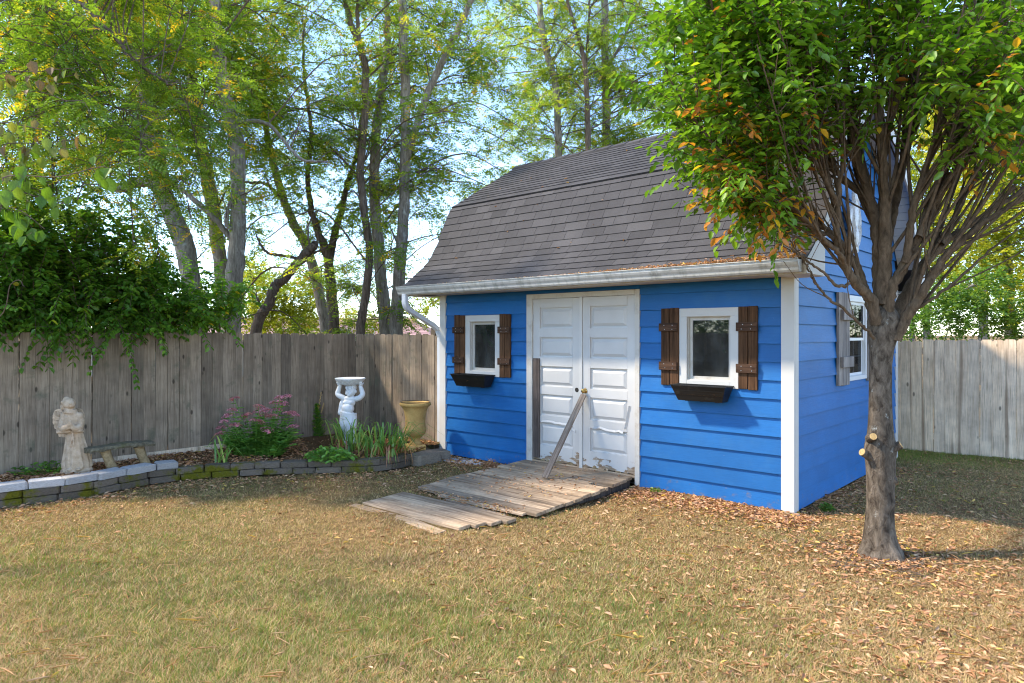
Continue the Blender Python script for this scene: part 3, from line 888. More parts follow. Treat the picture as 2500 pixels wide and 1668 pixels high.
def build_openings():
    # ---- double doors
    m = MB()
    for (x0, x1, z0, z1) in ((DOOR[0], DOOR[0] + 0.092, 0.02, 2.203), (DOOR[1] - 0.062, DOOR[1], 0.0, 2.203), (DOOR[0] + 0.0925, DOOR[1] - 0.0625, 2.143, 2.203)):
        m.box(x0, x1, -0.032, 0.03, z0, z1)
    bevel(link("door_frame", m, 'white_dirty', shed), 0.003, 1)
    m = MB(); m.box(DOOR[0] + 0.05, DOOR[1] - 0.05, -0.02, 0.06, 0.085, 0.118); link("threshold", m, 'plank', shed)
    pans = [(0.320, 0.590), (0.690, 0.950), (1.055, 1.300), (1.418, 1.658), (1.775, 2.028)]
    doors = []
    for (x0, x1) in ((-3.222, -2.492), (-2.452, -1.722)):
        stile = 0.108
        yf, yb = -0.010, 0.032
        m = MB()
        z0, z1 = 0.128, 2.140
        m.box(x0, x0 + stile, yf, yb, z0, z1); m.box(x1 - stile, x1, yf, yb, z0, z1)
        zz = z0
        for a_, b_ in pans + [(z1, z1)]:
            m.box(x0 + stile + 0.0003, x1 - stile - 0.0003, yf + 0.0004, yb, zz, a_); zz = b_
        d = bevel(link("door", m, 'door', shed), 0.0025, 1)
        doors.append(d)
        for a_, b_ in pans:                                           # raised panel with a sloped field
            p = MB(); xa, xb = x0 + stile, x1 - stile; e1, e2 = 0.016, 0.052
            lv = [(0.0, yf + 0.024), (e1, yf + 0.026), (e2, yf + 0.005)]
            vs = []
            for e, y in lv:
                vs += [(xa + e, y, a_ + e), (xb - e, y, a_ + e), (xb - e, y, b_ - e), (xa + e, y, b_ - e)]
            fs = [(i * 4 + k, i * 4 + (k + 1) % 4, i * 4 + 4 + (k + 1) % 4, i * 4 + 4 + k) for i in range(2) for k in range(4)] + [(8, 9, 10, 11)]
            p.add(vs, fs); p.box(xa + 0.001, xb - 0.001, yf + 0.0275, yb - 0.002, a_ + 0.001, b_ - 0.001)
            link("panel", p, 'door', d)
    rng = np.random.default_rng(8)
    # peeled skins and splits low on the leaves
    for (xa, xb, za, zb, d) in ((-2.30, -1.88, 0.60, 0.575, doors[1]), (-1.86, -1.80, 0.62, 0.90, doors[1]), (-3.08, -2.62, 0.60, 0.592, doors[0]), (-2.60, -2.55, 0.56, 0.52, doors[0])):
        p = MB(); nseg = 9; vs = []
        for i in range(nseg):
            f = i / (nseg - 1); x = xa + (xb - xa) * f; z = za + (zb - za) * f + rng.uniform(-0.012, 0.012)
            dx, dz = (0.0, 0.022) if abs(xb - xa) > abs(zb - za) else (0.018, 0.0)
            lift = 0.012 + 0.014 * rng.random()
            vs += [(x + dx, -0.0135, z + dz), (x, -0.012 - lift, z), (x + dx * 0.9, -0.0118, z + dz * 0.9)]
        p.add(vs, [(i * 3, i * 3 + 3, i * 3 + 4, i * 3 + 1) for i in range(nseg - 1)] + [(i * 3 + 1, i * 3 + 4, i * 3 + 5, i * 3 + 2) for i in range(nseg - 1)])
        link("peeling_skin", p, 'door', d)
    # rotten, broken foot of both leaves
    for d, xa, xb in ((doors[0], -3.10, -2.50), (doors[1], -2.44, -1.74)):
        x = xa
        while x < xb:
            w = rng.uniform(0.03, 0.11); h = rng.uniform(0.012, 0.05)
            p = MB(); p.add([(x, -0.013, 0.121), (x + w, -0.0135, 0.121), (x + w * 0.9, -0.013, 0.121 + h * 0.7), (x + w * 0.45, -0.0135, 0.121 + h), (x + w * 0.1, -0.013, 0.121 + h * 0.5),
                             (x, 0.0, 0.121), (x + w, 0.0, 0.121), (x + w * 0.9, 0.0, 0.121 + h * 0.7), (x + w * 0.45, 0.0, 0.121 + h), (x + w * 0.1, 0.0, 0.121 + h * 0.5)],
                            [(0, 1, 2, 3, 4), (9, 8, 7, 6, 5)] + [(i, 5 + i, 5 + (i + 1) % 5, (i + 1) % 5) for i in range(5)])
            link("broken_edge", p, 'bench_leg' if rng.random() < 0.6 else 'plank', d); x += w + rng.uniform(0.0, 0.10)
    m = MB(); m.box(-2.494, -2.450, -0.024, -0.0105, 0.10, 2.141); bevel(link("astragal", m, 'white', shed), 0.003, 1)
    m = MB(); m.box(-3.206, -3.108, -0.034, -0.0108, 0.150, 1.397); tag(bevel(link("patch_board", m, 'doorboard', doors[0]), 0.002, 1), "dark weathered board fixed along the hinge side of the door")
    # knob, empty knob hole, hinges
    m = MB(); m.lathe([(0.0, 0.062), (0.018, 0.060), (0.027, 0.048), (0.026, 0.036), (0.012, 0.026), (0.011, 0.008), (0.030, 0.006), (0.031, 0.0), (0.0, 0.0)], 20)
    k = link("knob", m, 'brass', doors[1], smooth=True, loc=(-2.412, -0.0105, 1.027), rot=(RAD(90), 0, 0))
    m = MB(); m.lathe([(0.0, 0.001), (0.021, 0.001), (0.024, 0.0035), (0.027, 0.001), (0.028, 0.0)], 20)
    link("knob_hole", m, 'dark', doors[0], loc=(-2.537, -0.0105, 1.030), rot=(RAD(90), 0, 0))
    for x, z, d in ((-3.228, 1.906, 0), (-3.228, 1.10, 0), (-3.228, 0.42, 0), (-1.719, 1.913, 1), (-1.719, 1.177, 1), (-1.719, 0.42, 1)):
        m = MB(); m.tube([(x, -0.014, z - 0.045), (x, -0.014, z + 0.045)], 0.006, 8); m.box(x - 0.012, x + 0.012, -0.0125, -0.0108, z - 0.04, z + 0.04)
        link("hinge", m, 'steel', doors[d])
    # ---- front windows with board shutters
    for wi, (x0, x1, z0, z1) in enumerate(WIN):
        win = MB(); c = 0.088
        win.box(x0, x1, -0.034, -0.004, z1 - c, z1)
        win.box(x0, x0 + c, -0.034, -0.004, z0, z1 - c - 0.0005); win.box(x1 - c, x1, -0.034, -0.004, z0, z1 - c - 0.0005)
        win.box(x0 + c + 0.0005, x1 - c - 0.0005, -0.0335, -0.004, z0, z0 + 0.07)
        wo = bevel(link("window", win, 'white', shed), 0.003, 1)
        fr = MB(); a_, b_ = x0 + c - 0.004, x1 - c + 0.004; p, q = z0 + 0.066, z1 - c + 0.004; d0, d1 = -0.003, 0.05
        fr.box(a_, a_ + 0.012, d0, d1, p, q); fr.box(b_ - 0.012, b_, d0, d1, p, q); fr.box(a_ + 0.0125, b_ - 0.0125, d0, d1, q - 0.012, q); fr.box(a_ + 0.0125, b_ - 0.0125, d0 - 0.006, d1, p, p + 0.014)
        s_ = 0.03
        fr.box(a_ + 0.0125, a_ + 0.0125 + s_, 0.022, 0.048, p + 0.0145, q - 0.0125); fr.box(b_ - 0.0125 - s_, b_ - 0.0125, 0.022, 0.048, p + 0.0145, q - 0.0125)
        fr.box(a_ + 0.013 + s_, b_ - 0.013 - s_, 0.0225, 0.0475, q - 0.0125 - s_, q - 0.0125); fr.box(a_ + 0.013 + s_, b_ - 0.013 - s_, 0.0225, 0.0475, p + 0.0145, p + 0.0145 + s_)
        link("window_frame", fr, 'white_dirty', wo)
        gl = MB(); gl.box(a_ + 0.013 + s_ - 0.004, b_ - 0.013 - s_ + 0.004, 0.032, 0.035, p + 0.0145 + s_ - 0.004, q - 0.0125 - s_ + 0.004)
        link("pane", gl, 'glass', wo)
        zs0, zs1 = z0 - 0.0, z1 + 0.006
        for (sa, sb) in ((x0 - 0.212, x0 - 0.004), (x1 + 0.003, x1 + 0.196)):
            hsh = MB(); hsh.box(sa + 0.004, sa + 0.010, -0.03, -0.018, zs0 + 0.1, zs0 + 0.2)
            s_emp = bpy.data.objects.new("shutter", None); s_emp.parent = shed; COL.objects.link(s_emp); s_emp.empty_display_size = 0.1
            wd = (sb - sa - 0.006) / 2
            for kx in range(2):
                pm = MB(); pm.box(sa + kx * (wd + 0.006), sa + kx * (wd + 0.006) + wd, -0.044, -0.0185, zs0 + rng.uniform(-0.006, 0.006), zs1 + rng.uniform(-0.005, 0.005))
                bevel(link("plank", pm, 'shutter', s_emp), 0.003, 1)
            for zb in ((z0 + 0.248 - 0.082), (z0 + 0.660 - 0.08)):
                pm = MB(); pm.box(sa - 0.016, sb - 0.010 if sa < x0 else sb + 0.004, -0.068, -0.0445, zb, zb + 0.088)
                bt = bevel(link("batten", pm, 'shutter_x', s_emp), 0.003, 1)
                for kx in range(2):
                    for dz in (0.022, 0.066):
                        sm = MB(); cx_ = sa + wd * (0.5 + kx) + rng.uniform(-0.01, 0.01); sm.lathe([(0, 0.002), (0.004, 0.0015), (0.005, 0.0)], 8)
                        link("screw", sm, 'steel', bt, loc=(cx_, -0.0682, zb + dz), rot=(RAD(90), 0, 0))
    # ---- vinyl sash window in the gable with grey shutters
    t0, t1, z0, z1 = 1.644, 2.395, 1.165, 2.145
    m = MB(); c = 0.05
    m.box(-0.03, 0.034, t0, t1, z1 - c - 0.02, z1); m.box(-0.03, 0.034, t0, t1, z0, z0 + c); m.box(-0.03, 0.0335, t0, t0 + c, z0 + c + 0.0005, z1 - c - 0.0205); m.box(-0.03, 0.0335, t1 - c, t1, z0 + c + 0.0005, z1 - c - 0.0205)
    wo = bevel(link("window", m, 'vinyl', shed), 0.003, 1)
    zi0, zi1 = z0 + c + 0.002, z1 - c - 0.022; zm = (zi0 + zi1) / 2
    for (za, zb, xo) in ((zm - 0.02, zi1, 0.012), (zi0, zm + 0.02, -0.008)):
        f = MB(); e = 0.032; ya, yb = t0 + c + 0.002, t1 - c - 0.002
        f.box(xo - 0.016, xo, ya, ya + e, za, zb); f.box(xo - 0.016, xo, yb - e, yb, za, zb); f.box(xo - 0.0158, xo - 0.0002, ya + e, yb - e, za, za + e); f.box(xo - 0.0158, xo - 0.0002, ya + e, yb - e, zb - e, zb)
        f.box(xo - 0.012, xo - 0.006, (ya + yb) / 2 - 0.008, (ya + yb) / 2 + 0.008, za + e, zb - e); f.box(xo - 0.0125, xo - 0.0055, ya + e, yb - e, (za + zb) / 2 - 0.008, (za + zb) / 2 + 0.008)
        link("sash", f, 'vinyl', wo)
        g = MB(); g.box(xo - 0.004, xo - 0.002, ya + e - 0.003, yb - e + 0.003, za + e - 0.003, zb - e + 0.003); link("pane", g, 'glass_screen', wo)
    for (ta, tb) in ((1.262, 1.640), (2.399, 2.777)):
        s_emp = bpy.data.objects.new("shutter", None); s_emp.parent = shed; COL.objects.link(s_emp); s_emp.empty_display_size = 0.1
        wd = (tb - ta - 0.016) / 3
        for kx in range(3):
            pm = MB(); pm.box(0.0195, 0.052, ta + kx * (wd + 0.008), ta + kx * (wd + 0.008) + wd, 1.135 + rng.uniform(-0.004, 0.004), 2.16 + rng.uniform(-0.004, 0.004)); bevel(link("plank", pm, 'shutter_grey', s_emp), 0.003, 1)
        for zb in (1.335, 1.855):
            pm = MB(); pm.box(0.0525, 0.090, ta + 0.04, tb + 0.03, zb, zb + 0.115); bevel(link("batten", pm, 'shutter_grey', s_emp), 0.003, 1)
    # ---- corner footing stones
    for (x, y, w, d_, h) in ((0.02, -0.06, 0.15, 0.11, 0.045), (-0.17, -0.045, 0.14, 0.10, 0.035), (-1.25, -0.02, 0.14, 0.08, 0.035), (-1.40, -0.02, 0.12, 0.08, 0.035)):
        st = MB(); st.box(x - w / 2, x + w / 2, y - d_ / 2, y + d_ / 2, -0.06, h - 0.04)
        bevel(link("footing_stone", st, 'block_tan', shed), 0.014, 2)
build_openings()

def build_ornament():
    o = empty("wall_ornament", W(-0.02, 1.70, 2.94), SHED_ROT)
    tag(o, "pale metal wall ornament of curled plates high on the blue gable", "ornament")
    sh = MB()
    def lobe(nm, cy, cz, ry, rz_, thick, rim=True, ang=0):
        mb = MB(); n = 22; vs = [(0.055 + thick, cy, cz)]
        for k, (sc_, xx) in enumerate(((0.55, thick * 0.8), (0.86, thick * 0.55), (0.92, thick * 0.9), (1.0, 0.0))):
            for j in range(n):
                a_ = 2 * math.pi * j / n; yy = ry * sc_ * math.cos(a_); z_ = rz_ * sc_ * math.sin(a_)
                vs.append((0.055 + xx, cy + yy * math.cos(ang) - z_ * math.sin(ang), cz + yy * math.sin(ang) + z_ * math.cos(ang)))
        fs = [(0, 1 + j, 1 + (j + 1) % n) for j in range(n)]
        for k in range(3):
            fs += [(1 + k * n + j, 1 + (k + 1) * n + j, 1 + (k + 1) * n + (j + 1) % n, 1 + k * n + (j + 1) % n) for j in range(n)]
        mb.add(vs, fs); link(nm, mb, 'silver', o, smooth=True)
    lobe("body_plate", 0.0, 0.10, 0.11, 0.21, 0.05); lobe("body_plate", 0.02, -0.13, 0.10, 0.13, 0.05); lobe("body_plate", 0.0, 0.31, 0.08, 0.09, 0.04)
    for sy in (-1, 1):
        lobe("side_plate", sy * 0.15, 0.09, 0.06, 0.12, 0.03, ang=sy * 0.4); lobe("side_plate", sy * 0.14, -0.11, 0.07, 0.13, 0.03, ang=-sy * 0.5)
    lobe("tail_plate", 0.02, -0.27, 0.12, 0.06, 0.025)
build_ornament()

# ------------------------------------------------------------------ window boxes (hang below the front windows)
def planter(x0, x1, ztop, label, seed):
    rng = np.random.default_rng(seed)
    o = empty("window_box", W(-(x0 + x1) / 2, -0.036, ztop), SHED_ROT)
    tag(o, label, "planter", "black plastic window boxes under the front windows")
    w = (x1 - x0) / 2; d = 0.20; h = 0.165
    def ring(sx, y0, y1, z): return [(-w * sx, -y0, z), (w * sx, -y0, z), (w * sx, -y1, z), (-w * sx, -y1, z)]
    m = MB()
    vs = ring(0.80, 0.02, d * 0.72, -h) + ring(0.985, 0.004, d, -0.012) + ring(1.0, 0.0, d + 0.012, -0.012) + ring(1.0, 0.0, d + 0.012, 0.0) + ring(0.965, 0.012, d - 0.004, 0.0) + ring(0.93, 0.014, d - 0.016, -0.06) + ring(0.78, 0.03, d * 0.70, -h + 0.012)
    fs = [(3, 2, 1, 0)]
    for i in range(6): fs += [(i * 4 + k, i * 4 + (k + 1) % 4, i * 4 + 4 + (k + 1) % 4, i * 4 + 4 + k) for k in range(4)]
    fs += [(24, 25, 26, 27)]
    m.add(vs, fs); bevel(link("trough", m, 'black', o), 0.003, 1)
    for k in range(3):
        r = MB(); y = -0.05 - k * 0.05; r.tube([(-w * 0.95, y, -0.014), (0, y, -0.022), (w * 0.95, y, -0.014)], 0.0035, 5); link("rail", r, 'black', o)
    s = MB(); s.add(ring(0.86, 0.022, d * 0.86, -0.10), [(0, 1, 2, 3)]); link("potting_soil", s, 'mulch', o)
    for sx in (-0.55, 0.0, 0.55):
        r = MB(); r.box(w * sx - 0.02, w * sx + 0.02, -d * 0.5, -d * 0.3, -h - 0.008, -h + 0.001); link("foot", r, 'black', o)
    n = 9
    P = np.stack([rng.uniform(-w * 0.8, w * 0.8, n), rng.uniform(-d * 0.8, -0.04, n), np.full(n, -0.09)], 1); D = unit(np.stack([rng.normal(0, 1, n), rng.normal(0, 1, n), rng.uniform(-0.1, 0.3, n)], 1)); N = unit(rng.normal(0, 0.4, (n, 3)) + UP)
    leaf_obj("dead_leaves", P, D, N, 0.05, 0.028, rng.uniform(0.1, 0.9, n), 'litter', o)
planter(-4.520, -3.855, 1.160, "black plastic window box under the small window beside the fence end", 1)
planter(-1.165, -0.560, 1.180, "black plastic window box under the window between doors and white corner post", 2)

# ------------------------------------------------------------------ prop stick against the doors
def build_stick():
    foot = W(2.436, -0.745, 0.105); top = W(2.405, -0.052, 0.985)
    d = unit(top - foot); L = np.linalg.norm(top - foot)
    o = MB(); o.box(-0.036, 0.036, -0.010, 0.010, 0, L)
    me = o.mesh("prop_stick"); fix_normals(me)
    ob = link("prop_stick", me, 'stick'); bevel(ob, 0.002, 1)
    xax = unit(-A + B * 0.18); xax = unit(xax - d * np.dot(xax, d)); yax = np.cross(d, xax)
    m = Matrix.Identity(4)
    for r in range(3):
        m[r][0], m[r][1], m[r][2], m[r][3] = xax[r], yax[r], d[r], foot[r]
    ob.matrix_world = m
    tag(ob, "grey weathered stick propped between the ramp and the brass door knob", "stick")
build_stick()

# ------------------------------------------------------------------ plank ramp
def ramp_z(t):
    return float(np.interp(t, [-2.75, -2.0, -1.75, 0.0], [0.012, 0.03, 0.045, 0.104]))
def build_ramp():
    o = empty("plank_ramp", SC, SHED_ROT)
    tag(o, "weathered grey plank ramp sloping from the white doors down to the lawn", "ramp")
    rng = np.random.default_rng(21)
    def pl(s0, s1, t0, t1, dz=0.0, thick=0.034, skew=0.0, roll=0.0, name="plank"):
        za, zb = ramp_z(t0) + dz, ramp_z(t1) + dz
        m = MB(); x0, x1 = -s1, -s0
        nx = 7; vs = []
        for i in range(nx):
            f = i / (nx - 1); x = x0 + (x1 - x0) * f; sk = skew * (f - 0.5); wv = 0.003 * math.sin(f * 5 + t0 * 9); rz_ = roll * (f - 0.5)
            for (t, z) in ((t0, za), (t1, zb)):
                vs += [(x, t + sk + rng.normal(0, 0.0015), z + wv + rz_), (x, t + sk, z - thick + wv + rz_)]
        fs = []
        for i in range(nx - 1):
            b = i * 4; c = b + 4
            fs += [(b, c, c + 2, b + 2), (b + 1, b + 3, c + 3, c + 1), (b, b + 1, c + 1, c), (b + 2, c + 2, c + 3, b + 3)]
        e = (nx - 1) * 4
        fs += [(0, 2, 3, 1), (e, e + 1, e + 3, e + 2)]
        m.add(vs, fs); return bevel(link(name, m, 'plank', o), 0.003, 1)
    t = -0.035
    k = 0
    while t > -1.72:
        w = 0.140
        rj = rng.uniform(-0.02, 0.02)
        s1 = 3.33 + rng.uniform(-0.03, 0.03) + 0.05 * min(1, -t)
        s0 = 1.74 - 0.06 * min(1.0, -t * 1.2) + rj
        if k in (5, 6, 8, 9):
            sm = rng.uniform(2.1, 2.7)
            pl(sm + 0.006, s1, t - w, t, rng.uniform(-0.004, 0.004)); pl(s0, sm, t - w, t, rng.uniform(-0.002, 0.006))
        elif k == 3:
            pl(s0 + 0.28, s1, t - w * 0.62, t, 0.004, roll=-0.02); pl(s0 + 0.02, s1 - 0.3, t - w, t - w * 0.66, -0.006)
        else:
            pl(s0, s1, t - w, t, rng.uniform(-0.003, 0.004), skew=rng.uniform(-0.006, 0.006))
        t -= w + rng.uniform(0.003, 0.010); k += 1
    pl(1.80, 2.95, -1.86, -1.80, -0.012, 0.02, 0.02, name="slat"); pl(1.95, 2.8, -1.945, -1.90, -0.02, 0.015, -0.03, name="slat")
    for j, (s0, s1, ta, sk) in enumerate(((1.76, 3.34, -1.99, 0.03), (1.80, 3.34, -2.125, 0.025), (1.84, 3.33, -2.262, 0.02), (1.88, 3.32, -2.40, 0.02))):
        pl(s0 + 0.02 * j, s1, ta - 0.132, ta, -0.003, 0.03, sk)
    pl(2.45, 3.38, -2.655, -2.56, -0.018, 0.02, 0.03); pl(2.02, 2.50, -2.70, -2.58, -0.02, 0.02, -0.05)
    for s in (1.80, 3.22):
        m = MB(); x = -s
        m.add([(x - 0.03, -1.70, -0.05), (x + 0.03, -1.70, -0.05), (x + 0.03, -0.05, -0.05), (x - 0.03, -0.05, -0.05), (x - 0.03, -1.70, ramp_z(-1.70) - 0.036), (x + 0.03, -1.70, ramp_z(-1.70) - 0.036), (x + 0.03, -0.05, ramp_z(-0.05) - 0.036), (x - 0.03, -0.05, ramp_z(-0.05) - 0.036)],
              [(0, 3, 2, 1), (4, 5, 6, 7), (0, 1, 5, 4), (1, 2, 6, 5), (2, 3, 7, 6), (3, 0, 4, 7)])
        link("stringer", m, 'doorboard', o)
build_ramp()

# ------------------------------------------------------------------ fences
_pick = {}
def picket_mesh(var, h, wd, mat):
    key = (var, round(h, 2), round(wd, 3), mat)
    if key not in _pick:
        c = 0.022; w = wd / 2
        m = MB(); m.prism([(-w, 0), (w, 0), (w, h - c), (w - c, h), (-w + c, h), (-w, h - c)], lambda u, v, d: (u, d, v), -0.008, 0.008)
        me = m.mesh("picket"); fix_normals(me); me.materials.append(M[mat]); _pick[key] = me
    return _pick[key]
def fence(name, origin, rz, xs, z0f, z1f, wd, mat, label, seed, rails=True, posts=()):
    rng = np.random.default_rng(seed)
    f = empty(name, origin, rz); tag(f, label, "fence")
    for x in xs:
        z0, z1 = z0f(x), z1f(x) + rng.normal(0, 0.007)
        me = picket_mesh(0, round((z1 - z0) * 50) / 50, wd * rng.choice([0.972, 0.980, 0.986]), mat)
        o = bpy.data.objects.new("picket", me); o.parent = f
        o.location = (x + rng.normal(0, 0.0015), rng.normal(0, 0.005), z1 - round((z1 - z0) * 50) / 50); o.rotation_euler = (0, rng.normal(0, 0.003), rng.normal(0, 0.02))
        COL.objects.link(o)
    xa, xb = min(xs) - 0.07, max(xs) + 0.07
    zb0 = z0f((xa + xb) / 2); zt0 = z1f((xa + xb) / 2)
    for z in (zb0 + 0.16, (zb0 + zt0) / 2, zt0 - 0.22):
        m = MB(); m.box(xa, xb, 0.012, 0.050, z, z + 0.085); link("rail", m, mat, f)
    for p, zp in posts:
        m = MB(); m.box(p - 0.045, p + 0.045, 0.052, 0.142, -0.2, zp); link("post", m, mat, f)
    return f
PW = 0.146
def fz0(x): return 0.10
FL = fence("picket_fence", W(6.90, 0.05, 0), math.atan2(B[1], B[0]), [-0.073 - PW * k for k in range(0, 112)], lambda x: 0.09, lambda x: 1.705 + 0.02 * min(1.0, -x / 4.0), PW, 'fence',
           "grey weathered picket fence running behind the flower bed under the bushes", 31, posts=[(-0.2, 1.66), (-2.6, 1.66), (-5.0, 1.66)])
m_ = MB(); m_.box(-4.3, -1.55, -0.034, -0.010, 0.05, 0.195); link("kickboard", m_, 'fence_pale', FL)
FR = fence("picket_fence", W(6.89, 0.06, 0), SHED_ROT, [0.075 + 0.1440 * k for k in range(13)], lambda x: 0.02, lambda x: 1.700 - 0.005 * x, 0.144, 'fence',
           "short return of grey pickets between the long fence and the shed's white corner", 32, posts=[(1.62, 1.79)])
FB = fence("picket_fence", W(0.55, 4.81, 0), SHED_ROT, [0.07 + 0.1395 * k for k in range(26)], lambda x: -0.02 + 0.02 * x, lambda x: 1.595 + 0.018 * x, 0.1395, 'fence_pale',
           "pale sunlit picket fence with brown streaks behind the blue gable", 33, posts=[(1.2, 1.5), (3.4, 1.5)])
# ------------------------------------------------------------------ flower bed and its block wall
PATH = np.array([[-7.6, 4.0], [-6.6, 5.05], [-5.75, 6.0], [-4.99, 6.70], [-4.47, 7.15], [-4.22, 7.55], [-3.97, 7.88], [-3.46, 8.15], [-2.74, 8.345], [-1.95, 8.43], [-1.55, 8.60], [-1.30, 8.90]])
PC = catmull(np.c_[PATH, np.zeros(len(PATH))], 240)
PA = np.concatenate([[0], np.cumsum(np.linalg.norm(np.diff(PC, axis=0), axis=1))])
def path_at(a_):
    p = np.array([np.interp(a_, PA, PC[:, 0]), np.interp(a_, PA, PC[:, 1]), 0.0])
    q = np.array([np.interp(a_ + 0.05, PA, PC[:, 0]), np.interp(a_ + 0.05, PA, PC[:, 1]), 0.0])
    q0 = np.array([np.interp(a_ - 0.05, PA, PC[:, 0]), np.interp(a_ - 0.05, PA, PC[:, 1]), 0.0])
    return p, unit(q - q0)
CAP_END = PA[np.argmin(np.abs(PC[:, 0] + 3.86))]
def wall_top(a_): return 0.225 if a_ < CAP_END else 0.15
def build_wall():
    w = empty("block_wall", (PC[100][0], PC[100][1], 0)); org = np.array([PC[100][0], PC[100][1], 0])
    tag(w, "low mossy garden wall of stacked blocks, light grey caps on one part", "garden wall")
    rng = np.random.default_rng(41)
    variants = {}
    def blk(mat, k):
        if (mat, k) not in variants:
            bm = bmesh.new(); bmesh.ops.create_cube(bm, size=1.0)
            for v in bm.verts: v.co.y += 0.5 * 0; 
            bmesh.ops.bevel(bm, geom=list(bm.edges), offset=0.075, segments=1, affect='EDGES')
            for v in bm.verts:
                v.co.x += rng.normal(0, 0.012); v.co.y += rng.normal(0, 0.022); v.co.z += rng.normal(0, 0.022)
            me = bpy.data.meshes.new("block"); bm.to_mesh(me); bm.free(); me.materials.append(M[mat]); variants[(mat, k)] = me
        return variants[(mat, k)]
    for course in range(3):
        a_ = 0.10 * course + 0.9
        end = PA[-1] if course < 2 else CAP_END
        while a_ < end - 0.1:
            ln = rng.uniform(0.26, 0.33)
            ln = min(ln, end - a_)
            p, tg = path_at(a_ + ln / 2)
            nrm = np.array([-tg[1], tg[0], 0])                  # towards the bed
            mat = 'block_grey' if course == 2 else 'block_dark'
            dep = 0.185 if course == 2 else 0.17
            p = p + nrm * (dep / 2 + 0.008 * course + rng.normal(0, 0.004) - (0.012 if course == 2 else 0)) + UP * (0.0375 + 0.075 * course - 0.004)
            o = bpy.data.objects.new("block", blk(mat, int(rng.integers(5)))); o.parent = w
            o.location = tuple(p - org); o.rotation_euler = (rng.normal(0, 0.012), rng.normal(0, 0.012), math.atan2(tg[1], tg[0]) + rng.normal(0, 0.02)); o.scale = (ln - 0.005, dep, 0.0745 + (0.004 if course == 2 else 0))
            COL.objects.link(o); a_ += ln + 0.003
    # the low flat slabs that end the wall at the shed corner
    for (xa, ya, ln, ang, z, h) in ((-1.17, 9.16, 0.42, RAD(52), 0.045, 0.15), (-1.06, 9.42, 0.36, RAD(30), 0.04, 0.13)):
        o = bpy.data.objects.new("block", blk('block_tan', 9)); o.parent = w
        o.location = (xa - org[0], ya - org[1], z); o.rotation_euler = (0, 0, ang); o.scale = (ln, 0.26, h); COL.objects.link(o)
build_wall()
def build_bed():
    n, mcol = 90, 14
    vs = []
    for i in range(n):
        a_ = PA[-1] * i / (n - 1)
        p, tg = path_at(a_); nrm = np.array([-tg[1], tg[0], 0])
        p = p + nrm * 0.10
        rel = p - SC; s, t = np.dot(rel, A), np.dot(rel, B)
        # foot on the fence: the long fence, or its return near the shed
        f = i / (n - 1)
        if f < 0.86:
            q = W(6.93, min(t + 0.9 * f, 0.04), 0)
        else:
            g = (f - 0.86) / 0.14
            q = W(6.93 - g * (6.93 - 4.98), 0.06, 0)
        zt = wall_top(a_) - 0.03 if a_ < CAP_END - 0.3 else (np.interp(a_, [CAP_END - 0.3, CAP_END + 0.2], [0.19, 0.125]))
        for j in range(mcol):
            h = j / (mcol - 1); pt = p * (1 - h) + q * h
            z = zt * (1 - h) + 0.135 * h + 0.018 * math.sin(pt[0] * 7 + pt[1] * 3) * math.sin(h * 3.1) + RNG.normal(0, 0.004)
            vs.append((pt[0], pt[1], z))
    vs = np.array(vs)
    idx = np.arange((n - 1) * (mcol - 1)); r = idx // (mcol - 1); c = idx % (mcol - 1); b = r * mcol + c
    o = link("mulch_bed", fast_mesh("mulch_bed", vs, np.stack([b, b + mcol, b + mcol + 1, b + 1], 1)), 'mulch', smooth=True)
    tag(o, "raised mulch bed covered in fallen leaves behind the block wall", kind="structure")
    return vs.reshape(n, mcol, 3)
BED = build_bed()
def bed_z(x, y):
    d = (BED[..., 0] - x) ** 2 + (BED[..., 1] - y) ** 2
    return float(BED[..., 2].ravel()[np.argmin(d)])

# ------------------------------------------------------------------ trees: locusts behind the fence
def compound_leaves(Bp, R, U, Lr, pairs, ll, lw, tint, rng):
    """pinnate leaves: Bp base points, R rachis directions, U up vectors"""
    Bp = np.asarray(Bp); n = len(Bp); R = unit(R); S = unit(np.cross(R, U)); U = unit(np.cross(S, R))
    P, D, N, L, T = [], [], [], [], []
    droop = -UP[None, :] * 0.25
    for j in range(pairs):
        f = 0.2 + 0.8 * j / (pairs - 1)
        c = Bp + R * (Lr * f)[:, None] + droop * (Lr * f * f)[:, None]
        for sg in (-1, 1):
            P.append(c); d = S * sg + R * 0.45 + droop * 0.6 + rng.normal(0, 0.18, (n, 3)); D.append(d); N.append(U + rng.normal(0, 0.35, (n, 3)))
            L.append(ll * (1 - 0.25 * abs(f - 0.55))); T.append(tint + rng.normal(0, 0.03, n))
    P.append(Bp + R * Lr[:, None] + droop * Lr[:, None]); D.append(R + droop); N.append(U); L.append(ll); T.append(tint)
    P = np.concatenate(P); D = np.concatenate(D); N = np.concatenate(N); L = np.concatenate(L); T = np.clip(np.concatenate(T), 0, 1)
    return P, D, N, L, L * lw, T

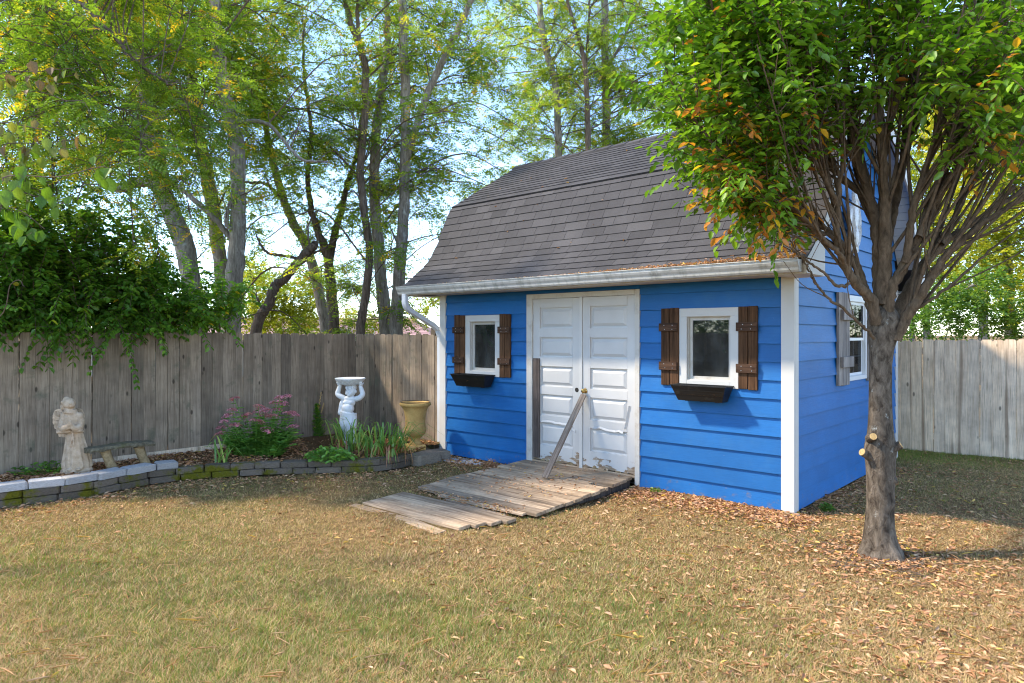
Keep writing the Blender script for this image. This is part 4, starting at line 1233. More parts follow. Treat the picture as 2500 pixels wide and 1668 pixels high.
def locust(name_label, limbs, clusters, mat_bark, seed, leaf_mat='locust', ll=0.061, group=None, twigs_per=9, leaves_per=8, pairs=6, csize=0.75, yellow=0.05, tint0=(0.45, 0.2), name="locust_tree", cat="tree"):
    """limbs: list of (px points, depth, widths px); clusters: list of world points for the leafy sprays"""
    rng = np.random.default_rng(seed)
    base = None
    tr = MB(); nodes = []; nrad = []
    paths = []
    for li, (pts, dep, wds) in enumerate(limbs):
        deps = np.linspace(dep[0], dep[1], len(pts)) if isinstance(dep, (tuple, list)) else np.full(len(pts), dep)
        P3 = np.array([px(x, y, d) for (x, y), d in zip(pts, deps)])
        if li == 0:
            P3[0] = [P3[1][0] + (P3[1][0] - P3[2][0]) * 0.1, P3[1][1], -0.1]
            base = np.array([P3[0][0], P3[0][1], 0.0])
        n = 8 * len(pts)
        C = catmull(P3, n); r = np.interp(np.linspace(0, 1, n), np.linspace(0, 1, len(wds)), wds) / 2 * np.interp(np.linspace(0, 1, n), np.linspace(0, 1, len(deps)), deps) / FPX
        C = C + rng.normal(0, 0.010, C.shape) * np.linspace(0.3, 1, n)[:, None]
        paths.append((C, r)); nodes.append(C); nrad.append(r)
    for C, r in paths:
        tr.tube(C - base, r, 9 if r[0] > 0.05 else 6, wob=0.10, rng=rng)
    t = empty(name, base); tag(t, name_label, cat, group)
    link("trunk", tr, mat_bark, t, smooth=True)
    if not len(clusters):
        return t
    nodes = np.concatenate(nodes); nrad = np.concatenate(nrad)
    br = MB(); LB, LR, LU, LT, LL_ = [], [], [], [], []
    ok = nodes[:, 2] > 1.6
    nodes, nrad = nodes[ok], nrad[ok]
    for c in clusters:
        c = np.asarray(c)
        d = np.linalg.norm(nodes - c - np.array([0, 0, -0.6]), axis=1) + rng.random(len(nodes)) * 0.5
        j = int(np.argmin(d)); st = nodes[j]
        mid = (st + c) / 2 + np.array([0, 0, 0.18 * np.linalg.norm(c - st)]) + rng.normal(0, 0.12, 3)
        path = catmull([st, mid, c, c + unit(c - mid) * csize * 0.5 - UP * 0.1], 12)
        r0 = min(nrad[j] * 0.45, 0.005 + 0.006 * np.linalg.norm(c - st))
        br.tube(path - base, np.linspace(r0, 0.005, 12), 5, cap=False)
        ctint = rng.normal(tint0[0], tint0[1] * 0.6)
        for k in range(twigs_per):
            f = rng.uniform(0.45, 1.0); p0 = path[min(int(f * 11), 11)]
            dr = unit(rng.normal(0, 1, 3) * np.array([1, 1, 0.55]) + unit(c - st) * 0.5)
            ln = csize * rng.uniform(0.5, 1.0)
            tw = catmull([p0, p0 + dr * ln * 0.5 + UP * 0.05, p0 + dr * ln - UP * 0.12 * ln], 5)
            br.tube(tw - base, np.linspace(0.006, 0.002, 5), 3, cap=False)
            nl = leaves_per
            for q in range(nl):
                g = (q + 0.7) / nl; b0 = tw[min(int(g * 4), 4)] + (tw[min(int(g * 4) + 1, 4)] - tw[min(int(g * 4), 4)]) * ((g * 4) % 1)
                sd = unit(np.cross(dr, UP)) * (1 if q % 2 else -1)
                rr = unit(sd * 0.9 + dr * 0.6 + rng.normal(0, 0.35, 3) - UP * 0.25)
                LB.append(b0); LR.append(rr); LU.append(unit(UP + rng.normal(0, 0.35, 3)))
                tt = ctint + rng.normal(0, tint0[1]); tt = min(max(tt, 0.0), 0.9)
                if rng.random() < yellow: tt = rng.uniform(0.94, 1.0)
                LT.append(tt); LL_.append(rng.uniform(0.15, 0.24))
    br_o = tag(link("branches", br, 'twig', t), kind="stuff")
    P, D, N, L, Wd, T = compound_leaves(np.array(LB), np.array(LR), np.array(LU), np.array(LL_) * (ll / 0.045), pairs, np.full(len(LB), ll), 0.48, np.array(LT), rng)
    leaf_obj("foliage", P, D, N, L, Wd, T, leaf_mat, t, 0.12, False, "stuff", base)
    return t

# how leafy each patch of the canopy is, columns 125 px wide from x = 0, rows 120 px high from y = -240
DENS = [
    [2, 2, 2, 2, 2, 2, 1, 2, 2, 2, 3, 3, 3, 2],
    [4, 4, 4, 4, 4, 3, 2, 3, 3, 3, 4, 5, 5, 4],
    [9, 8, 9, 9, 9, 6, 2, 4, 5, 3, 7, 8, 7, 5],
    [8, 8, 9, 9, 9, 6, 4, 5, 6, 5, 6, 8, 8, 5],
    [7, 7, 8, 8, 7, 7, 7, 6, 5, 2, 7, 8, 8, 5],
    [5, 5, 5, 4, 4, 4, 5, 5, 4, 3, 7, 6, 4, 2],
    [2, 2, 2, 2, 2, 3, 4, 4, 3, 2, 0, 0, 0, 0],
    [0, 0, 0, 0, 0, 2, 4, 3, 1, 0, 0, 0, 0, 0],
    [0, 0, 0, 0, 0, 1, 2, 1, 0, 0, 0, 0, 0, 0]]
TREES = {
    'T0': dict(dep=8.2, cols=(-3, 3)), 'T1': dict(dep=11.6, cols=(1, 4)), 'T2': dict(dep=13.6, cols=(2, 5)), 'T3': dict(dep=11.4, cols=(3, 6)),
    'T4': dict(dep=15.0, cols=(4, 6)), 'T5': dict(dep=14.0, cols=(5, 7)), 'T6': dict(dep=12.4, cols=(5, 8)), 'T7': dict(dep=13.4, cols=(6, 8)),
    'T8': dict(dep=12.8, cols=(7, 9)), 'T9': dict(dep=17.0, cols=(9, 11)), 'T10': dict(dep=17.5, cols=(11, 13)), 'T11': dict(dep=16.5, cols=(10, 12))}
def plan_clusters(seed=77, per=1.30):
    rng = np.random.default_rng(seed); out = {k: [] for k in TREES}
    for r, row in enumerate(DENS):
        for c, d in enumerate(row):
            opts = [k for k, v in TREES.items() if v['cols'][0] <= c <= v['cols'][1]]
            n = d * per
            n = int(n) + (rng.random() < n - int(n))
            for _ in range(n):
                k = opts[rng.integers(len(opts))]; dep = TREES[k]['dep'] + (rng.normal(0, 0.7) if k == 'T0' else rng.normal(0.75, 0.75))
                x = (c + rng.random()) * 125; y = -240 + (r + rng.random()) * 120
                out[k].append(px(x, y, dep))
    return out
CL = plan_clusters()
G = "locust trees along the far side of the fence"
locust("locust limb with large near leaves arching in over the fence from the picture's edge", [([(-420, 1500), (-400, 900), (-330, 400), (-150, 220), (60, 140), (240, 70), (330, 150), (420, 210)], (8.8, 7.8), [70, 50, 34, 26, 18, 13, 9, 5]), ([(-330, 400), (-150, 330), (0, 215), (60, 265), (98, 285), (100, 250), (155, 205), (210, 235), (300, 265)], (8.6, 7.8), [22, 18, 12, 10, 9, 9, 9, 7, 4]), ([(-380, 700), (-260, 100), (-60, -60), (150, -20), (270, 80)], (8.6, 7.6), [30, 20, 15, 12, 8])],
       CL['T0'], 'bark_dark', 1, ll=0.042, group=G, csize=0.62, twigs_per=9, leaves_per=8, pairs=7, yellow=0.10, tint0=(0.35, 0.2))
locust("grey locust trunk leaning away behind the dark bush, first from the bush", [([(500, 1300), (480, 819), (455, 620), (402, 480), (386, 420), (372, 300), (340, 150), (318, -60), (300, -200)], 12.0, [52, 48, 45, 44, 42, 38, 32, 26, 14]), ([(402, 470), (372, 448), (330, 446), (296, 462), (240, 440)], 12.0, [30, 26, 24, 20, 10]), ([(372, 300), (430, 262), (470, 255), (490, 240)], 11.8, [16, 14, 12, 8])],
       CL['T1'], 'bark_grey', 2, group=G, yellow=0.08)
locust("slim grey locust trunk standing between the leaning trunk and the thick lichened one", [([(552, 1300), (547, 819), (536, 620), (506, 430), (486, 330), (470, 200), (440, 60), (428, -100), (420, -200)], 14.0, [38, 36, 34, 32, 28, 24, 20, 14, 8])], CL['T2'], 'bark_grey', 3, group=G, yellow=0.07)
locust("thickest lichened locust trunk, rising straight at the tip of the dark bush", [([(560, 1300), (564, 815), (578, 600), (581, 400), (572, 320), (548, 220), (530, 100), (520, -80), (515, -200)], 11.6, [56, 50, 38, 36, 35, 32, 28, 22, 12]), ([(575, 590), (545, 560), (520, 530), (440, 460), (395, 430), (360, 440), (358, 395)], 11.6, [16, 13, 13, 12, 9, 7, 6]), ([(580, 300), (625, 296), (665, 310), (710, 365), (745, 392), (800, 395)], (11.6, 11.2), [10, 10, 9, 8, 7, 4]), ([(566, 560), (553, 545), (560, 500), (578, 480)], 11.5, [12, 12, 10, 8])],
       CL['T3'], 'bark_grey', 4, group=G, yellow=0.07)
locust("dead dark leaning stem with a broken top beside the yellow shrub", [([(600, 1300), (625, 815), (655, 745), (672, 700), (695, 678), (735, 633), (760, 607), (772, 597)], 12.5, [30, 27, 24, 24, 23, 22, 21, 17]), ([(735, 633), (690, 624), (655, 618), (638, 600), (625, 570)], 12.5, [9, 8, 7, 6, 3]), ([(757, 610), (752, 560), (765, 525), (782, 510)], 12.5, [5, 4, 4, 2]), ([(645, 762), (630, 735), (622, 705)], 12.4, [8, 6, 4]), ([(765, 620), (800, 600), (840, 570)], 12.5, [6, 4, 2])], [], 'bark_dark', 5, name="dead_tree")
locust("slender locust trunk curving left above the dead stem's broken top", [([(802, 1300), (795, 815), (770, 680), (748, 600), (720, 550), (690, 480), (668, 400), (650, 320), (640, 200), (600, 60)], 15.0, [26, 25, 24, 23, 22, 20, 17, 14, 11, 6]), ([(690, 490), (650, 450), (600, 445)], 14.8, [11, 9, 6])], CL['T4'], 'bark_grey', 6, group=G, yellow=0.06, tint0=(0.6, 0.2))
locust("forked locust trunk, its stems parting low above the fence", [([(820, 1300), (816, 815), (808, 700), (798, 620), (775, 560), (758, 500), (752, 420), (760, 330), (745, 200), (740, 60)], 14.0, [28, 27, 25, 22, 17, 14, 12, 10, 8, 5]), ([(803, 650), (815, 580), (835, 510), (848, 450), (870, 380), (880, 300)], 14.2, [20, 18, 15, 13, 10, 6])], CL['T5'], 'bark_dark', 7, group=G, yellow=0.06, tint0=(0.55, 0.2))
locust("dark thin locust trunk left of the two that touch at the fence", [([(872, 1300), (880, 815), (890, 740), (902, 620), (890, 520), (880, 420), (890, 300), (893, 200), (885, 130), (855, 50), (830, -60), (820, -180)], 12.4, [24, 23, 21, 19, 19, 19, 18, 18, 18, 14, 10, 6]), ([(888, 160), (874, 60), (872, -60)], 12.4, [12, 10, 7])], CL['T6'], 'bark_dark', 8, group=G, yellow=0.06)
locust("grey locust trunk bowing left, nearer the shed and touching its neighbour", [([(946, 1300), (942, 815), (928, 650), (916, 500), (914, 400), (926, 260), (942, 150), (946, 60), (938, -80), (935, -200)], 13.4, [34, 33, 28, 26, 25, 22, 18, 15, 11, 6])], CL['T7'], 'bark_grey', 9, group=G, yellow=0.06)
locust("straight grey locust trunk next to the gutter end, with a long limb slanting right", [([(964, 1300), (967, 815), (976, 650), (987, 500), (990, 300), (986, 100), (980, -80), (978, -200)], 12.8, [34, 32, 30, 27, 24, 22, 18, 9]), ([(988, 400), (1015, 315), (1048, 218), (1100, 112), (1150, 0), (1172, -80), (1185, -180)], (12.8, 12.3), [19, 18, 17, 16, 14, 12, 6])], CL['T8'], 'bark_grey', 10, group=G, yellow=0.06)
locust("pale thin trunk seen through leaves above the shed ridge, first from the open sky", [([(1372, 1300), (1366, 500), (1358, 230), (1342, 160), (1326, 90), (1316, 0), (1310, -150)], 17.0, [20, 19, 17, 16, 15, 14, 8])], CL['T9'], 'bark_grey', 11, group=G, yellow=0.03, tint0=(0.66, 0.15))
locust("pale upright trunk above the shed ridge beside the hornbeam crown", [([(1482, 1300), (1480, 352), (1478, 200), (1476, 0), (1474, -150)], 17.5, [22, 20, 19, 17, 10]), ([(1478, 165), (1510, 120), (1560, 10), (1590, -60)], 17.2, [9, 8, 6, 4])], CL['T10'], 'bark_grey', 12, group=G, yellow=0.03, tint0=(0.68, 0.15))
locust("forked slim trunk in the leaves above the middle of the shed ridge", [([(1440, 1300), (1436, 400), (1433, 250), (1428, 160), (1412, 90), (1385, 0), (1370, -120)], 16.5, [16, 14, 13, 12, 10, 8, 5]), ([(1430, 165), (1436, 90), (1440, 0), (1446, -80)], 16.5, [8, 7, 6, 4])], CL['T11'], 'bark_dark', 13, group=G, yellow=0.03, tint0=(0.66, 0.15))

# ------------------------------------------------------------------ leafy masses: shrubs and trees farther off
def leafy(name, label, cat, base, clumps, mat, seed, leaf=0.08, density=420, trunk=None, group=None, bark='bark_grey', tint=(0.5, 0.25), singles=0, aspect=0.55):
    rng = np.random.default_rng(seed)
    base = np.asarray(base, float)
    t = empty(name, base); tag(t, label, cat, group)
    tr = MB()
    for pts, r in (trunk or []):
        tr.tube(catmull(np.asarray(pts, float), 14) - base, np.linspace(r[0], r[1], 14), 7, wob=0.08, rng=rng)
    P, D, N, T, L = [], [], [], [], []
    for (c, rad) in clumps:
        c = np.asarray(c, float); rad = np.asarray(rad, float) * np.ones(3)
        if trunk:
            st = np.asarray(trunk[0][0][-1], float); st = st if trunk[0][0][-1][2] < c[2] + 1.5 else np.asarray(trunk[0][0][len(trunk[0][0]) // 2], float)
            tr.tube(catmull([st, (st + c) / 2 + rng.normal(0, 0.15, 3), c], 8) - base, np.linspace(trunk[0][1][1] * 0.6, 0.006, 8), 5, cap=False)
        else:
            tr.tube(catmull([base + rng.normal(0, 0.1, 3) * [1, 1, 0], (base + c) / 2 + rng.normal(0, 0.1, 3), c], 6) - base, np.linspace(0.02, 0.005, 6), 4, cap=False)
        ns = max(5, int(density / 420.0 * 2.6 * math.pi * rad[0] * rad[2] / (leaf * leaf * aspect * 0.7) / 14))
        ct = rng.normal(tint[0], tint[1] * 0.5)
        for _ in range(ns):                           # short shoots carrying leaves, so the mass breaks into sprays
            q = unit(rng.normal(0, 1, 3)) * rng.random() ** 0.45
            p0 = c + q * rad; dr = unit(q * 0.9 + rng.normal(0, 0.55, 3) + UP * 0.05); ln = rng.uniform(0.25, 0.6) * leaf * 7
            k = 14; g = np.linspace(0.1, 1, k)[:, None]
            pp = p0 + dr * g * ln - UP * (g ** 2) * ln * 0.2 + rng.normal(0, leaf * 0.25, (k, 3))
            sd = unit(np.cross(dr, UP)); sg = np.where(np.arange(k) % 2, 1, -1)[:, None]
            P.append(pp); D.append(sd * sg + dr * 0.5 + rng.normal(0, 0.35, (k, 3)) - UP * 0.25); N.append(UP + rng.normal(0, 0.5, (k, 3)))
            T.append(np.clip(ct + rng.normal(0, tint[1], k), 0, 0.985)); L.append(leaf * rng.uniform(0.65, 1.2, k))
    link("trunk" if trunk else "stems", tr, bark, t, smooth=True)
    P, D, N, T, L = map(np.concatenate, (P, D, N, T, L))
    foliage(t, base, P, D, N, L, L * aspect, T, mat, "foliage", singles, 0.15, singles > 0)
    return t
def blob(x, y, dep, rx, ry=None, rd=None):
    r = rx * dep / FPX
    return (px(x, y, dep), (r, rd or r, (ry or rx) * dep / FPX))
def gpx(x, dep): return np.array([(x - CXP) / FPX * dep, dep, 0.0])

# right-hand background, behind the pale fence
leafy("bushy_tree", "yellow-green sunlit tree behind the pale fence, at the picture's right edge", "tree", gpx(2470, 15.5),
      [blob(2380, 330, 15.5, 120), blob(2500, 260, 15, 130), blob(2440, 480, 15.2, 120), blob(2540, 520, 15, 110), blob(2420, 620, 15.4, 95), blob(2520, 700, 15.0, 100), blob(2600, 400, 15, 130), blob(2360, 180, 16, 110), blob(2480, 90, 16, 130)],
      'yellow', 101, 0.085, 800, trunk=[([gpx(2470, 15.5), px(2460, 640, 15.5), px(2440, 420, 15.5)], (0.13, 0.06)), ([px(2462, 660, 15.4), px(2390, 690, 15.2), px(2330, 720, 15.0)], (0.05, 0.02))], tint=(0.62, 0.25))
leafy("bushy_tree", "yellow-green tree behind the pale fence close to the shed's back eave", "tree", gpx(2270, 17),
      [blob(2230, 560, 17, 70, 60), blob(2300, 460, 17, 90), blob(2260, 640, 16.5, 70, 55), blob(2340, 560, 17, 80), blob(2210, 430, 18, 80), blob(2290, 320, 18, 100), blob(2220, 220, 18.5, 90), blob(2330, 700, 16.5, 70, 50)],
      'yellow', 102, 0.08, 800, trunk=[([gpx(2265, 17), px(2262, 650, 17), px(2290, 420, 17)], (0.10, 0.05)), ([gpx(2225, 17.5), px(2228, 700, 17.5), px(2240, 500, 17.5)], (0.07, 0.04))], tint=(0.48, 0.25))
leafy("leafy_shrub", "deep green arching shrub showing over the pale picket fence", "shrub", gpx(2330, 12.6),
      [blob(2230, 790, 12.4, 60, 40), blob(2310, 770, 12.6, 70, 55), blob(2390, 760, 12.7, 70, 55), blob(2460, 790, 12.6, 60, 45), blob(2340, 715, 12.8, 70, 45), blob(2270, 740, 12.7, 60, 45), blob(2420, 690, 13, 60, 45), blob(2520, 770, 12.4, 60, 50)],
      'midgreen', 103, 0.07, 900, tint=(0.45, 0.25))
leafy("bushy_tree", "darker green tree deep behind the sunlit yellow ones", "tree", gpx(2400, 23),
      [blob(2240, 640, 23, 90), blob(2350, 650, 23, 90), blob(2450, 600, 23, 90), blob(2560, 650, 23, 100), blob(2300, 500, 24, 90), blob(2420, 420, 24, 100), blob(2200, 330, 24, 90), blob(2550, 400, 24, 120), blob(2330, 250, 25, 100)],
      'midgreen', 104, 0.11, 480, trunk=[([gpx(2400, 23), px(2400, 600, 23), px(2390, 450, 23)], (0.16, 0.08))], tint=(0.7, 0.2))
leafy("leafy_shrub", "dense green shrub behind the pale fence past the picture's right edge", "shrub", gpx(2760, 12.4),  # added out of view, blocks the bright horizon from the gable panes
      [blob(2640 + 75 * k, 740 - 40 * (k % 2), 12.4 + 0.3 * (k % 3), 75, 70) for k in range(9)] + [blob(2680 + 110 * k, 600, 13.2, 90, 80) for k in range(6)], 'midgreen', 111, 0.11, 420, tint=(0.35, 0.25))
# left background, seen between the trunks
leafy("leafy_shrub", "bright yellow-green shrub behind the dead leaning stem", "shrub", gpx(660, 17.5),
      [blob(640, 700, 17.5, 60, 45), blob(700, 730, 17.5, 60, 45), blob(620, 770, 17.2, 55, 45), blob(680, 790, 17.2, 60, 40), blob(740, 770, 17.5, 45, 35), blob(615, 660, 17.8, 35, 28), blob(770, 700, 18, 40, 40)],
      'yellow', 105, 0.075, 1500, tint=(0.58, 0.2))
leafy("leafy_shrub", "low yellow-green bush between the thin trunks above the fence", "shrub", gpx(880, 19),
      [blob(850, 775, 19, 30, 22), blob(905, 790, 19, 35, 20), blob(750, 790, 19, 35, 25), blob(950, 795, 19, 25, 15)], 'yellow', 106, 0.075, 1300, tint=(0.45, 0.2))
leafy("bushy_tree", "distant green tree behind the downspout", "tree", gpx(1090, 30),
      [blob(1050, 750, 30, 40, 32), blob(1100, 720, 30, 50, 50), blob(1010, 775, 30, 30, 20), blob(1130, 660, 30, 60, 50), blob(1060, 700, 31, 40, 30)], 'yellow', 107, 0.13, 620, trunk=[([gpx(1090, 30), px(1090, 760, 30), px(1090, 720, 30)], (0.15, 0.08))], tint=(0.4, 0.25))
leafy("bushy_tree", "distant rounded green tree beyond the neighbouring roof", "tree", gpx(930, 44),
      [blob(900, 765, 44, 40, 22), blob(950, 755, 44, 45, 28), blob(860, 772, 44, 30, 16), blob(1000, 775, 44, 35, 18)], 'midgreen', 108, 0.2, 160, trunk=[([gpx(930, 44), px(930, 800, 44), px(930, 780, 44)], (0.2, 0.1))], tint=(0.6, 0.2))
leafy("bushy_tree", "distant dark conifer-like tree above the yellow shrub", "tree", gpx(620, 46),
      [blob(620, 690, 46, 34, 28), blob(600, 730, 46, 40, 30), blob(645, 730, 46, 34, 26), blob(560, 760, 46, 50, 30)], 'midgreen', 109, 0.2, 160, trunk=[([gpx(620, 46), px(620, 760, 46), px(620, 720, 46)], (0.2, 0.1))], tint=(0.3, 0.2))
# off to the side: what shades the lawn's edge and shows in the window panes
leafy("leafy_shrub", "dense shrub behind the fence beyond the picture's edge", "shrub", W(8.2, -7.6, 0),
      [(W(7.9 + 0.5 * math.sin(k * 2.1), -6.0 - 0.9 * k, 1.8 + 0.4 * math.sin(k)), (0.8, 0.8, 0.9)) for k in range(13)] + [(W(8.3, -9.5 - 1.1 * k, 3.1 + 0.4 * math.sin(k * 1.7)), (0.9, 0.9, 0.9)) for k in range(8)],
      'bush', 110, 0.11, 420, tint=(0.4, 0.25))

# ------------------------------------------------------------------ neighbouring house and cables
def build_house():
    o = empty("neighbour_house", gpx(700, 27)); org = np.array(gpx(700, 27))
    tag(o, "low neighbouring house with a faded pink shingle roof beyond the fence", "house")
    y0 = 27.0; xl = (150 - CXP) / FPX * y0; xr = (1062 - CXP) / FPX * y0; d = 8.0
    ze, zr = 1.45, 2.42
    m = MB(); m.box(xl + 0.5 - org[0], xr - 0.5 - org[0], 0.5, d - 0.5, 0, ze); link("wall", m, 'house_wall', o)
    m = MB(); hx = 1.15
    vs = [(xl - org[0], 0, ze), (xr - org[0], 0, ze), (xr - org[0], d, ze), (xl - org[0], d, ze), (xl + hx - org[0], d / 2, zr), (xr - hx - 0.3 - org[0], d / 2, zr)]
    m.add(vs, [(0, 1, 5, 4), (1, 2, 5), (2, 3, 4, 5), (3, 0, 4), (3, 2, 1, 0)])
    rf = link("roof", m, 'pink_roof', o)
    n_ = MB()
    for k in range(16):                                # courses of the roof
        f0, f1 = k / 16, (k + 1) / 16
        a0 = xl + hx * f0; a1 = xr - (hx + 0.3) * f0; ya = d / 2 * f0; za = ze + (zr - ze) * f0
        n_ = MB(); yb = d / 2 * f1; zb = ze + (zr - ze) * f1
        n_.add([(a0 - org[0], ya, za + 0.03), (a1 - org[0], ya, za + 0.03), (a1 - org[0], yb, zb + 0.012), (a0 - org[0], yb, zb + 0.012), (a0 - org[0], ya, za + 0.002), (a1 - org[0], ya, za + 0.002)], [(0, 1, 2, 3), (4, 5, 1, 0)])
        link("shingle_course", n_, 'pink_roof', rf)
    gx = (850 - CXP) / FPX * y0 - org[0]
    m = MB(); m.add([(gx - 1.3, -1.2, 1.3), (gx + 1.3, -1.2, 1.3), (gx, -1.2, 1.98), (gx - 1.3, 3.0, 1.3), (gx + 1.3, 3.0, 1.3), (gx, 3.0, 1.98)], [(0, 1, 2), (3, 5, 4), (0, 2, 5, 3), (1, 4, 5, 2), (0, 3, 4, 1)])
    g = link("porch_gable", m, 'pink_roof', o)
    m = MB(); m.add([(gx - 1.2, -1.215, 1.3), (gx + 1.2, -1.215, 1.3), (gx, -1.215, 1.92)], [(0, 1, 2)]); link("gable_face", m, 'house_wall', o)
    vx = (905 - CXP) / FPX * y0 - org[0]
    m = MB(); m.tube([(vx, 0.6, 1.5), (vx, 0.6, 1.92), (vx - 0.1, 0.6, 1.98)], 0.035, 8); link("vent_pipe", m, 'vinyl', o)
build_house()
for k, (xa, ya, xb, yb) in enumerate(((500, 668, 1000, 706), (500, 676, 1000, 716), (500, 690, 1000, 735))):
    m = MB(); p0, p1 = px(xa - 1400, ya - 110, 55), px(xb + 1600, yb + 110, 55); mid = (px(xa, ya, 55) + px(xb, yb, 55)) / 2
    m.tube(catmull([p0, mid, p1], 24), 0.018, 5)
    o = link("power_line", m, 'wire'); tag(o, ["top", "middle", "lowest"][k] + " of three thin cables crossing the pale sky between trunks", "cable", "power cables behind the trees")

# ------------------------------------------------------------------ dark bush spilling over the fence
def fence_depth(x):                      # depth of the long fence where it is seen at column x
    u = (x - CXP) / FPX; o = W(6.9, 0, 0)
    d = (u * o[1] - o[0]) / (B[0] - u * B[1])
    return o[1] + B[1] * d
def build_bush():
    rng = np.random.default_rng(51)
    base = W(7.7, -3.3, 0); t = empty("honeysuckle_bush", base)
    tag(t, "large dark green bush arching over the grey fence above the angel statue", "bush")
    poly = np.array([(-160, 400), (60, 400), (180, 430), (300, 485), (400, 560), (470, 620), (560, 625), (612, 690), (600, 745), (520, 795), (430, 815), (345, 850), (262, 872), (140, 848), (60, 812), (-160, 820)])
    def inside(x, y):
        c = False; j = len(poly) - 1
        for i in range(len(poly)):
            xi, yi = poly[i]; xj, yj = poly[j]
            if (yi > y) != (yj > y) and x < (xj - xi) * (y - yi) / (yj - yi) + xi: c = not c
            j = i
        return c
    st = MB(); P, D, N, T, L = [], [], [], [], []
    n = 0
    while n < 470:
        x, y = rng.uniform(-160, 612), rng.uniform(400, 872)
        if not inside(x, y): continue
        fd = fence_depth(x)
        dep = fd + (rng.uniform(-0.30, 0.05) if y > 780 else rng.uniform(-0.35, 1.3))
        tip = px(x, y, dep); n += 1
        rel = tip - SC; tt = np.dot(rel, B)
        root = W(7.55 + rng.uniform(-0.2, 0.7), min(tt * 0.55 - 1.5, -1.2) + rng.normal(0, 0.5), 0.1)
        over = np.array([0, 0, 0.35 + 0.25 * rng.random()])
        mid = root * 0.35 + tip * 0.65 + over; mid[2] = max(mid[2], 1.95)
        q = catmull([root, (root + mid) / 2 + np.array([0, 0, 0.45]), mid, tip], 22)
        if n % 2 == 0: st.tube(q - base, np.linspace(0.011, 0.0025, 22), 4, cap=False)
        shoots = [q[12:]]
        for k in range(3):
            j = rng.integers(11, 20); dr = unit((q[min(j + 1, 21)] - q[j]) + rng.normal(0, 0.11, 3)); ln = rng.uniform(0.25, 0.6)
            shoots.append(catmull([q[j], q[j] + dr * ln * 0.5 + UP * 0.03, q[j] + dr * ln - UP * 0.10], 8))
            st.tube(shoots[-1] - base, np.linspace(0.004, 0.0015, 8), 3, cap=False)
        ct = rng.normal(0.42, 0.12)
        for s_ in shoots:
            seg = np.linalg.norm(np.diff(s_, axis=0), axis=1).sum(); m = max(3, int(seg / 0.05))
            f = np.linspace(0.05, 1, m) * (len(s_) - 1); i0 = np.clip(f.astype(int), 0, len(s_) - 2); fr = (f - i0)[:, None]
            c = s_[i0] * (1 - fr) + s_[i0 + 1] * fr; dr = unit(s_[i0 + 1] - s_[i0]); sd = unit(np.cross(dr, UP))
            for sg in (-1, 1):
                P.append(c + rng.normal(0, 0.006, c.shape)); D.append(sd * sg + dr * 0.55 - UP * 0.45 + rng.normal(0, 0.22, c.shape)); N.append(UP + sd * sg * 0.4 + rng.normal(0, 0.35, c.shape))
                tv = np.clip(ct + rng.normal(0, 0.16, m), 0, 0.95); tv[rng.random(m) < 0.008] = 0.99
                T.append(tv); L.append(rng.uniform(0.055, 0.095, m))
    link("stems", st, 'twig', t)
    P, D, N, T, L = map(np.concatenate, (P, D, N, T, L))
    foliage(t, base, P, D, N, L, L * 0.62, T, 'bush', "foliage", 300, 0.14, True)
build_bush()

# ------------------------------------------------------------------ near branch with big drooping leaves (upper left)
def build_bigleaf():
    rng = np.random.default_rng(61)
    base = np.array([-7.0, 4.8, 0.0]); t = empty("mulberry_tree", base)
    tag(t, "near overhanging branch with large limp pale green leaves at the picture's edge", "tree")
    tr = MB(); tr.tube(catmull([base, base + [0.1, 0, 1.6], base + [0.25, 0.1, 2.6], base + [0.5, 0.1, 3.5]], 20) - base, np.linspace(0.11, 0.03, 20), 9)
    link("trunk", tr, 'bark_grey', t, smooth=True)
    br = MB(); P, D, N, T, L = [], [], [], [], []
    specs = [([(-120, 470), (20, 430), (140, 432), (240, 408), (275, 415)], 4.5, 17, (0.06, 0.115), 0.5), ([(-120, 560), (10, 470), (90, 480), (165, 500)], 4.5, 14, (0.06, 0.12), 0.45),
             ([(-120, 420), (0, 355), (110, 350), (215, 335)], 5.2, 20, (0.07, 0.12), 0.85), ([(-120, 250), (0, 180), (90, 175), (190, 165)], 5.4, 22, (0.06, 0.11), 0.93), ([(-120, 330), (0, 300), (70, 310), (140, 325)], 5.2, 16, (0.06, 0.11), 0.8), ([(-100, 800), (30, 690), (60, 700)], 5.6, 0, (0.05, 0.09), 0.3),
             ([(-110, 520), (-20, 500), (50, 515), (110, 560)], 4.7, 10, (0.08, 0.13), 0.3)]
    for pts, dep, n, sz, tc in specs:
        p3 = np.array([px(x, y, dep) for x, y in pts]); st = base + np.array([0.35, 0.1, min(max(2.2, p3[0][2] - 0.1), 3.3)])
        q = catmull(np.vstack([st, p3]), 26); br.tube(q - base, np.linspace(0.006, 0.0025, 26), 5, cap=False)
        for k in range(n):
            f = rng.uniform(0.35, 1.0); c = q[int(f * 25)] + rng.normal(0, 0.05, 3); pet = c + np.array([rng.normal(0, 0.05), rng.normal(0, 0.06), -0.03])
            br.tube(np.array([c, pet]) - base, [0.002, 0.0015], 3, cap=False)
            P.append(pet); D.append(unit(np.array([rng.normal(0.05, 0.28), rng.normal(0, 0.35), -1.0]))); N.append(unit(np.array([rng.normal(0, 0.6), -1.0, rng.normal(0.3, 0.4)])))
            T.append(np.clip(tc + rng.normal(0, 0.14), 0, 1)); L.append(rng.uniform(*sz))
    link("branches", br, 'twig', t)
    P, D, N, T, L = map(np.array, (P, D, N, T, L))
    single_leaves(t, base, P, D, N, L, L * 0.74, T, 'bigleaf')
build_bigleaf()

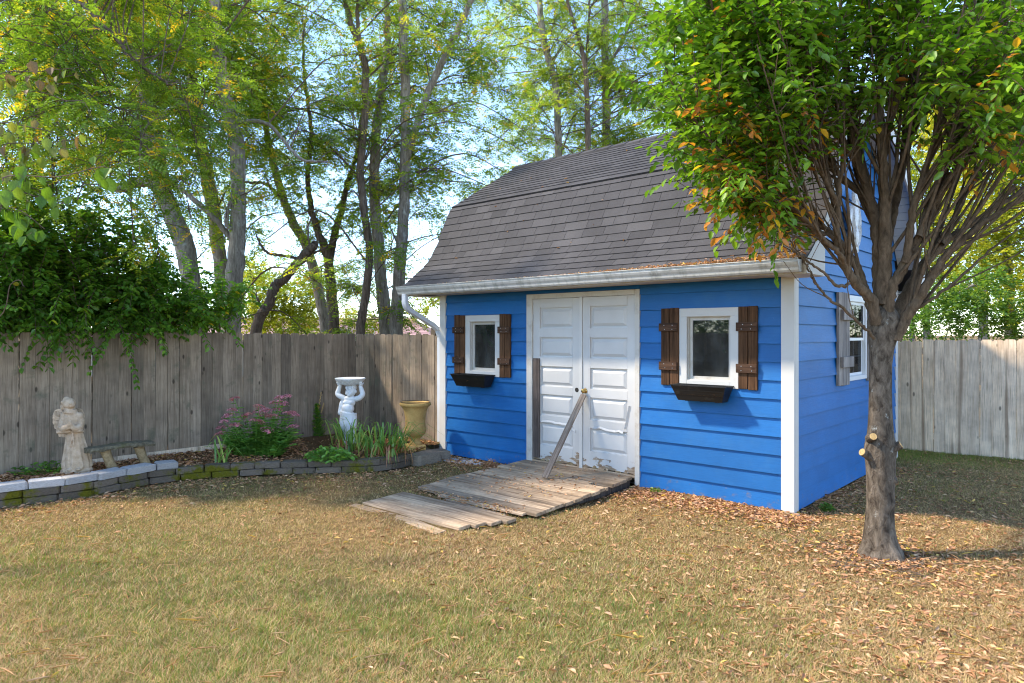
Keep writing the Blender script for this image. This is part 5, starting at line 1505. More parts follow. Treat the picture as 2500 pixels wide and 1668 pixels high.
# ------------------------------------------------------------------ hornbeam in front of the gable
def build_hornbeam():
    rng = np.random.default_rng(71)
    bx = on_ground(2152, 1350); Yh = bx[1]
    base = np.array([bx[0], bx[1], 0.0])
    t = empty("hornbeam_tree", base)
    tag(t, "smooth-barked tree with many upswept limbs and dense green leaves in front of the gable", "tree")
    K = Yh / FPX
    # trunk with flare, pruning swellings and shallow flutes
    prof = [(1372, 2152, 150), (1350, 2152, 116), (1325, 2150, 92), (1290, 2148, 78), (1230, 2149, 70), (1180, 2150, 72), (1130, 2149, 76), (1090, 2148, 78), (1060, 2149, 68), (1010, 2149, 61), (950, 2149, 58), (890, 2150, 58), (850, 2152, 64), (810, 2156, 80), (785, 2157, 84), (768, 2157, 74), (752, 2157, 52), (742, 2157, 22)]
    ys = np.array([p[0] for p in prof]); zz = EYE - (ys - HYP) * K
    xx = (np.array([p[1] for p in prof]) - CXP) * K; rr = np.array([p[2] for p in prof]) * K / 2 * 0.86
    zs = np.linspace(-0.03, zz[-1], 60); X = np.interp(zs, zz, xx); R_ = np.interp(zs, zz, rr)
    tr = MB(); sides = 22; vs = []
    for i, z in enumerate(zs):
        for k in range(sides):
            a_ = 2 * math.pi * k / sides
            fl = 1 + 0.035 * math.sin(3 * a_ + z * 2.2) + 0.025 * math.sin(5 * a_ - z * 4) + 0.02 * math.sin(9 * a_ + z * 7)
            if z < 0.16: fl += (0.16 - z) * 1.6 * max(0, math.sin(4 * a_ + 0.6)) ** 2
            fl += 0.10 * math.exp(-((z - 0.78) / 0.07) ** 2) * max(0, math.cos(a_ - 3.3)) + 0.12 * math.exp(-((z - 0.82) / 0.06) ** 2) * max(0, math.cos(a_ - 0.2)) + 0.14 * math.exp(-((z - 0.40) / 0.05) ** 2) * max(0, math.cos(a_ + 1.1)) ** 3 - 0.10 * math.exp(-((z - 0.32) / 0.04) ** 2) * max(0, math.cos(a_ + 1.9)) ** 4
            r = R_[i] * fl
            vs.append((X[i] - base[0] + r * math.cos(a_), r * math.sin(a_), z))
    fs = [(i * sides + k, i * sides + (k + 1) % sides, (i + 1) * sides + (k + 1) % sides, (i + 1) * sides + k) for i in range(len(zs) - 1) for k in range(sides)]
    tr.add(vs, fs + [tuple(range((len(zs) - 1) * sides, len(zs) * sides))])
    trunk = link("trunk", tr, 'bark_horn', t, smooth=True)
    # pruned stubs with pale cut faces
    for (x, y, dx, dy, dz, r) in ((2132, 1066, -0.02, -0.085, 0.03, 0.028), (2105, 1104, -0.10, -0.03, 0.05, 0.030), (2199, 1086, 0.10, -0.055, 0.070, 0.031), (2190, 1172, 0.085, -0.03, 0.02, 0.026)):
        p1 = px(x, y, Yh + dy - 0.02) - base; d = unit(np.array([dx, dy, dz])); p0 = p1 - d * 0.09
        m = MB(); m.tube([p0, p0 + d * 0.05, p1], [r * 1.35, r * 1.08, r], 12); st = link("stub", m, 'bark_horn', trunk, smooth=False)
        if y < 1150:
            m = MB(); m.tube([p1 - d * 0.001, p1 + d * 0.004], [r * 0.93, r * 0.92], 14); link("cut_face", m, 'cutwood', trunk)
    # limbs: (points in the picture, depth offsets, widths)
    limbs = [
        ([(2140, 790), (2128, 735), (2092, 695), (2062, 642), (2046, 598), (2046, 520), (2049, 453), (2057, 392), (2050, 300), (2030, 180), (2010, 40), (2000, -80)], (-0.05, -0.45), [34, 30, 26, 22, 18, 15, 13, 11, 9, 7, 5, 3]),
        ([(2061, 640), (2040, 612), (2000, 574), (1950, 520), (1880, 480), (1790, 400), (1700, 300), (1640, 200)], (-0.2, -0.8), [15, 13, 12, 11, 9, 8, 6, 4]),
        ([(2130, 760), (2112, 712), (2096, 658), (2056, 598), (2000, 545), (1930, 500), (1850, 440), (1770, 330), (1700, 200), (1660, 80)], (0.05, 0.25), [28, 24, 20, 17, 14, 12, 10, 8, 6, 4]),
        ([(2150, 790), (2150, 700), (2146, 600), (2135, 525), (2110, 440), (2090, 370), (2072, 250), (2060, 120), (2050, -60)], (0.02, 0.10), [46, 42, 38, 32, 27, 23, 18, 13, 7]),
        ([(2156, 740), (2160, 640), (2162, 540), (2158, 430), (2150, 300), (2150, 160), (2148, 0), (2146, -120)], (-0.02, -0.15), [44, 38, 32, 26, 21, 16, 11, 6]),
        ([(2160, 620), (2180, 520), (2200, 420), (2225, 300), (2240, 160), (2255, 0), (2262, -100)], (0.05, 0.25), [30, 27, 24, 20, 15, 10, 6]),
        ([(2166, 780), (2176, 716), (2213, 634), (2244, 580), (2279, 501), (2320, 430), (2390, 360), (2480, 290), (2580, 200)], (-0.04, -0.30), [34, 30, 27, 24, 20, 17, 13, 10, 6]),
        ([(2176, 790), (2198, 748), (2242, 666), (2300, 598), (2360, 555), (2440, 500), (2540, 430), (2640, 340)], (0.02, 0.35), [36, 33, 29, 24, 19, 15, 11, 6]),
        ([(2186, 830), (2222, 762), (2262, 695), (2310, 625), (2380, 560), (2470, 500), (2580, 440), (2700, 360)], (-0.06, -0.5), [32, 29, 25, 21, 17, 13, 9, 5]),
        ([(2215, 770), (2260, 740), (2330, 690), (2420, 610), (2520, 530)], (-0.06, -0.3), [12, 10, 8, 6, 3]),
        ([(2212, 640), (2222, 560), (2240, 470), (2280, 360), (2330, 230), (2370, 80), (2390, -80)], (-0.15, -0.4), [22, 20, 17, 14, 11, 8, 5]),
        ([(2244, 580), (2275, 480), (2330, 360), (2390, 250), (2440, 120), (2480, -40)], (-0.2, -0.1), [20, 17, 14, 11, 8, 5]),
        ([(2300, 598), (2345, 500), (2400, 400), (2460, 290), (2530, 150)], (0.1, 0.5), [17, 14, 11, 9, 5]),
        ([(2046, 500), (2010, 430), (1960, 350), (1900, 260), (1850, 140), (1820, 0)], (-0.3, -0.7), [12, 11, 10, 8, 6, 4]),
        ([(2056, 598), (2010, 570), (1940, 555), (1860, 520), (1800, 490)], (-0.05, -0.25), [12, 10, 8, 6, 3]),
        ([(2135, 525), (2100, 470), (2040, 420), (1960, 340), (1880, 220), (1810, 80), (1780, -60)], (0.08, 0.6), [20, 18, 15, 13, 10, 7, 4]),
        ([(2110, 440), (2080, 330), (2030, 230), (1960, 100), (1910, -40)], (0.1, 0.5), [18, 15, 12, 9, 5]),
        ([(2150, 420), (2170, 320), (2190, 200), (2195, 60), (2200, -80)], (0.0, -0.3), [18, 15, 12, 9, 5]),
        ([(2096, 680), (2050, 700), (2010, 665), (1975, 640), (1935, 610), (1905, 590)], (-0.1, -0.45), [10, 9, 7, 6, 4, 3]),
        ([(2133, 825), (2110, 800), (2060, 755), (2020, 725), (1990, 690), (1975, 660), (1955, 625), (1930, 590)], (-0.12, -0.5), [9, 8, 8, 7, 6, 5, 4, 3]),
        ([(2092, 404), (2020, 300), (1940, 230), (1850, 160), (1760, 60), (1720, -60)], (0.1, -0.9), [16, 14, 11, 9, 6, 4]),
        ([(2240, 470), (2300, 300), (2350, 150), (2400, 0)], (0.2, 0.9), [15, 12, 9, 5]),
    ]
    P, D, N, T, L = [], [], [], [], []
    Kx = lambda x, y, d: px(x, y, Yh + d)
    def leaves_on(path, f0, prob_orange, dens=0.029):
        seg = np.linalg.norm(np.diff(path, axis=0), axis=1).sum(); m = max(2, int(seg * (1 - f0) / dens))
        f = np.linspace(f0, 1, m) * (len(path) - 1); i0 = np.clip(f.astype(int), 0, len(path) - 2); fr = (f - i0)[:, None]
        c = path[i0] * (1 - fr) + path[i0 + 1] * fr; dr = unit(path[i0 + 1] - path[i0]); sd = unit(np.cross(dr, UP) + rng.normal(0, 0.1, c.shape)); sg = np.where(np.arange(m) % 2, 1.0, -1.0)[:, None]
        P.append(c + rng.normal(0, 0.008, c.shape)); D.append(sd * sg + dr * 0.75 - UP * 0.42 + rng.normal(0, 0.25, c.shape)); N.append(UP + sd * sg * 0.2 + rng.normal(0, 0.32, c.shape))
        base_t = rng.normal(0.34, 0.14); tv = np.clip(base_t + rng.normal(0, 0.14, m), 0, 0.90)
        if rng.random() < prob_orange: tv = np.clip(rng.normal(0.972, 0.015, m), 0.93, 1.0)
        else: tv[rng.random(m) < 0.012] = 0.945
        T.append(tv); L.append(rng.uniform(0.055, 0.092, m))
    def zone(p):
        """how leafy the crown is around a point: bare inside and underneath, dense outside and above"""
        q = p - CAMP; x = CXP + FPX * q[0] / q[1]; y = HYP - FPX * q[2] / q[1]
        low = np.interp(x, [1500, 1590, 1640, 1720, 1800, 1860, 1950, 2050, 2150, 2250, 2350, 2450, 2560], [300, 330, 390, 470, 510, 540, 330, 240, 215, 205, 220, 260, 320])
        return y < low, x, y
    for pts, dd, wd in limbs:
        n = len(pts); dz = np.linspace(dd[0], dd[1], n)
        q = catmull([Kx(x, y, d) for (x, y), d in zip(pts, dz)], 7 * n); q += rng.normal(0, 0.004, q.shape)
        mb = MB(); r = np.interp(np.linspace(0, 1, len(q)), np.linspace(0, 1, n), wd) * K / 2 * 0.86
        mb.tube(q - base, r, 9, cap=False, wob=0.06, rng=rng)
        total = np.linalg.norm(np.diff(q, axis=0), axis=1).sum()
        ns = int(total / 0.085)
        tw = MB()
        for k in range(ns):
            f = rng.uniform(0.22, 1.0); i = min(int(f * (len(q) - 1)), len(q) - 2); p0 = q[i]; tg = unit(q[i + 1] - q[i])
            side = unit(np.cross(tg, rng.normal(0, 1, 3)))
            dr = unit(tg * 0.85 + side * 0.62 + UP * 0.15); ln = rng.uniform(0.35, 0.85) * (1.15 - 0.4 * f)
            br = catmull([p0, p0 + dr * ln * 0.5 + rng.normal(0, 0.02, 3), p0 + dr * ln + UP * 0.06 + rng.normal(0, 0.03, 3)], 9)
            leafy_, x, y = zone(br[-1])
            if not leafy_ and rng.random() > 0.22: continue
            tw.tube(br - base, np.linspace(min(r[i] * 0.45, 0.0085), 0.0022, 9), 4, cap=False)
            if not leafy_ and rng.random() > 0.16: continue
            po = 0.34 if (not leafy_ or y > 220) and 1750 < x < 2480 else 0.02
            leaves_on(br, 0.35, po)
            for _ in range(3):
                j = rng.integers(3, 8); d2 = unit((br[j + 1] - br[j]) * 8 + rng.normal(0, 0.55, 3)); l2 = rng.uniform(0.12, 0.34)
                b2 = catmull([br[j], br[j] + d2 * l2 * 0.5, br[j] + d2 * l2 - UP * 0.03], 5); tw.tube(b2 - base, np.linspace(0.003, 0.0014, 5), 3, cap=False); leaves_on(b2, 0.15, po)
        br_o = link("limb", mb, 'bark_hornlimb', t, smooth=True)
        if wd[0] >= 12:                                # long steep stems that make the vase
            for _ in range(7 if wd[0] > 18 else 4):
                i = int(rng.uniform(0.12, 0.5) * (len(q) - 1)); tg = unit(q[i + 4] - q[i]); outw = q[i] - np.array([base[0], base[1], q[i][2]])
                dr = unit(tg * 0.8 + UP * 0.45 + unit(outw) * 0.22 + rng.normal(0, 0.22, 3)); ln = rng.uniform(0.9, 1.7)
                sq = catmull([q[i], q[i] + dr * ln * 0.35 + rng.normal(0, 0.02, 3), q[i] + dr * ln * 0.7 + UP * 0.07, q[i] + dr * ln + UP * 0.2], 14)
                sm = MB(); sm.tube(sq - base, np.linspace(min(r[i] * 0.6, 0.015), 0.0035, 14), 6, cap=False); link("stem", sm, 'bark_hornlimb', t, smooth=True)
                for b in range(5):
                    j = rng.integers(7, 13); d2 = unit((sq[j + 1] - sq[j]) * 9 + rng.normal(0, 0.5, 3)); l2 = rng.uniform(0.2, 0.45); b2 = catmull([sq[j], sq[j] + d2 * l2 * 0.5, sq[j] + d2 * l2], 6)
                    zl, x_, y_ = zone(b2[-1])
                    tw.tube(b2 - base, np.linspace(0.004, 0.0016, 6), 3, cap=False)
                    if zl: leaves_on(b2, 0.2, 0.10 if y_ > 130 else 0.01)
        o = link("twigs", tw, 'bark_hornlimb', br_o); tag(o, kind="stuff")
    # outer shell of leafy shoots that closes the crown
    shell = [(1640, 60), (1660, 160), (1600, 130), (1620, 240), (1650, 300), (1700, 380), (1740, 430), (1790, 330), (1700, 60), (1750, 160), (1800, 60), (1820, 230), (1870, 120), (1900, 40), (1880, 300), (1950, 160), (1980, 60), (1920, 220), (1620, 30), (1680, 250), (2040, 40), (2100, 90), (2150, 30), (2230, 60), (2300, 40), (2380, 90), (2440, 40), (2480, 160), (2420, 200), (2330, 150), (2490, 260), (1760, 250), (1730, 300), (2260, 150), (1840, 440), (1780, 510), (1870, 560), (1700, 330), (1720, 400), (1760, 440), (1800, 470), (1830, 500), (1770, 390), (1820, 420), (1860, 470), (1730, 350), (1690, 290), (1850, 520), (1800, 380), (1880, 430), (1750, 470), (1670, 350)]
    shell += [(rng.uniform(1600, 1960), rng.uniform(-60, 240)) for _ in range(64)] + [(rng.uniform(1960, 2620), rng.uniform(-200, 90)) for _ in range(36)] + [(rng.uniform(1640, 1900), rng.uniform(200, 400)) for _ in range(34)] + [(rng.uniform(2350, 2600), rng.uniform(60, 330)) for _ in range(12)] + [(rng.uniform(1620, 1950), rng.uniform(-300, -40)) for _ in range(30)]
    tw = MB(); allp = []
    for (x, y) in shell:
        lowlim = np.interp(x, [1590, 1640, 1720, 1800, 1900], [330, 380, 450, 520, 590])
        if x < 1900 and y > lowlim: continue
        d = rng.uniform(-1.3, 1.0); d *= 0.35 + 0.65 * min(1, max(0, (x - 1560) / 300)) if x < 1900 else 1
        tip = Kx(x, y, d); core = Kx(2100 + (x - 2100) * 0.35, min(y + 240, 640), d * 0.2)
        q = catmull([core, (core + tip) / 2 + UP * 0.05 + rng.normal(0, 0.05, 3), tip], 12)
        tw.tube(q[5:] - base, np.linspace(0.006, 0.002, 7), 4, cap=False)
        po = 0.16 if (y > 180 and x > 1700) else 0.015
        leaves_on(q[7:], 0.2, po)
        for _ in range(7):
            j = rng.integers(6, 11); d2 = unit((q[j + 1] - q[j]) * 5 + rng.normal(0, 0.55, 3)); l2 = rng.uniform(0.2, 0.42)
            b2 = catmull([q[j], q[j] + d2 * l2 * 0.5, q[j] + d2 * l2 - UP * 0.04], 6); tw.tube(b2 - base, np.linspace(0.0035, 0.0015, 6), 3, cap=False); leaves_on(b2, 0.1, po)
    o = link("outer_twigs", tw, 'bark_hornlimb', t); tag(o, kind="stuff")
    P, D, N, T, L = map(np.concatenate, (P, D, N, T, L))
    foliage(t, base, P, D, N, L, L * 0.52, T, 'horn', "crown", 300, 0.16, True)
    print("hornbeam leaves", len(P))
build_hornbeam()

# ------------------------------------------------------------------ garden statues, urn, bench
def ell(mb, c, r, seg=18, rng_=12, rot=None):
    c = np.asarray(c, float); r = np.asarray(r, float) * np.ones(3); vs = [(0, 0, 1)]
    for i in range(1, rng_):
        th = math.pi * i / rng_
        for j in range(seg):
            a_ = 2 * math.pi * j / seg; vs.append((math.sin(th) * math.cos(a_), math.sin(th) * math.sin(a_), math.cos(th)))
    vs.append((0, 0, -1)); vs = np.array(vs) * r
    if rot is not None: vs = vs @ np.array(Matrix.Rotation(rot[0], 3, rot[1])).T
    fs = [(0, 1 + j, 1 + (j + 1) % seg) for j in range(seg)]
    for i in range(rng_ - 2):
        fs += [(1 + i * seg + j, 1 + (i + 1) * seg + j, 1 + (i + 1) * seg + (j + 1) % seg, 1 + i * seg + (j + 1) % seg) for j in range(seg)]
    e = len(vs) - 1; b = 1 + (rng_ - 2) * seg
    fs += [(b + j, e, b + (j + 1) % seg) for j in range(seg)]
    mb.add(vs + c, fs)
def capsule(mb, pts, rad, n=14, sides=12):
    pts = np.asarray(pts, float); q = catmull(pts, n); r = np.interp(np.linspace(0, 1, n), np.linspace(0, 1, len(rad)), rad)
    mb.tube(q, r, sides); ell(mb, q[0], r[0], 12, 8); ell(mb, q[-1], r[-1], 12, 8)
def sculpt(name, mb, mat, parent, voxel=0.008, smooth=4):
    o = link(name, mb, mat, parent, smooth=True)
    m = o.modifiers.new("remesh", 'REMESH'); m.mode = 'VOXEL'; m.voxel_size = voxel; m.use_smooth_shade = True
    m = o.modifiers.new("smooth", 'SMOOTH'); m.iterations = smooth; m.factor = 0.5
    return o

def build_cherub():
    p = on_ground(855, 1083, 0.14); z0 = bed_z(p[0], p[1])
    o = empty("cherub_statue", (p[0], p[1], z0 - 0.01), -0.20)
    tag(o, "white cherub statue holding a woven basket dish above its head", "statue")
    u = 0.001192
    X = lambda cx: (cx - 740) * u
    Z = lambda cy: (1090 - cy) * u
    b = MB()
    ell(b, (X(738), 0, 0.03), (0.105, 0.095, 0.045)); ell(b, (X(738), 0, 0.0), (0.125, 0.11, 0.035))
    # legs
    capsule(b, [(X(668), -0.012, Z(760)), (X(662), -0.035, Z(870)), (X(676), -0.005, Z(950)), (X(684), -0.01, Z(1040))], [0.062, 0.052, 0.040, 0.032])
    capsule(b, [(X(772), 0, Z(770)), (X(782), -0.02, Z(880)), (X(778), 0.01, Z(960)), (X(776), 0, Z(1045))], [0.062, 0.054, 0.046, 0.040])
    for cx in (682, 776): ell(b, (X(cx), -0.045, Z(1058)), (0.030, 0.058, 0.022))
    # torso: hips, belly, chest, shoulders
    ell(b, (X(716), 0, Z(750)), (0.105, 0.082, 0.075)); ell(b, (X(718), -0.022, Z(660)), (0.092, 0.080, 0.078)); ell(b, (X(726), 0, Z(590)), (0.094, 0.066, 0.070)); ell(b, (X(735), 0.004, Z(545)), (0.104, 0.056, 0.045))
    for cx in (690, 762): ell(b, (X(cx), -0.045, Z(588)), (0.034, 0.026, 0.026))
    ell(b, (X(718), -0.098, Z(665)), (0.006, 0.006, 0.008))
    capsule(b, [(X(742), 0.006, Z(540)), (X(746), 0.0, Z(500))], [0.042, 0.040])
    # head, hair curls, face
    ell(b, (X(750), 0, Z(450)), (0.072, 0.076, 0.083)); ell(b, (X(744), -0.035, Z(482)), (0.052, 0.045, 0.044))
    for k in range(26):
        a_ = k * 2.399; f = 0.15 + 0.8 * k / 26; rr = math.sqrt(1 - (1 - f) ** 2)
        ell(b, (X(750) + 0.066 * rr * math.cos(a_), 0.008 + 0.066 * rr * math.sin(a_), Z(450) + 0.074 * (1 - f * 0.62)), 0.019 + 0.006 * math.sin(k * 1.7))
    for sx in (-1, 1):
        ell(b, (X(750) + sx * 0.073, 0.005, Z(458)), (0.014, 0.018, 0.022)); ell(b, (X(742) + sx * 0.032, -0.062, Z(478)), (0.020, 0.018, 0.018))
        ell(b, (X(742) + sx * 0.026, -0.071, Z(452)), (0.014, 0.008, 0.006))
    ell(b, (X(742), -0.083, Z(470)), (0.010, 0.014, 0.012)); ell(b, (X(742), -0.076, Z(491)), (0.017, 0.010, 0.005)); ell(b, (X(742), -0.070, Z(505)), (0.017, 0.014, 0.012))
    # arms raised to the dish
    capsule(b, [(X(655), 0.0, Z(535)), (X(612), -0.005, Z(515)), (X(578), 0, Z(488)), (X(590), 0.004, Z(440)), (X(606), 0, Z(390))], [0.040, 0.040, 0.038, 0.034, 0.027])
    capsule(b, [(X(822), 0.0, Z(545)), (X(866), -0.005, Z(528)), (X(898), 0, Z(490)), (X(884), 0.004, Z(440)), (X(872), 0, Z(392))], [0.040, 0.040, 0.038, 0.034, 0.027])
    for cx, sx in ((598, -1), (882, 1)):
        ell(b, (X(cx), -0.005, Z(372)), (0.026, 0.034, 0.022)); 
        for k in range(4):
            capsule(b, [(X(cx) - sx * 0.004 + (k - 1.5) * 0.013, -0.022, Z(368)), (X(cx) + (k - 1.5) * 0.014, -0.036, Z(352)), (X(cx) + (k - 1.5) * 0.014, -0.030, Z(338))], [0.009, 0.008, 0.0065], 6, 6)
        capsule(b, [(X(cx) + sx * 0.014, 0.0, Z(372)), (X(cx) + sx * 0.034, -0.004, Z(352))], [0.010, 0.008], 5, 6)
    # drapery: sash over one shoulder, bunched skirt with hanging folds
    capsule(b, [(X(650), 0.03, Z(540)), (X(628), 0.0, Z(600)), (X(620), -0.01, Z(660)), (X(618), -0.02, Z(715))], [0.026, 0.030, 0.030, 0.034])
    capsule(b, [(X(660), 0.05, Z(560)), (X(640), 0.05, Z(640)), (X(640), 0.04, Z(720))], [0.03, 0.035, 0.04])
    for k in range(7):
        f = k / 6; zz = Z(712 + 20 * f + (k % 2) * 10)
        pts = [(X(718) + 0.104 * math.sin(a_), -0.086 * math.cos(a_) , zz - 0.020 * math.sin(a_ + f) - 0.035 * f) for a_ in np.linspace(-1.9, 1.9, 9)]
        capsule(b, pts, [0.016, 0.022, 0.018], 24, 8)
    for k in range(9):
        f = k / 8; a_ = -0.3 + 1.9 * f
        xx = X(735) + 0.092 * math.sin(a_); yy = -0.078 * math.cos(a_)
        capsule(b, [(xx * 0.95, yy, Z(760)), (xx + 0.012 * math.sin(k * 2.2), yy - 0.012, Z(850)), (xx * 0.92, yy * 0.9, Z(940 + 30 * math.sin(k))), (xx * 0.9, yy * 0.8, Z(985))], [0.022, 0.024, 0.018, 0.010], 14, 8)
    sculpt("figure", b, 'plaster', o, 0.0058, 2)
    # woven dish
    d = MB(); zt = Z(300); zb = Z(382)
    prof = [(0.0, zb), (0.085, zb), (0.115, zb + 0.012), (0.165, zb + 0.050), (0.198, zb + 0.078), (0.208, zb + 0.086), (0.214, zb + 0.096), (0.206, zb + 0.104), (0.190, zb + 0.098), (0.150, zb + 0.065), (0.0, zb + 0.050)]
    d.lathe(prof, 64, X(740), 0, lambda a_, z: 1 + (0.016 * (1 if int((a_ / (2 * math.pi) * 32 + (z - zb) * 90)) % 2 else -1) if zb + 0.008 < z < zb + 0.082 else 0.012 * math.sin(a_ * 22)))
    link("dish", d, 'plaster', o, smooth=False)
    for dirn in (1, -1):
        for k in range(16):
            r0 = 2 * math.pi * k / 16; pts = []
            for f in np.linspace(0, 1, 8):
                rr = 0.119 + (0.202 - 0.119) * f; a_ = r0 + dirn * f * 0.5; pts.append((X(740) + rr * math.cos(a_), rr * math.sin(a_), zb + 0.012 + 0.066 * f))
            m = MB(); m.tube(pts, 0.0048, 5); link("weave_strand", m, 'plaster', o, smooth=True)
build_cherub()

def build_angel():
    p = on_ground(186, 1150, 0.2); z0 = bed_z(p[0], p[1])
    o = empty("angel_statue", (p[0], p[1], z0 - 0.005), 0.15)
    tag(o, "tan stone angel statue in a long robe looking up with clasped hands", "statue")
    u = 0.000731
    X = lambda cx: (cx - 640) * u
    Z = lambda cy: (1305 - cy) * u
    b = MB()
    ell(b, (X(650), 0, 0.022), (0.160, 0.125, 0.045)); ell(b, (X(650), 0, 0.0), (0.165, 0.13, 0.03))
    # robe as stacked folded rings
    lv = [(1262, 655, 0.128, 0.105), (1215, 655, 0.140, 0.112), (1150, 653, 0.138, 0.108), (1050, 645, 0.124, 0.098), (950, 636, 0.110, 0.088), (850, 628, 0.096, 0.078), (760, 622, 0.085, 0.070), (690, 618, 0.078, 0.064), (620, 604, 0.090, 0.068), (540, 592, 0.086, 0.066), (470, 582, 0.088, 0.060), (425, 574, 0.072, 0.052), (395, 565, 0.055, 0.048)]
    zs = [Z(l[0]) for l in lv][::1]
    n = 46; seg = 56; vs = []
    yy = np.linspace(lv[0][0], lv[-1][0], n); ly = np.array([l[0] for l in lv])[::-1]
    f_ = lambda k, y: np.interp(y, ly, np.array([l[k] for l in lv])[::-1])
    for y in yy:
        fold = np.interp(y, [395, 600, 700, 900, 1262], [0.01, 0.02, 0.04, 0.07, 0.11])
        for j in range(seg):
            a_ = 2 * math.pi * j / seg
            w = 1 + fold * (math.sin(11 * a_ + 0.9 * math.sin(y * 0.004)) * 0.6 + 0.5 * math.sin(7 * a_ + 1.0) + 0.25 * math.sin(19 * a_))
            vs.append((X(f_(1, y)) + f_(2, y) * w * math.cos(a_), f_(3, y) * w * math.sin(a_), Z(y) + (0.014 * math.sin(5 * a_ + 0.7) if y > 1240 else 0)))
    fs = [(i * seg + j, i * seg + (j + 1) % seg, (i + 1) * seg + (j + 1) % seg, (i + 1) * seg + j) for i in range(n - 1) for j in range(seg)] + [tuple(range(seg - 1, -1, -1)), tuple((n - 1) * seg + j for j in range(seg))]
    b.add(vs, fs)
    for cx in (620, 735): ell(b, (X(cx), -0.105, 0.045), (0.028, 0.035, 0.018))
    # cowl, neck, head tipped back, hair
    for k, (cy, r) in enumerate(((410, 0.060), (392, 0.055), (374, 0.050))):
        pts = [(X(565) + r * math.cos(a_), r * 0.85 * math.sin(a_), Z(cy) - 0.008 * math.cos(a_)) for a_ in np.linspace(0, 2 * math.pi, 14)]
        b.tube(pts, 0.014, 8)
    capsule(b, [(X(562), 0.0, Z(400)), (X(558), -0.004, Z(340))], [0.046, 0.043])
    ell(b, (X(545), -0.004, Z(278)), (0.062, 0.066, 0.064)); ell(b, (X(575), -0.032, Z(292)), (0.050, 0.040, 0.044)); ell(b, (X(592), -0.046, Z(308)), (0.030, 0.026, 0.024))
    ell(b, (X(600), -0.066, Z(274)), (0.012, 0.014, 0.012)); ell(b, (X(598), -0.062, Z(296)), (0.018, 0.009, 0.005)); ell(b, (X(600), -0.058, Z(310)), (0.016, 0.012, 0.010))
    for dx in (-0.024, 0.014): ell(b, (X(585) + dx, -0.060 + 0.006, Z(258)), (0.012, 0.007, 0.005))
    ell(b, (X(500), -0.030, Z(298)), (0.010, 0.016, 0.020))
    rr = np.random.default_rng(5)
    for k in range(34):
        a_ = rr.uniform(0, 2 * math.pi); f = rr.uniform(0, 1)
        ell(b, (X(530) + 0.050 * math.cos(a_) * (0.4 + 0.6 * f) - 0.012, 0.012 + 0.052 * math.sin(a_) * (0.4 + 0.6 * f), Z(262) + 0.050 * (1 - f) ), rr.uniform(0.013, 0.019))
    for (cx, cy, r) in ((470, 250, 0.020), (455, 285, 0.022), (462, 320, 0.024), (448, 345, 0.022), (470, 350, 0.020), (488, 330, 0.018), (440, 318, 0.018), (478, 228, 0.018)):
        ell(b, (X(cx), 0.004, Z(cy)), r); ell(b, (X(cx) + 0.01, 0.03, Z(cy) + 0.004), r)
    # sleeves and clasped hands
    capsule(b, [(X(470), -0.002, Z(450)), (X(466), -0.025, Z(560)), (X(486), -0.062, Z(640)), (X(545), -0.098, Z(632)), (X(600), -0.112, Z(612))], [0.036, 0.038, 0.042, 0.040, 0.032])
    capsule(b, [(X(690), -0.002, Z(455)), (X(718), -0.022, Z(555)), (X(722), -0.055, Z(612)), (X(700), -0.095, Z(640)), (X(662), -0.110, Z(618))], [0.034, 0.036, 0.038, 0.036, 0.031])
    for (cx, cy) in ((480, 690), (560, 680), (700, 676)): ell(b, (X(cx), -0.080, Z(cy)), (0.050, 0.034, 0.022))
    for k in range(4): capsule(b, [(X(606 + 4 * k), -0.125 - 0.003 * k, Z(600 - 4 * k)), (X(622 + 3 * k), -0.136, Z(560 - 6 * k)), (X(632 + 2 * k), -0.128, Z(522 - 3 * k))], [0.013, 0.011, 0.008], 7, 7)
    for k in range(4): capsule(b, [(X(664 - 2 * k), -0.122 - 0.003 * k, Z(602 - 4 * k)), (X(650 - 2 * k), -0.134, Z(565 - 6 * k)), (X(642), -0.126, Z(524 - 3 * k))], [0.013, 0.011, 0.008], 7, 7)
    for cx in (612, 655): ell(b, (X(cx), -0.116, Z(598)), (0.024, 0.020, 0.026))
    # rope belt with hanging ends
    b.tube([(X(618) + 0.083 * math.cos(a_), 0.070 * math.sin(a_), Z(700)) for a_ in np.linspace(0, 2 * math.pi, 20)], 0.010, 8)
    for dx in (-14, 12): capsule(b, [(X(640), -0.078, Z(700)), (X(640 + dx), -0.086, Z(800)), (X(640 + dx * 2), -0.098, Z(900))], [0.008, 0.008, 0.007], 10, 6)
    sculpt("figure", b, 'angel', o, 0.0050, 1)
    # wings: overlapping feathers on a curved blade
    for sx in (-1, 1):
        wing = MB()
        outl = [(440, 430), (400, 372), (350, 362), (300, 390), (275, 460), (278, 530), (300, 600), (345, 690), (400, 760), (470, 806), (500, 760), (490, 650), (470, 540)]
        yb, yf = 0.055, 0.085
        fx = lambda cx: X(cx) if sx < 0 else (2 * X(480) - X(cx))
        m_poly = [(fx(x), Z(y)) for x, y in outl]
        wing.prism(m_poly, lambda a_, v, d: (a_, d + (0.05 if sx > 0 else 0), v), yb, yf - 0.006)
        wo = link("wing", wing, 'angel', o); bevel(wo, 0.008, 2)
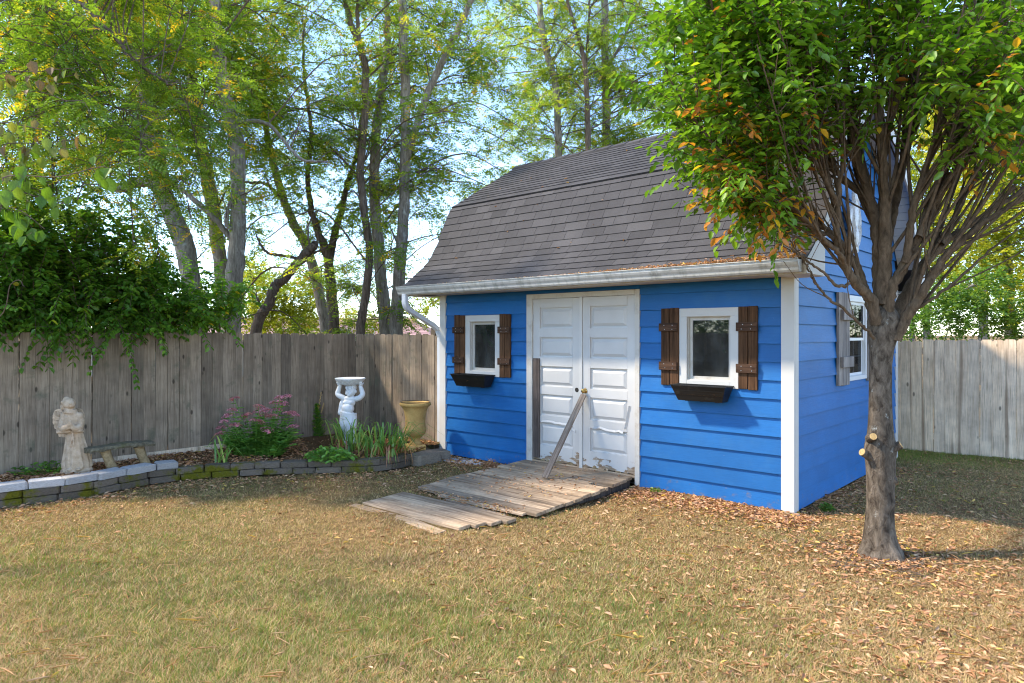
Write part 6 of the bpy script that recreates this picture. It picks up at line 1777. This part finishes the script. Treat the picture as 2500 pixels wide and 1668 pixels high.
        for r in range(6):
            for k in range(3 + (r < 4)):
                cy = 395 + r * 62 + k * 8; left = np.interp(cy, [362, 400, 460, 530, 600, 690, 760], [345, 300, 276, 278, 300, 345, 400]); right = np.interp(cy, [380, 700, 800], [430, 480, 490])
                cx = left + 10 + (right - left - 10) * (k + 0.4) / (3 + (r < 4))
                f = MB(); L = 0.062; w = 0.017
                c0 = np.array([fx(cx), yb - 0.002 if sx < 0 else yf + 0.05, Z(cy)]); dn = unit(np.array([0.10 * -sx, 0, -1.0])); sd = np.array([dn[2], 0, -dn[0]])
                ring = [c0 + dn * L * a_ + sd * w * s_ for a_, s_ in ((0, 0.6), (0.5, 1), (0.85, 0.75), (1, 0), (0.85, -0.75), (0.5, -1), (0, -0.6))]
                off = np.array([0, -0.007 if sx < 0 else 0.007, 0])
                f.add(ring + [q + off for q in ring], [tuple(range(7)), tuple(range(13, 6, -1))] + [(i, 7 + i, 7 + (i + 1) % 7, (i + 1) % 7) for i in range(7)])
                link("feather", f, 'angel', wo)
build_angel()

def build_urn():
    p = on_ground(1014, 1091, 0.14); z0 = bed_z(p[0], p[1])
    o = empty("garden_urn", (p[0], p[1], z0 - 0.005), 0.4)
    tag(o, "ochre footed garden urn standing by the shed's white corner", "urn")
    m = MB()
    prof = [(0.0, 0.05), (0.095, 0.05), (0.098, 0.062), (0.080, 0.075), (0.070, 0.10), (0.068, 0.125), (0.080, 0.150), (0.112, 0.175), (0.142, 0.205), (0.150, 0.245), (0.149, 0.275), (0.140, 0.290), (0.144, 0.298), (0.139, 0.306), (0.137, 0.34), (0.141, 0.42), (0.152, 0.49), (0.170, 0.545), (0.188, 0.575), (0.205, 0.585), (0.217, 0.600), (0.217, 0.618), (0.205, 0.632), (0.196, 0.630), (0.186, 0.605), (0.170, 0.56), (0.0, 0.555)]
    m.lathe(prof, 48); link("bowl", m, 'urn', o, smooth=True)
    m = MB(); m.box(-0.118, 0.118, -0.118, 0.118, -0.03, 0.05); bevel(link("plinth", m, 'urn', o), 0.008, 2)
    m = MB(); m.tube([(0.203 * math.cos(a_), 0.203 * math.sin(a_), 0.640 + 0.004 * math.sin(a_ * 3)) for a_ in np.linspace(0, 2 * math.pi, 40)], 0.004, 6); link("rim_wire", m, 'black', o, smooth=True)
    m = MB(); m.lathe([(0.0, 0.604), (0.12, 0.602), (0.186, 0.596)], 24); link("potting_soil", m, 'mulch', o)
build_urn()

def build_bench():
    l0 = on_ground(268, 1143, 0.2); rot = math.atan2(B[1], B[0])
    z0 = bed_z(l0[0], l0[1])
    o = empty("log_bench", (l0[0], l0[1], z0 - 0.01), rot)
    tag(o, "small cast log bench with a flat lichened seat beside the angel", "bench")
    rng = np.random.default_rng(14)
    m = MB(); n = 26; vs = []; prof = [(-0.10, 0.01), (-0.108, 0.03), (-0.095, 0.055), (-0.03, 0.060), (0.04, 0.060), (0.095, 0.055), (0.105, 0.03), (0.09, 0.008), (0.0, 0.0)]
    for i in range(n):
        x = -0.255 + 0.70 * i / (n - 1)
        for (y, z) in prof: vs.append((x, y * (1 + 0.05 * math.sin(x * 30)) + rng.normal(0, 0.003), 0.245 + z + rng.normal(0, 0.003) + 0.006 * math.sin(x * 9)))
    k = len(prof); fs = [(i * k + j, i * k + (j + 1) % k, (i + 1) * k + (j + 1) % k, (i + 1) * k + j) for i in range(n - 1) for j in range(k)] + [tuple(range(k)), tuple((n - 1) * k + j for j in range(k))]
    m.add(vs, fs); link("seat", m, 'bench_seat', o)
    for (x0, x1) in ((-0.05, 0.03), (0.30, 0.38)):
        m = MB(); m.tube(catmull([(x0, 0.0, 0.25), ((x0 + x1) / 2, 0.0, 0.13), (x1, 0.0, 0.03), (x1 + 0.015, 0, -0.03)], 12), [0.058, 0.052, 0.050, 0.050, 0.050, 0.049, 0.049, 0.050, 0.052, 0.056, 0.062, 0.07], 12, wob=0.10, rng=rng); link("leg", m, 'bench_leg', o, smooth=True)
build_bench()

# ------------------------------------------------------------------ bed plants
def blade_mesh(pts, w, mb, fold=0.25, tint=0.3):
    pts = np.asarray(pts); n = len(pts); tg = unit(np.gradient(pts, axis=0)); s = unit(np.cross(tg, UP + np.array([0.01, 0.02, 0])));
    vs = []
    for i in range(n):
        f = i / (n - 1); ww = w * (1 - f ** 2.2) * (0.75 + 0.25 * min(1, f * 5)) + 0.0006
        nn = np.cross(s[i], tg[i])
        vs += [pts[i] - s[i] * ww + nn * ww * fold, pts[i], pts[i] + s[i] * ww + nn * ww * fold]
    fs = []
    for i in range(n - 1): fs += [(i * 3, i * 3 + 1, i * 3 + 4, i * 3 + 3), (i * 3 + 1, i * 3 + 2, i * 3 + 5, i * 3 + 4)]
    mb.add(vs, fs, tint)
def build_iris(px_list, label, seed, hgt=(0.25, 0.52), nb=9, brown=6):
    rng = np.random.default_rng(seed)
    c0 = on_ground(px_list[0][0], px_list[0][1], 0.15); base = np.array([c0[0], c0[1], bed_z(c0[0], c0[1])])
    o = empty("iris_plant", base); tag(o, label, "plant")
    for (x, y, lean) in px_list:
        c = on_ground(x, y, 0.15); c[2] = bed_z(c[0], c[1]) - 0.01
        for k in range(nb):
            st = c + np.array([rng.normal(0, 0.05), rng.normal(0, 0.05), 0]); h = rng.uniform(*hgt); a_ = rng.uniform(0, 2 * math.pi); sp = rng.uniform(0.08, 0.42)
            out = np.array([math.cos(a_) * sp + lean * rng.uniform(0.3, 1.2), math.sin(a_) * sp * 0.8, 0]); dr = rng.uniform(0, 0.10) + sp * 0.35 + abs(lean) * 0.3
            pts = catmull([st, st + out * 0.25 + UP * h * 0.5, st + out * 0.6 + UP * h * 0.9, st + out * 1.15 + UP * (h * 1.05 - dr)], 9) - base
            m = MB(); blade_mesh(pts, rng.uniform(0.009, 0.015), m, tint=float(np.clip(rng.normal(0.4, 0.2), 0, 0.84))); link("blade", m, 'iris', o, smooth=True)
        for k in range(brown):
            st = c + np.array([rng.normal(0, 0.06), rng.normal(-0.03, 0.04), 0.03]); a_ = rng.uniform(math.pi, 2 * math.pi); sp = rng.uniform(0.12, 0.26)
            out = np.array([math.cos(a_) * sp, math.sin(a_) * sp, 0]); green = rng.random() < 0.3
            pts = catmull([st, st + out * 0.35 + UP * rng.uniform(0.08, 0.16), st + out * 0.8 + UP * 0.05, st + out * 1.15 - UP * rng.uniform(0.05, 0.14)], 9) - base
            m = MB(); blade_mesh(pts, rng.uniform(0.006, 0.011), m, tint=float(rng.uniform(0.5, 0.8) if green else rng.uniform(0.9, 1.0))); link("blade", m, 'iris', o, smooth=True)
build_iris([(900, 1112, 0.0), (850, 1100, -0.05), (925, 1105, 0.03), (880, 1095, 0.0), (835, 1085, -0.06)], "clump of upright green iris blades in front of the white cherub", 81, nb=14)
build_iris([(955, 1112, 0.28), (975, 1105, 0.30), (940, 1112, 0.12)], "iris clump with long blades arching over the wall towards the shed", 82, nb=14, brown=9)
build_iris([(543, 1128, -0.02)], "small tuft of blue-green blades at the wall beside the pink sedum", 83, hgt=(0.2, 0.42), nb=9, brown=0)

def build_sedum():
    rng = np.random.default_rng(91)
    c = on_ground(632, 1108, 0.15); base = np.array([c[0], c[1], bed_z(c[0], c[1])])
    o = empty("sedum_plant", base); tag(o, "bushy sedum with pink flower heads against the grey fence", "plant")
    heads = [(572, 975), (567, 1002), (557, 1016), (546, 1030), (540, 1045), (537, 1060), (574, 1040), (600, 1017), (632, 993), (632, 1003), (645, 1005), (646, 1016), (622, 1028), (634, 1031), (652, 1050), (673, 986), (690, 985), (698, 970), (684, 972), (712, 1008), (703, 1010), (720, 1014), (667, 1017), (676, 1003), (716, 1042)]
    fm = []
    for v in range(3):
        P = []; k = 130
        a_ = rng.uniform(0, 2 * math.pi, k); r = np.sqrt(rng.random(k)) * 0.075; P = np.stack([r * np.cos(a_), r * np.sin(a_), 0.022 * (1 - (r / 0.065) ** 2) + rng.normal(0, 0.004, k)], 1)
        D = np.stack([np.cos(a_ * 3), np.sin(a_ * 3), rng.uniform(0.0, 0.7, k)], 1); N = UP + rng.normal(0, 0.3, (k, 3))
        vv, q, per = leaf_arrays(P, D, N, 0.020, 0.018, 0.2, False)
        me = fast_mesh("flower_head", vv, q, np.clip(rng.normal(0.5, 0.25, k), 0, 1)); me.materials.append(M['sedum_flower']); fm.append(me)
    st = MB(); LP, LD, LN, LT, LL_ = [], [], [], [], []
    def stem(p0, p1, nl, lf=0.3):
        q = catmull([p0, (p0 * 0.6 + p1 * 0.4) + UP * 0.05, p1], 14); st.tube(q - base, np.linspace(0.006, 0.0035, 14), 5, cap=False)
        for k in range(nl):
            f = lf + (0.97 - lf) * k / nl; i = int(f * 13); a_ = k * 2.0 + rng.normal(0, 0.3)
            LP.append(q[i]); LD.append(np.array([math.cos(a_), math.sin(a_), 0.25])); LN.append(UP + np.array([-math.cos(a_), -math.sin(a_), 0]) * 0.35 + rng.normal(0, 0.2, 3)); LT.append(np.clip(rng.normal(0.45, 0.2), 0, 1)); LL_.append(rng.uniform(0.055, 0.105) * (1.1 - 0.55 * max(0, f - 0.6)))
    for (x, y) in heads:
        d = c[1] + rng.uniform(-0.22, 0.28); p1 = px(x, y, d); p0 = np.array([base[0] + (p1[0] - base[0]) * 0.35 + rng.normal(0, 0.03), base[1] + (p1[1] - base[1]) * 0.4, base[2]])
        stem(p0, p1, 22)
        h = bpy.data.objects.new("flower_head", fm[rng.integers(3)]); h.parent = o; h.location = tuple(p1 - base); s_ = rng.uniform(0.8, 1.25); h.scale = (s_, s_, s_); h.rotation_euler = (rng.normal(0, 0.2), rng.normal(0, 0.2), rng.uniform(0, 6)); COL.objects.link(h)
    for k in range(95):
        x = rng.uniform(-0.50, 0.50); y = rng.uniform(-0.28, 0.25); h = rng.uniform(0.18, 0.46) * (1.1 - 0.7 * abs(x))
        stem(base + np.array([x * 0.5, y * 0.5, 0]), base + np.array([x, y, h]), 20, 0.1)
    link("stems", st, 'sedum_leaf', o)
    leaf_obj("foliage", np.array(LP), np.array(LD), np.array(LN), np.array(LL_), np.array(LL_) * 0.5, np.array(LT), 'sedum_leaf', o, 0.12, True, "stuff", base)
build_sedum()

def small_plant(name, label, x, y, zref, spread, height, n, leaf, mat, seed, tint=(0.5, 0.2), z_base=None, aspect=0.6, shape="mound"):
    rng = np.random.default_rng(seed); c = on_ground(x, y, zref); z = bed_z(c[0], c[1]) if z_base is None else z_base; base = np.array([c[0], c[1], z])
    o = empty(name, base); tag(o, label, "plant")
    st = MB(); P, D, N, T, L = [], [], [], [], []
    for k in range(n):
        a_ = rng.uniform(0, 2 * math.pi); r = math.sqrt(rng.random()); f = rng.random()
        if shape == "mound": tip = base + np.array([spread * r * math.cos(a_), spread * r * math.sin(a_) * 0.8, height * (1 - 0.6 * r * r) * rng.uniform(0.6, 1.0)])
        else: tip = base + np.array([spread * r * math.cos(a_) * (1.15 - f), 0.3 * spread * r * math.sin(a_), height * f])
        root = base + (tip - base) * np.array([0.4, 0.4, 0]) if shape == "mound" else np.array([base[0] + (tip[0] - base[0]) * 0.4, base[1], max(tip[2] - 0.05, base[2])])
        st.tube(np.array([root, (root + tip) / 2, tip]) - base, [0.003, 0.0025, 0.002], 4, cap=False)
        a2 = rng.uniform(0, 2 * math.pi); P.append(tip); D.append(np.array([math.cos(a2), math.sin(a2), rng.uniform(-0.5, 0.2)])); N.append(UP + rng.normal(0, 0.4, 3)); T.append(np.clip(rng.normal(*tint), 0, 1)); L.append(leaf * rng.uniform(0.7, 1.2))
    link("stems", st, mat, o)
    P, D, N, T, L = map(np.array, (P, D, N, T, L)); leaf_obj("foliage", P, D, N, L, L * aspect, T, mat, o, 0.12, True, "stuff", base)
    return o, base
small_plant("leafy_plant", "low mound of broad green leaves at the wall below the cherub", 805, 1122, 0.15, 0.30, 0.20, 170, 0.075, 'sedum_leaf', 92, aspect=0.62)
vine, vb = small_plant("ivy_vine", "narrow ivy climbing the grey fence between sedum and cherub", 775, 1063, 0.15, 0.13, 0.50, 330, 0.036, 'bush', 93, tint=(0.6, 0.2), shape="column")
mm = MB()
for (dx, z0_, z1_) in ((0.02, 0.42, 0.66), (0.06, 0.36, 0.50)):
    for k in range(14):
        f = k / 13; ell(mm, (dx + 0.04 * f + 0.006 * math.sin(k * 2.4), -0.01, z0_ + (z1_ - z0_) * f), (0.009, 0.009, 0.011), 6, 5)
link("pale_seed_spike", mm, 'cutwood', vine)
small_plant("ivy_vine", "trailing ivy at the fence foot behind the angel statue", 120, 1142, 0.2, 0.42, 0.14, 110, 0.05, 'bush', 94, tint=(0.5, 0.2))
small_plant("weed_plant", "small green weed at the foot of the blue gable", 2018, 1246, 0.0, 0.07, 0.10, 60, 0.035, 'midgreen', 95, z_base=-0.01, tint=(0.3, 0.2))
small_plant("weed_plant", "tiny green weed in the leaves below the shed's right window", 1600, 1200, 0.0, 0.08, 0.05, 40, 0.035, 'midgreen', 96, z_base=-0.01, tint=(0.7, 0.2))
small_plant("weed_plant", "dry brown weed by the ramp and shed wall", 1200, 1140, 0.0, 0.10, 0.12, 60, 0.03, 'litter', 97, z_base=-0.01, tint=(0.5, 0.2))

# ------------------------------------------------------------------ fallen leaves, grass, gravel
def in_shed_frame(x, y):
    dx, dy = x - SC[0], y - SC[1]
    return dx * A[0] + dy * A[1], dx * B[0] + dy * B[1]
def path_side(x, y):
    """True on the lawn side of the block wall"""
    s, t = in_shed_frame(x, y)
    ok = np.ones(len(x), bool)
    d = (x[:, None] - PC[None, :, 0]) ** 2 + (y[:, None] - PC[None, :, 1]) ** 2
    j = np.clip(np.argmin(d, 1), 1, len(PC) - 2)
    tx, ty = PC[j + 1, 0] - PC[j - 1, 0], PC[j + 1, 1] - PC[j - 1, 1]
    cr = tx * (y - PC[j, 1]) - ty * (x - PC[j, 0])
    ok &= (cr < 0) | ((s < 5.2) & (t > -0.9))
    return ok
def on_lawn(x, y):
    s, t = in_shed_frame(x, y)
    ok = path_side(x, y)
    ok &= ~((t > 0.0) & (s > -0.02) & (s < SH_L + 0.05) & (t < SH_D))          # under the shed
    ok &= ~((t > -0.05) & (s > SH_L))                                          # behind the return fence
    ok &= ~((s > 1.72) & (s < 3.38) & (t > -1.78) & (t < 0)) & ~((s > 1.95) & (s < 3.36) & (t > -2.6) & (t <= -1.95))
    ok &= t < 4.80
    return ok
def sample_view(n, rng, y0=3.2, y1=12.0, power=1.6):
    """points on the ground inside the camera's view, denser towards the lens"""
    u = rng.random(n); y = (y0 ** (1 - power) + u * (y1 ** (1 - power) - y0 ** (1 - power))) ** (1 / (1 - power))
    x = y * rng.uniform(-0.80, 0.80, n)
    return x, y
def green_field(x, y):
    """patches of living grass"""
    g = 0.5 + 0.5 * np.sin(1.15 * x + 0.7 * np.sin(0.9 * y) + 0.6) * np.sin(1.0 * y + 0.8 * np.sin(1.3 * x) + 2.2) + 0.22 * np.sin(3.7 * x + 1.3) * np.sin(4.1 * y)
    bg = 0.55 * np.exp(-((x - 0.0) / 1.6) ** 2 - ((y - 4.0) / 0.9) ** 2) + 0.45 * np.exp(-((x + 2.6) / 1.5) ** 2 - ((y - 5.0) / 1.2) ** 2) + 0.9 * np.clip((y - 8.4) / 1.2, 0, 1) * (x > 3.5) - 0.55 * np.exp(-((x - 3.2) / 1.5) ** 2 - ((y - 4.6) / 1.6) ** 2)
    return np.clip(0.35 * g + bg, 0, 1)
def build_grass():
    rng = np.random.default_rng(121)
    x, y = sample_view(420000, rng, 3.2, 12.5, 1.75)
    ok = on_lawn(x, y); x, y = x[ok], y[ok]
    n2 = 60000; x2 = rng.uniform(3.3, 8.6, n2); y2 = rng.uniform(7.2, 11.2, n2); ok = on_lawn(x2, y2); x = np.concatenate([x, x2[ok]]); y = np.concatenate([y, y2[ok]])
    s, t = in_shed_frame(x, y)
    near = ((t > -0.55) & (t < 0) & (s > -0.3) & (s < 1.7)) | (np.hypot(x - 2.854, y - 5.316) < 0.35)
    keep = ~(near & (rng.random(len(x)) < 0.9)); x, y = x[keep], y[keep]
    nt_ = 520; cx_, cy_ = sample_view(nt_, rng, 3.3, 9.0, 1.5); k_ = 34
    tx = (cx_[:, None] + rng.normal(0, 0.022, (nt_, k_))).ravel(); ty = (cy_[:, None] + rng.normal(0, 0.022, (nt_, k_))).ravel()
    ok = on_lawn(tx, ty); tx, ty = tx[ok], ty[ok]; ntuft = len(tx); x = np.concatenate([x, tx]); y = np.concatenate([y, ty])
    n = len(x); z = gh(x, y) - 0.004
    gf = green_field(x, y)
    green = rng.random(n) < (0.07 + 0.80 * gf ** 1.15)
    h = np.where(green, rng.uniform(0.022, 0.055, n), rng.uniform(0.018, 0.045, n)) * (0.85 + 0.4 * gf)
    h[-ntuft:] *= rng.uniform(1.1, 2.0, ntuft)
    lean = np.where(green, rng.uniform(0.2, 0.9, n), rng.uniform(0.5, 2.2, n)); a_ = rng.uniform(0, 2 * math.pi, n)
    d = unit(np.stack([np.cos(a_) * lean, np.sin(a_) * lean, np.ones(n)], 1)); sd = np.stack([-np.sin(a_ + rng.normal(0, 0.6, n)), np.cos(a_), np.zeros(n)], 1); sd = unit(sd)
    w = np.clip(0.0011 + 0.00016 * y, 0.001, 0.003) * rng.uniform(0.7, 1.4, n)
    P = np.stack([x, y, z], 1); L = (h * np.sqrt(1 + lean ** 2) * 0.85)
    v = np.stack([P - sd * w[:, None], P + sd * w[:, None], P + d * L[:, None] - UP * (L * 0.10)[:, None]], 1).reshape(-1, 3)
    q = np.arange(3 * n).reshape(-1, 3)
    tint = np.where(green, rng.uniform(0.55, 1.0, n), rng.uniform(0.0, 0.42, n))
    o = link("lawn_grass", fast_mesh("lawn_grass", v, q, tint), 'grass'); tag(o, "short half-dry lawn grass, green in patches", "grass", kind="stuff")
build_grass()
def leaf_litter(name, label, x, y, z, rng, size=(0.020, 0.058), tint=None, aspect=(0.20, 0.45), flat=0.6):
    n = len(x); a_ = rng.uniform(0, 2 * math.pi, n)
    D = np.stack([np.cos(a_), np.sin(a_), rng.normal(0, 0.22, n)], 1); N = UP + rng.normal(0, flat, (n, 3)); L = rng.uniform(*size, n)
    t = np.clip(rng.normal(0.5, 0.24, n), 0, 0.9) if tint is None else tint
    t = np.where(rng.random(n) < 0.025, rng.uniform(0.92, 1.0, n), t)
    o = leaf_obj(name, np.stack([x, y, z + 0.006 + rng.uniform(0, 0.012, n)], 1) - D * (L / 2)[:, None] * [1, 1, 0], D, N, L, L * rng.uniform(*aspect, n), t, 'litter', None, 0.38, True, "stuff")
    return tag(o, label, "leaves")
def build_litter():
    rng = np.random.default_rng(131)
    X, Y = [], []
    x, y = sample_view(30000, rng, 3.2, 11.5, 1.35)
    dens = 0.17 + 0.50 * np.clip((x + 1.5) / 4.5, 0, 1) + 0.25 * np.clip((y - 6) / 3, 0, 1) * (x < 1) - 0.35 * green_field(x, y)
    k = rng.random(len(x)) < dens; X.append(x[k]); Y.append(y[k])
    s = rng.uniform(-0.3, 1.75, 4600); t = -np.abs(rng.normal(0, 0.30, 4600)) - 0.02; p = SC + np.outer(s, A) + np.outer(t, B); X.append(p[:, 0]); Y.append(p[:, 1])     # drifts along the shed foot
    s = rng.uniform(3.4, 5.0, 900); t = -np.abs(rng.normal(0, 0.35, 900)) - 0.03; p = SC + np.outer(s, A) + np.outer(t, B); X.append(p[:, 0]); Y.append(p[:, 1])
    s = -np.abs(rng.normal(0, 0.22, 1300)) - 0.03; t = rng.uniform(0, 3.2, 1300); p = SC + np.outer(s, A) + np.outer(t, B); X.append(p[:, 0]); Y.append(p[:, 1])
    r = np.abs(rng.normal(0, 0.45, 1700)) + 0.1; a_ = rng.uniform(0, 2 * math.pi, 1700); X.append(2.854 + r * np.cos(a_)); Y.append(5.316 + r * np.sin(a_) * 0.9)
    tt = rng.uniform(0.9, PA[-1], 1500); off = -np.abs(rng.normal(0, 0.3, 1500)) - 0.02
    pp = np.array([path_at(q)[0] for q in tt]); tg = np.array([path_at(q)[1] for q in tt]); X.append(pp[:, 0] - tg[:, 1] * off); Y.append(pp[:, 1] + tg[:, 0] * off)
    x, y = np.concatenate(X), np.concatenate(Y); ok = on_lawn(x, y); x, y = x[ok], y[ok]
    leaf_litter("fallen_leaves", "tan and orange fallen leaves scattered over the lawn", x, y, gh(x, y), rng)
    n = 900; x, y = sample_view(n, rng, 3.2, 9.0, 1.4); ok = on_lawn(x, y); x, y = x[ok], y[ok]
    leaf_litter("dry_straw", "long dry straw stalks lying in the lawn", x, y, gh(x, y) + 0.012, rng, (0.07, 0.17), np.clip(rng.normal(0.75, 0.1, len(x)), 0, 0.9), aspect=(0.018, 0.035), flat=0.3)
    # on the mulch
    n = 7000; i = rng.integers(22, 89, n); j = rng.integers(0, 12, n); f, g = rng.random(n), rng.random(n)
    q = (BED[i, j] * ((1 - f) * (1 - g))[:, None] + BED[i + 0, j + 1] * (f * (1 - g))[:, None] + BED[np.minimum(i + 1, 89), j] * ((1 - f) * g)[:, None] + BED[np.minimum(i + 1, 89), j + 1] * (f * g)[:, None])
    leaf_litter("bed_leaves", "brown and orange leaf litter covering the flower bed", q[:, 0], q[:, 1], q[:, 2], rng, (0.022, 0.06), np.clip(rng.normal(0.4, 0.25, n), 0, 0.92))
    # on the ramp
    n = 260; t = -np.clip(np.abs(rng.normal(0.85, 0.45, n)), 0.02, 1.75); s = rng.uniform(1.8, 3.3, n); p = SC + np.outer(s, A) + np.outer(t, B)
    gapn = 220; t2 = rng.uniform(-1.97, -1.77, gapn); s2 = rng.uniform(1.9, 3.3, gapn); p2 = SC + np.outer(s2, A) + np.outer(t2, B)
    z = np.array([ramp_z(v) for v in np.concatenate([t, t2 * 1.0])]); z[n:] -= 0.012
    p = np.vstack([p, p2]); leaf_litter("ramp_leaves", "scattered leaves lying on the plank ramp and in its gap", p[:, 0], p[:, 1], z, rng, (0.02, 0.05))
    # heaped in the gutter
    n = 3600; s = 5.2 - 5.45 * rng.random(n) ** 0.72; heap = np.clip((3.0 - s) / 3.0, 0.0, 1.0)
    t = -0.50 - 0.085 * rng.random(n) + heap * rng.random(n) * 0.085; z = 2.335 + (0.012 + 0.045 * heap) * rng.random(n) + np.clip(t + 0.50, 0, 1) * 0.7
    p = SC + np.outer(s, A) + np.outer(t, B); leaf_litter("gutter_leaves", "dry leaves heaped along the white gutter", p[:, 0], p[:, 1], z, rng, (0.018, 0.042), np.clip(rng.normal(0.55, 0.2, n), 0, 0.9), flat=0.9)
    # a few on the roof and stuck to things
    n = 26; s = rng.uniform(0.3, 4.8, n); t = rng.uniform(-0.2, 1.7, n); z = np.interp(t, PT, PZ) + 0.012; p = SC + np.outer(s, A) + np.outer(t, B); leaf_litter("roof_leaves", "few dry leaves lying on the shingle roof", p[:, 0], p[:, 1], z, rng, (0.03, 0.06))
    # pale gravel by the shed's left foot
    n = 900; r = np.sqrt(rng.random(n)); a_ = rng.uniform(0, 6.283, n); s = 4.35 + 0.42 * r * np.cos(a_); t = -0.22 + 0.17 * r * np.sin(a_); p = SC + np.outer(s, A) + np.outer(t, B)
    mb = MB()
    for k in range(n):
        c = np.array([p[k, 0], p[k, 1], gh(p[k, 0], p[k, 1]) + 0.006]); q = rng.uniform(0.006, 0.013)
        vs = [c + q * np.array(d) * rng.uniform(0.6, 1.1) for d in ((1, 0, 0), (-1, 0, 0), (0, 1, 0), (0, -1, 0), (0, 0, 0.9), (0, 0, -0.9))]
        mb.add(vs, [(0, 2, 4), (2, 1, 4), (1, 3, 4), (3, 0, 4), (2, 0, 5), (1, 2, 5), (3, 1, 5), (0, 3, 5)])
    o = link("gravel_patch", mb, 'gravel'); tag(o, "small patch of pale gravel at the shed's left foot", "gravel", kind="stuff")
    # dead twigs round the trunk
    mb = MB()
    for k in range(70):
        a_ = rng.uniform(0, 6.283); r = rng.uniform(0.12, 0.55); x0, y0 = 2.854 + r * math.cos(a_), 5.316 + r * math.sin(a_); b_ = a_ + rng.normal(1.57, 0.7); ln = rng.uniform(0.05, 0.16); z = float(gh(x0, y0)) + 0.012
        mb.tube([(x0, y0, z), (x0 + ln * math.cos(b_), y0 + ln * math.sin(b_), z + rng.uniform(-0.003, 0.02)), (x0 + 2 * ln * math.cos(b_ + 0.2), y0 + 2 * ln * math.sin(b_ + 0.2), z)], 0.003, 4)
    o = link("twig_litter", mb, 'twig'); tag(o, "dark dead twigs and bark bits round the trunk foot", "twigs", kind="stuff")
build_litter()
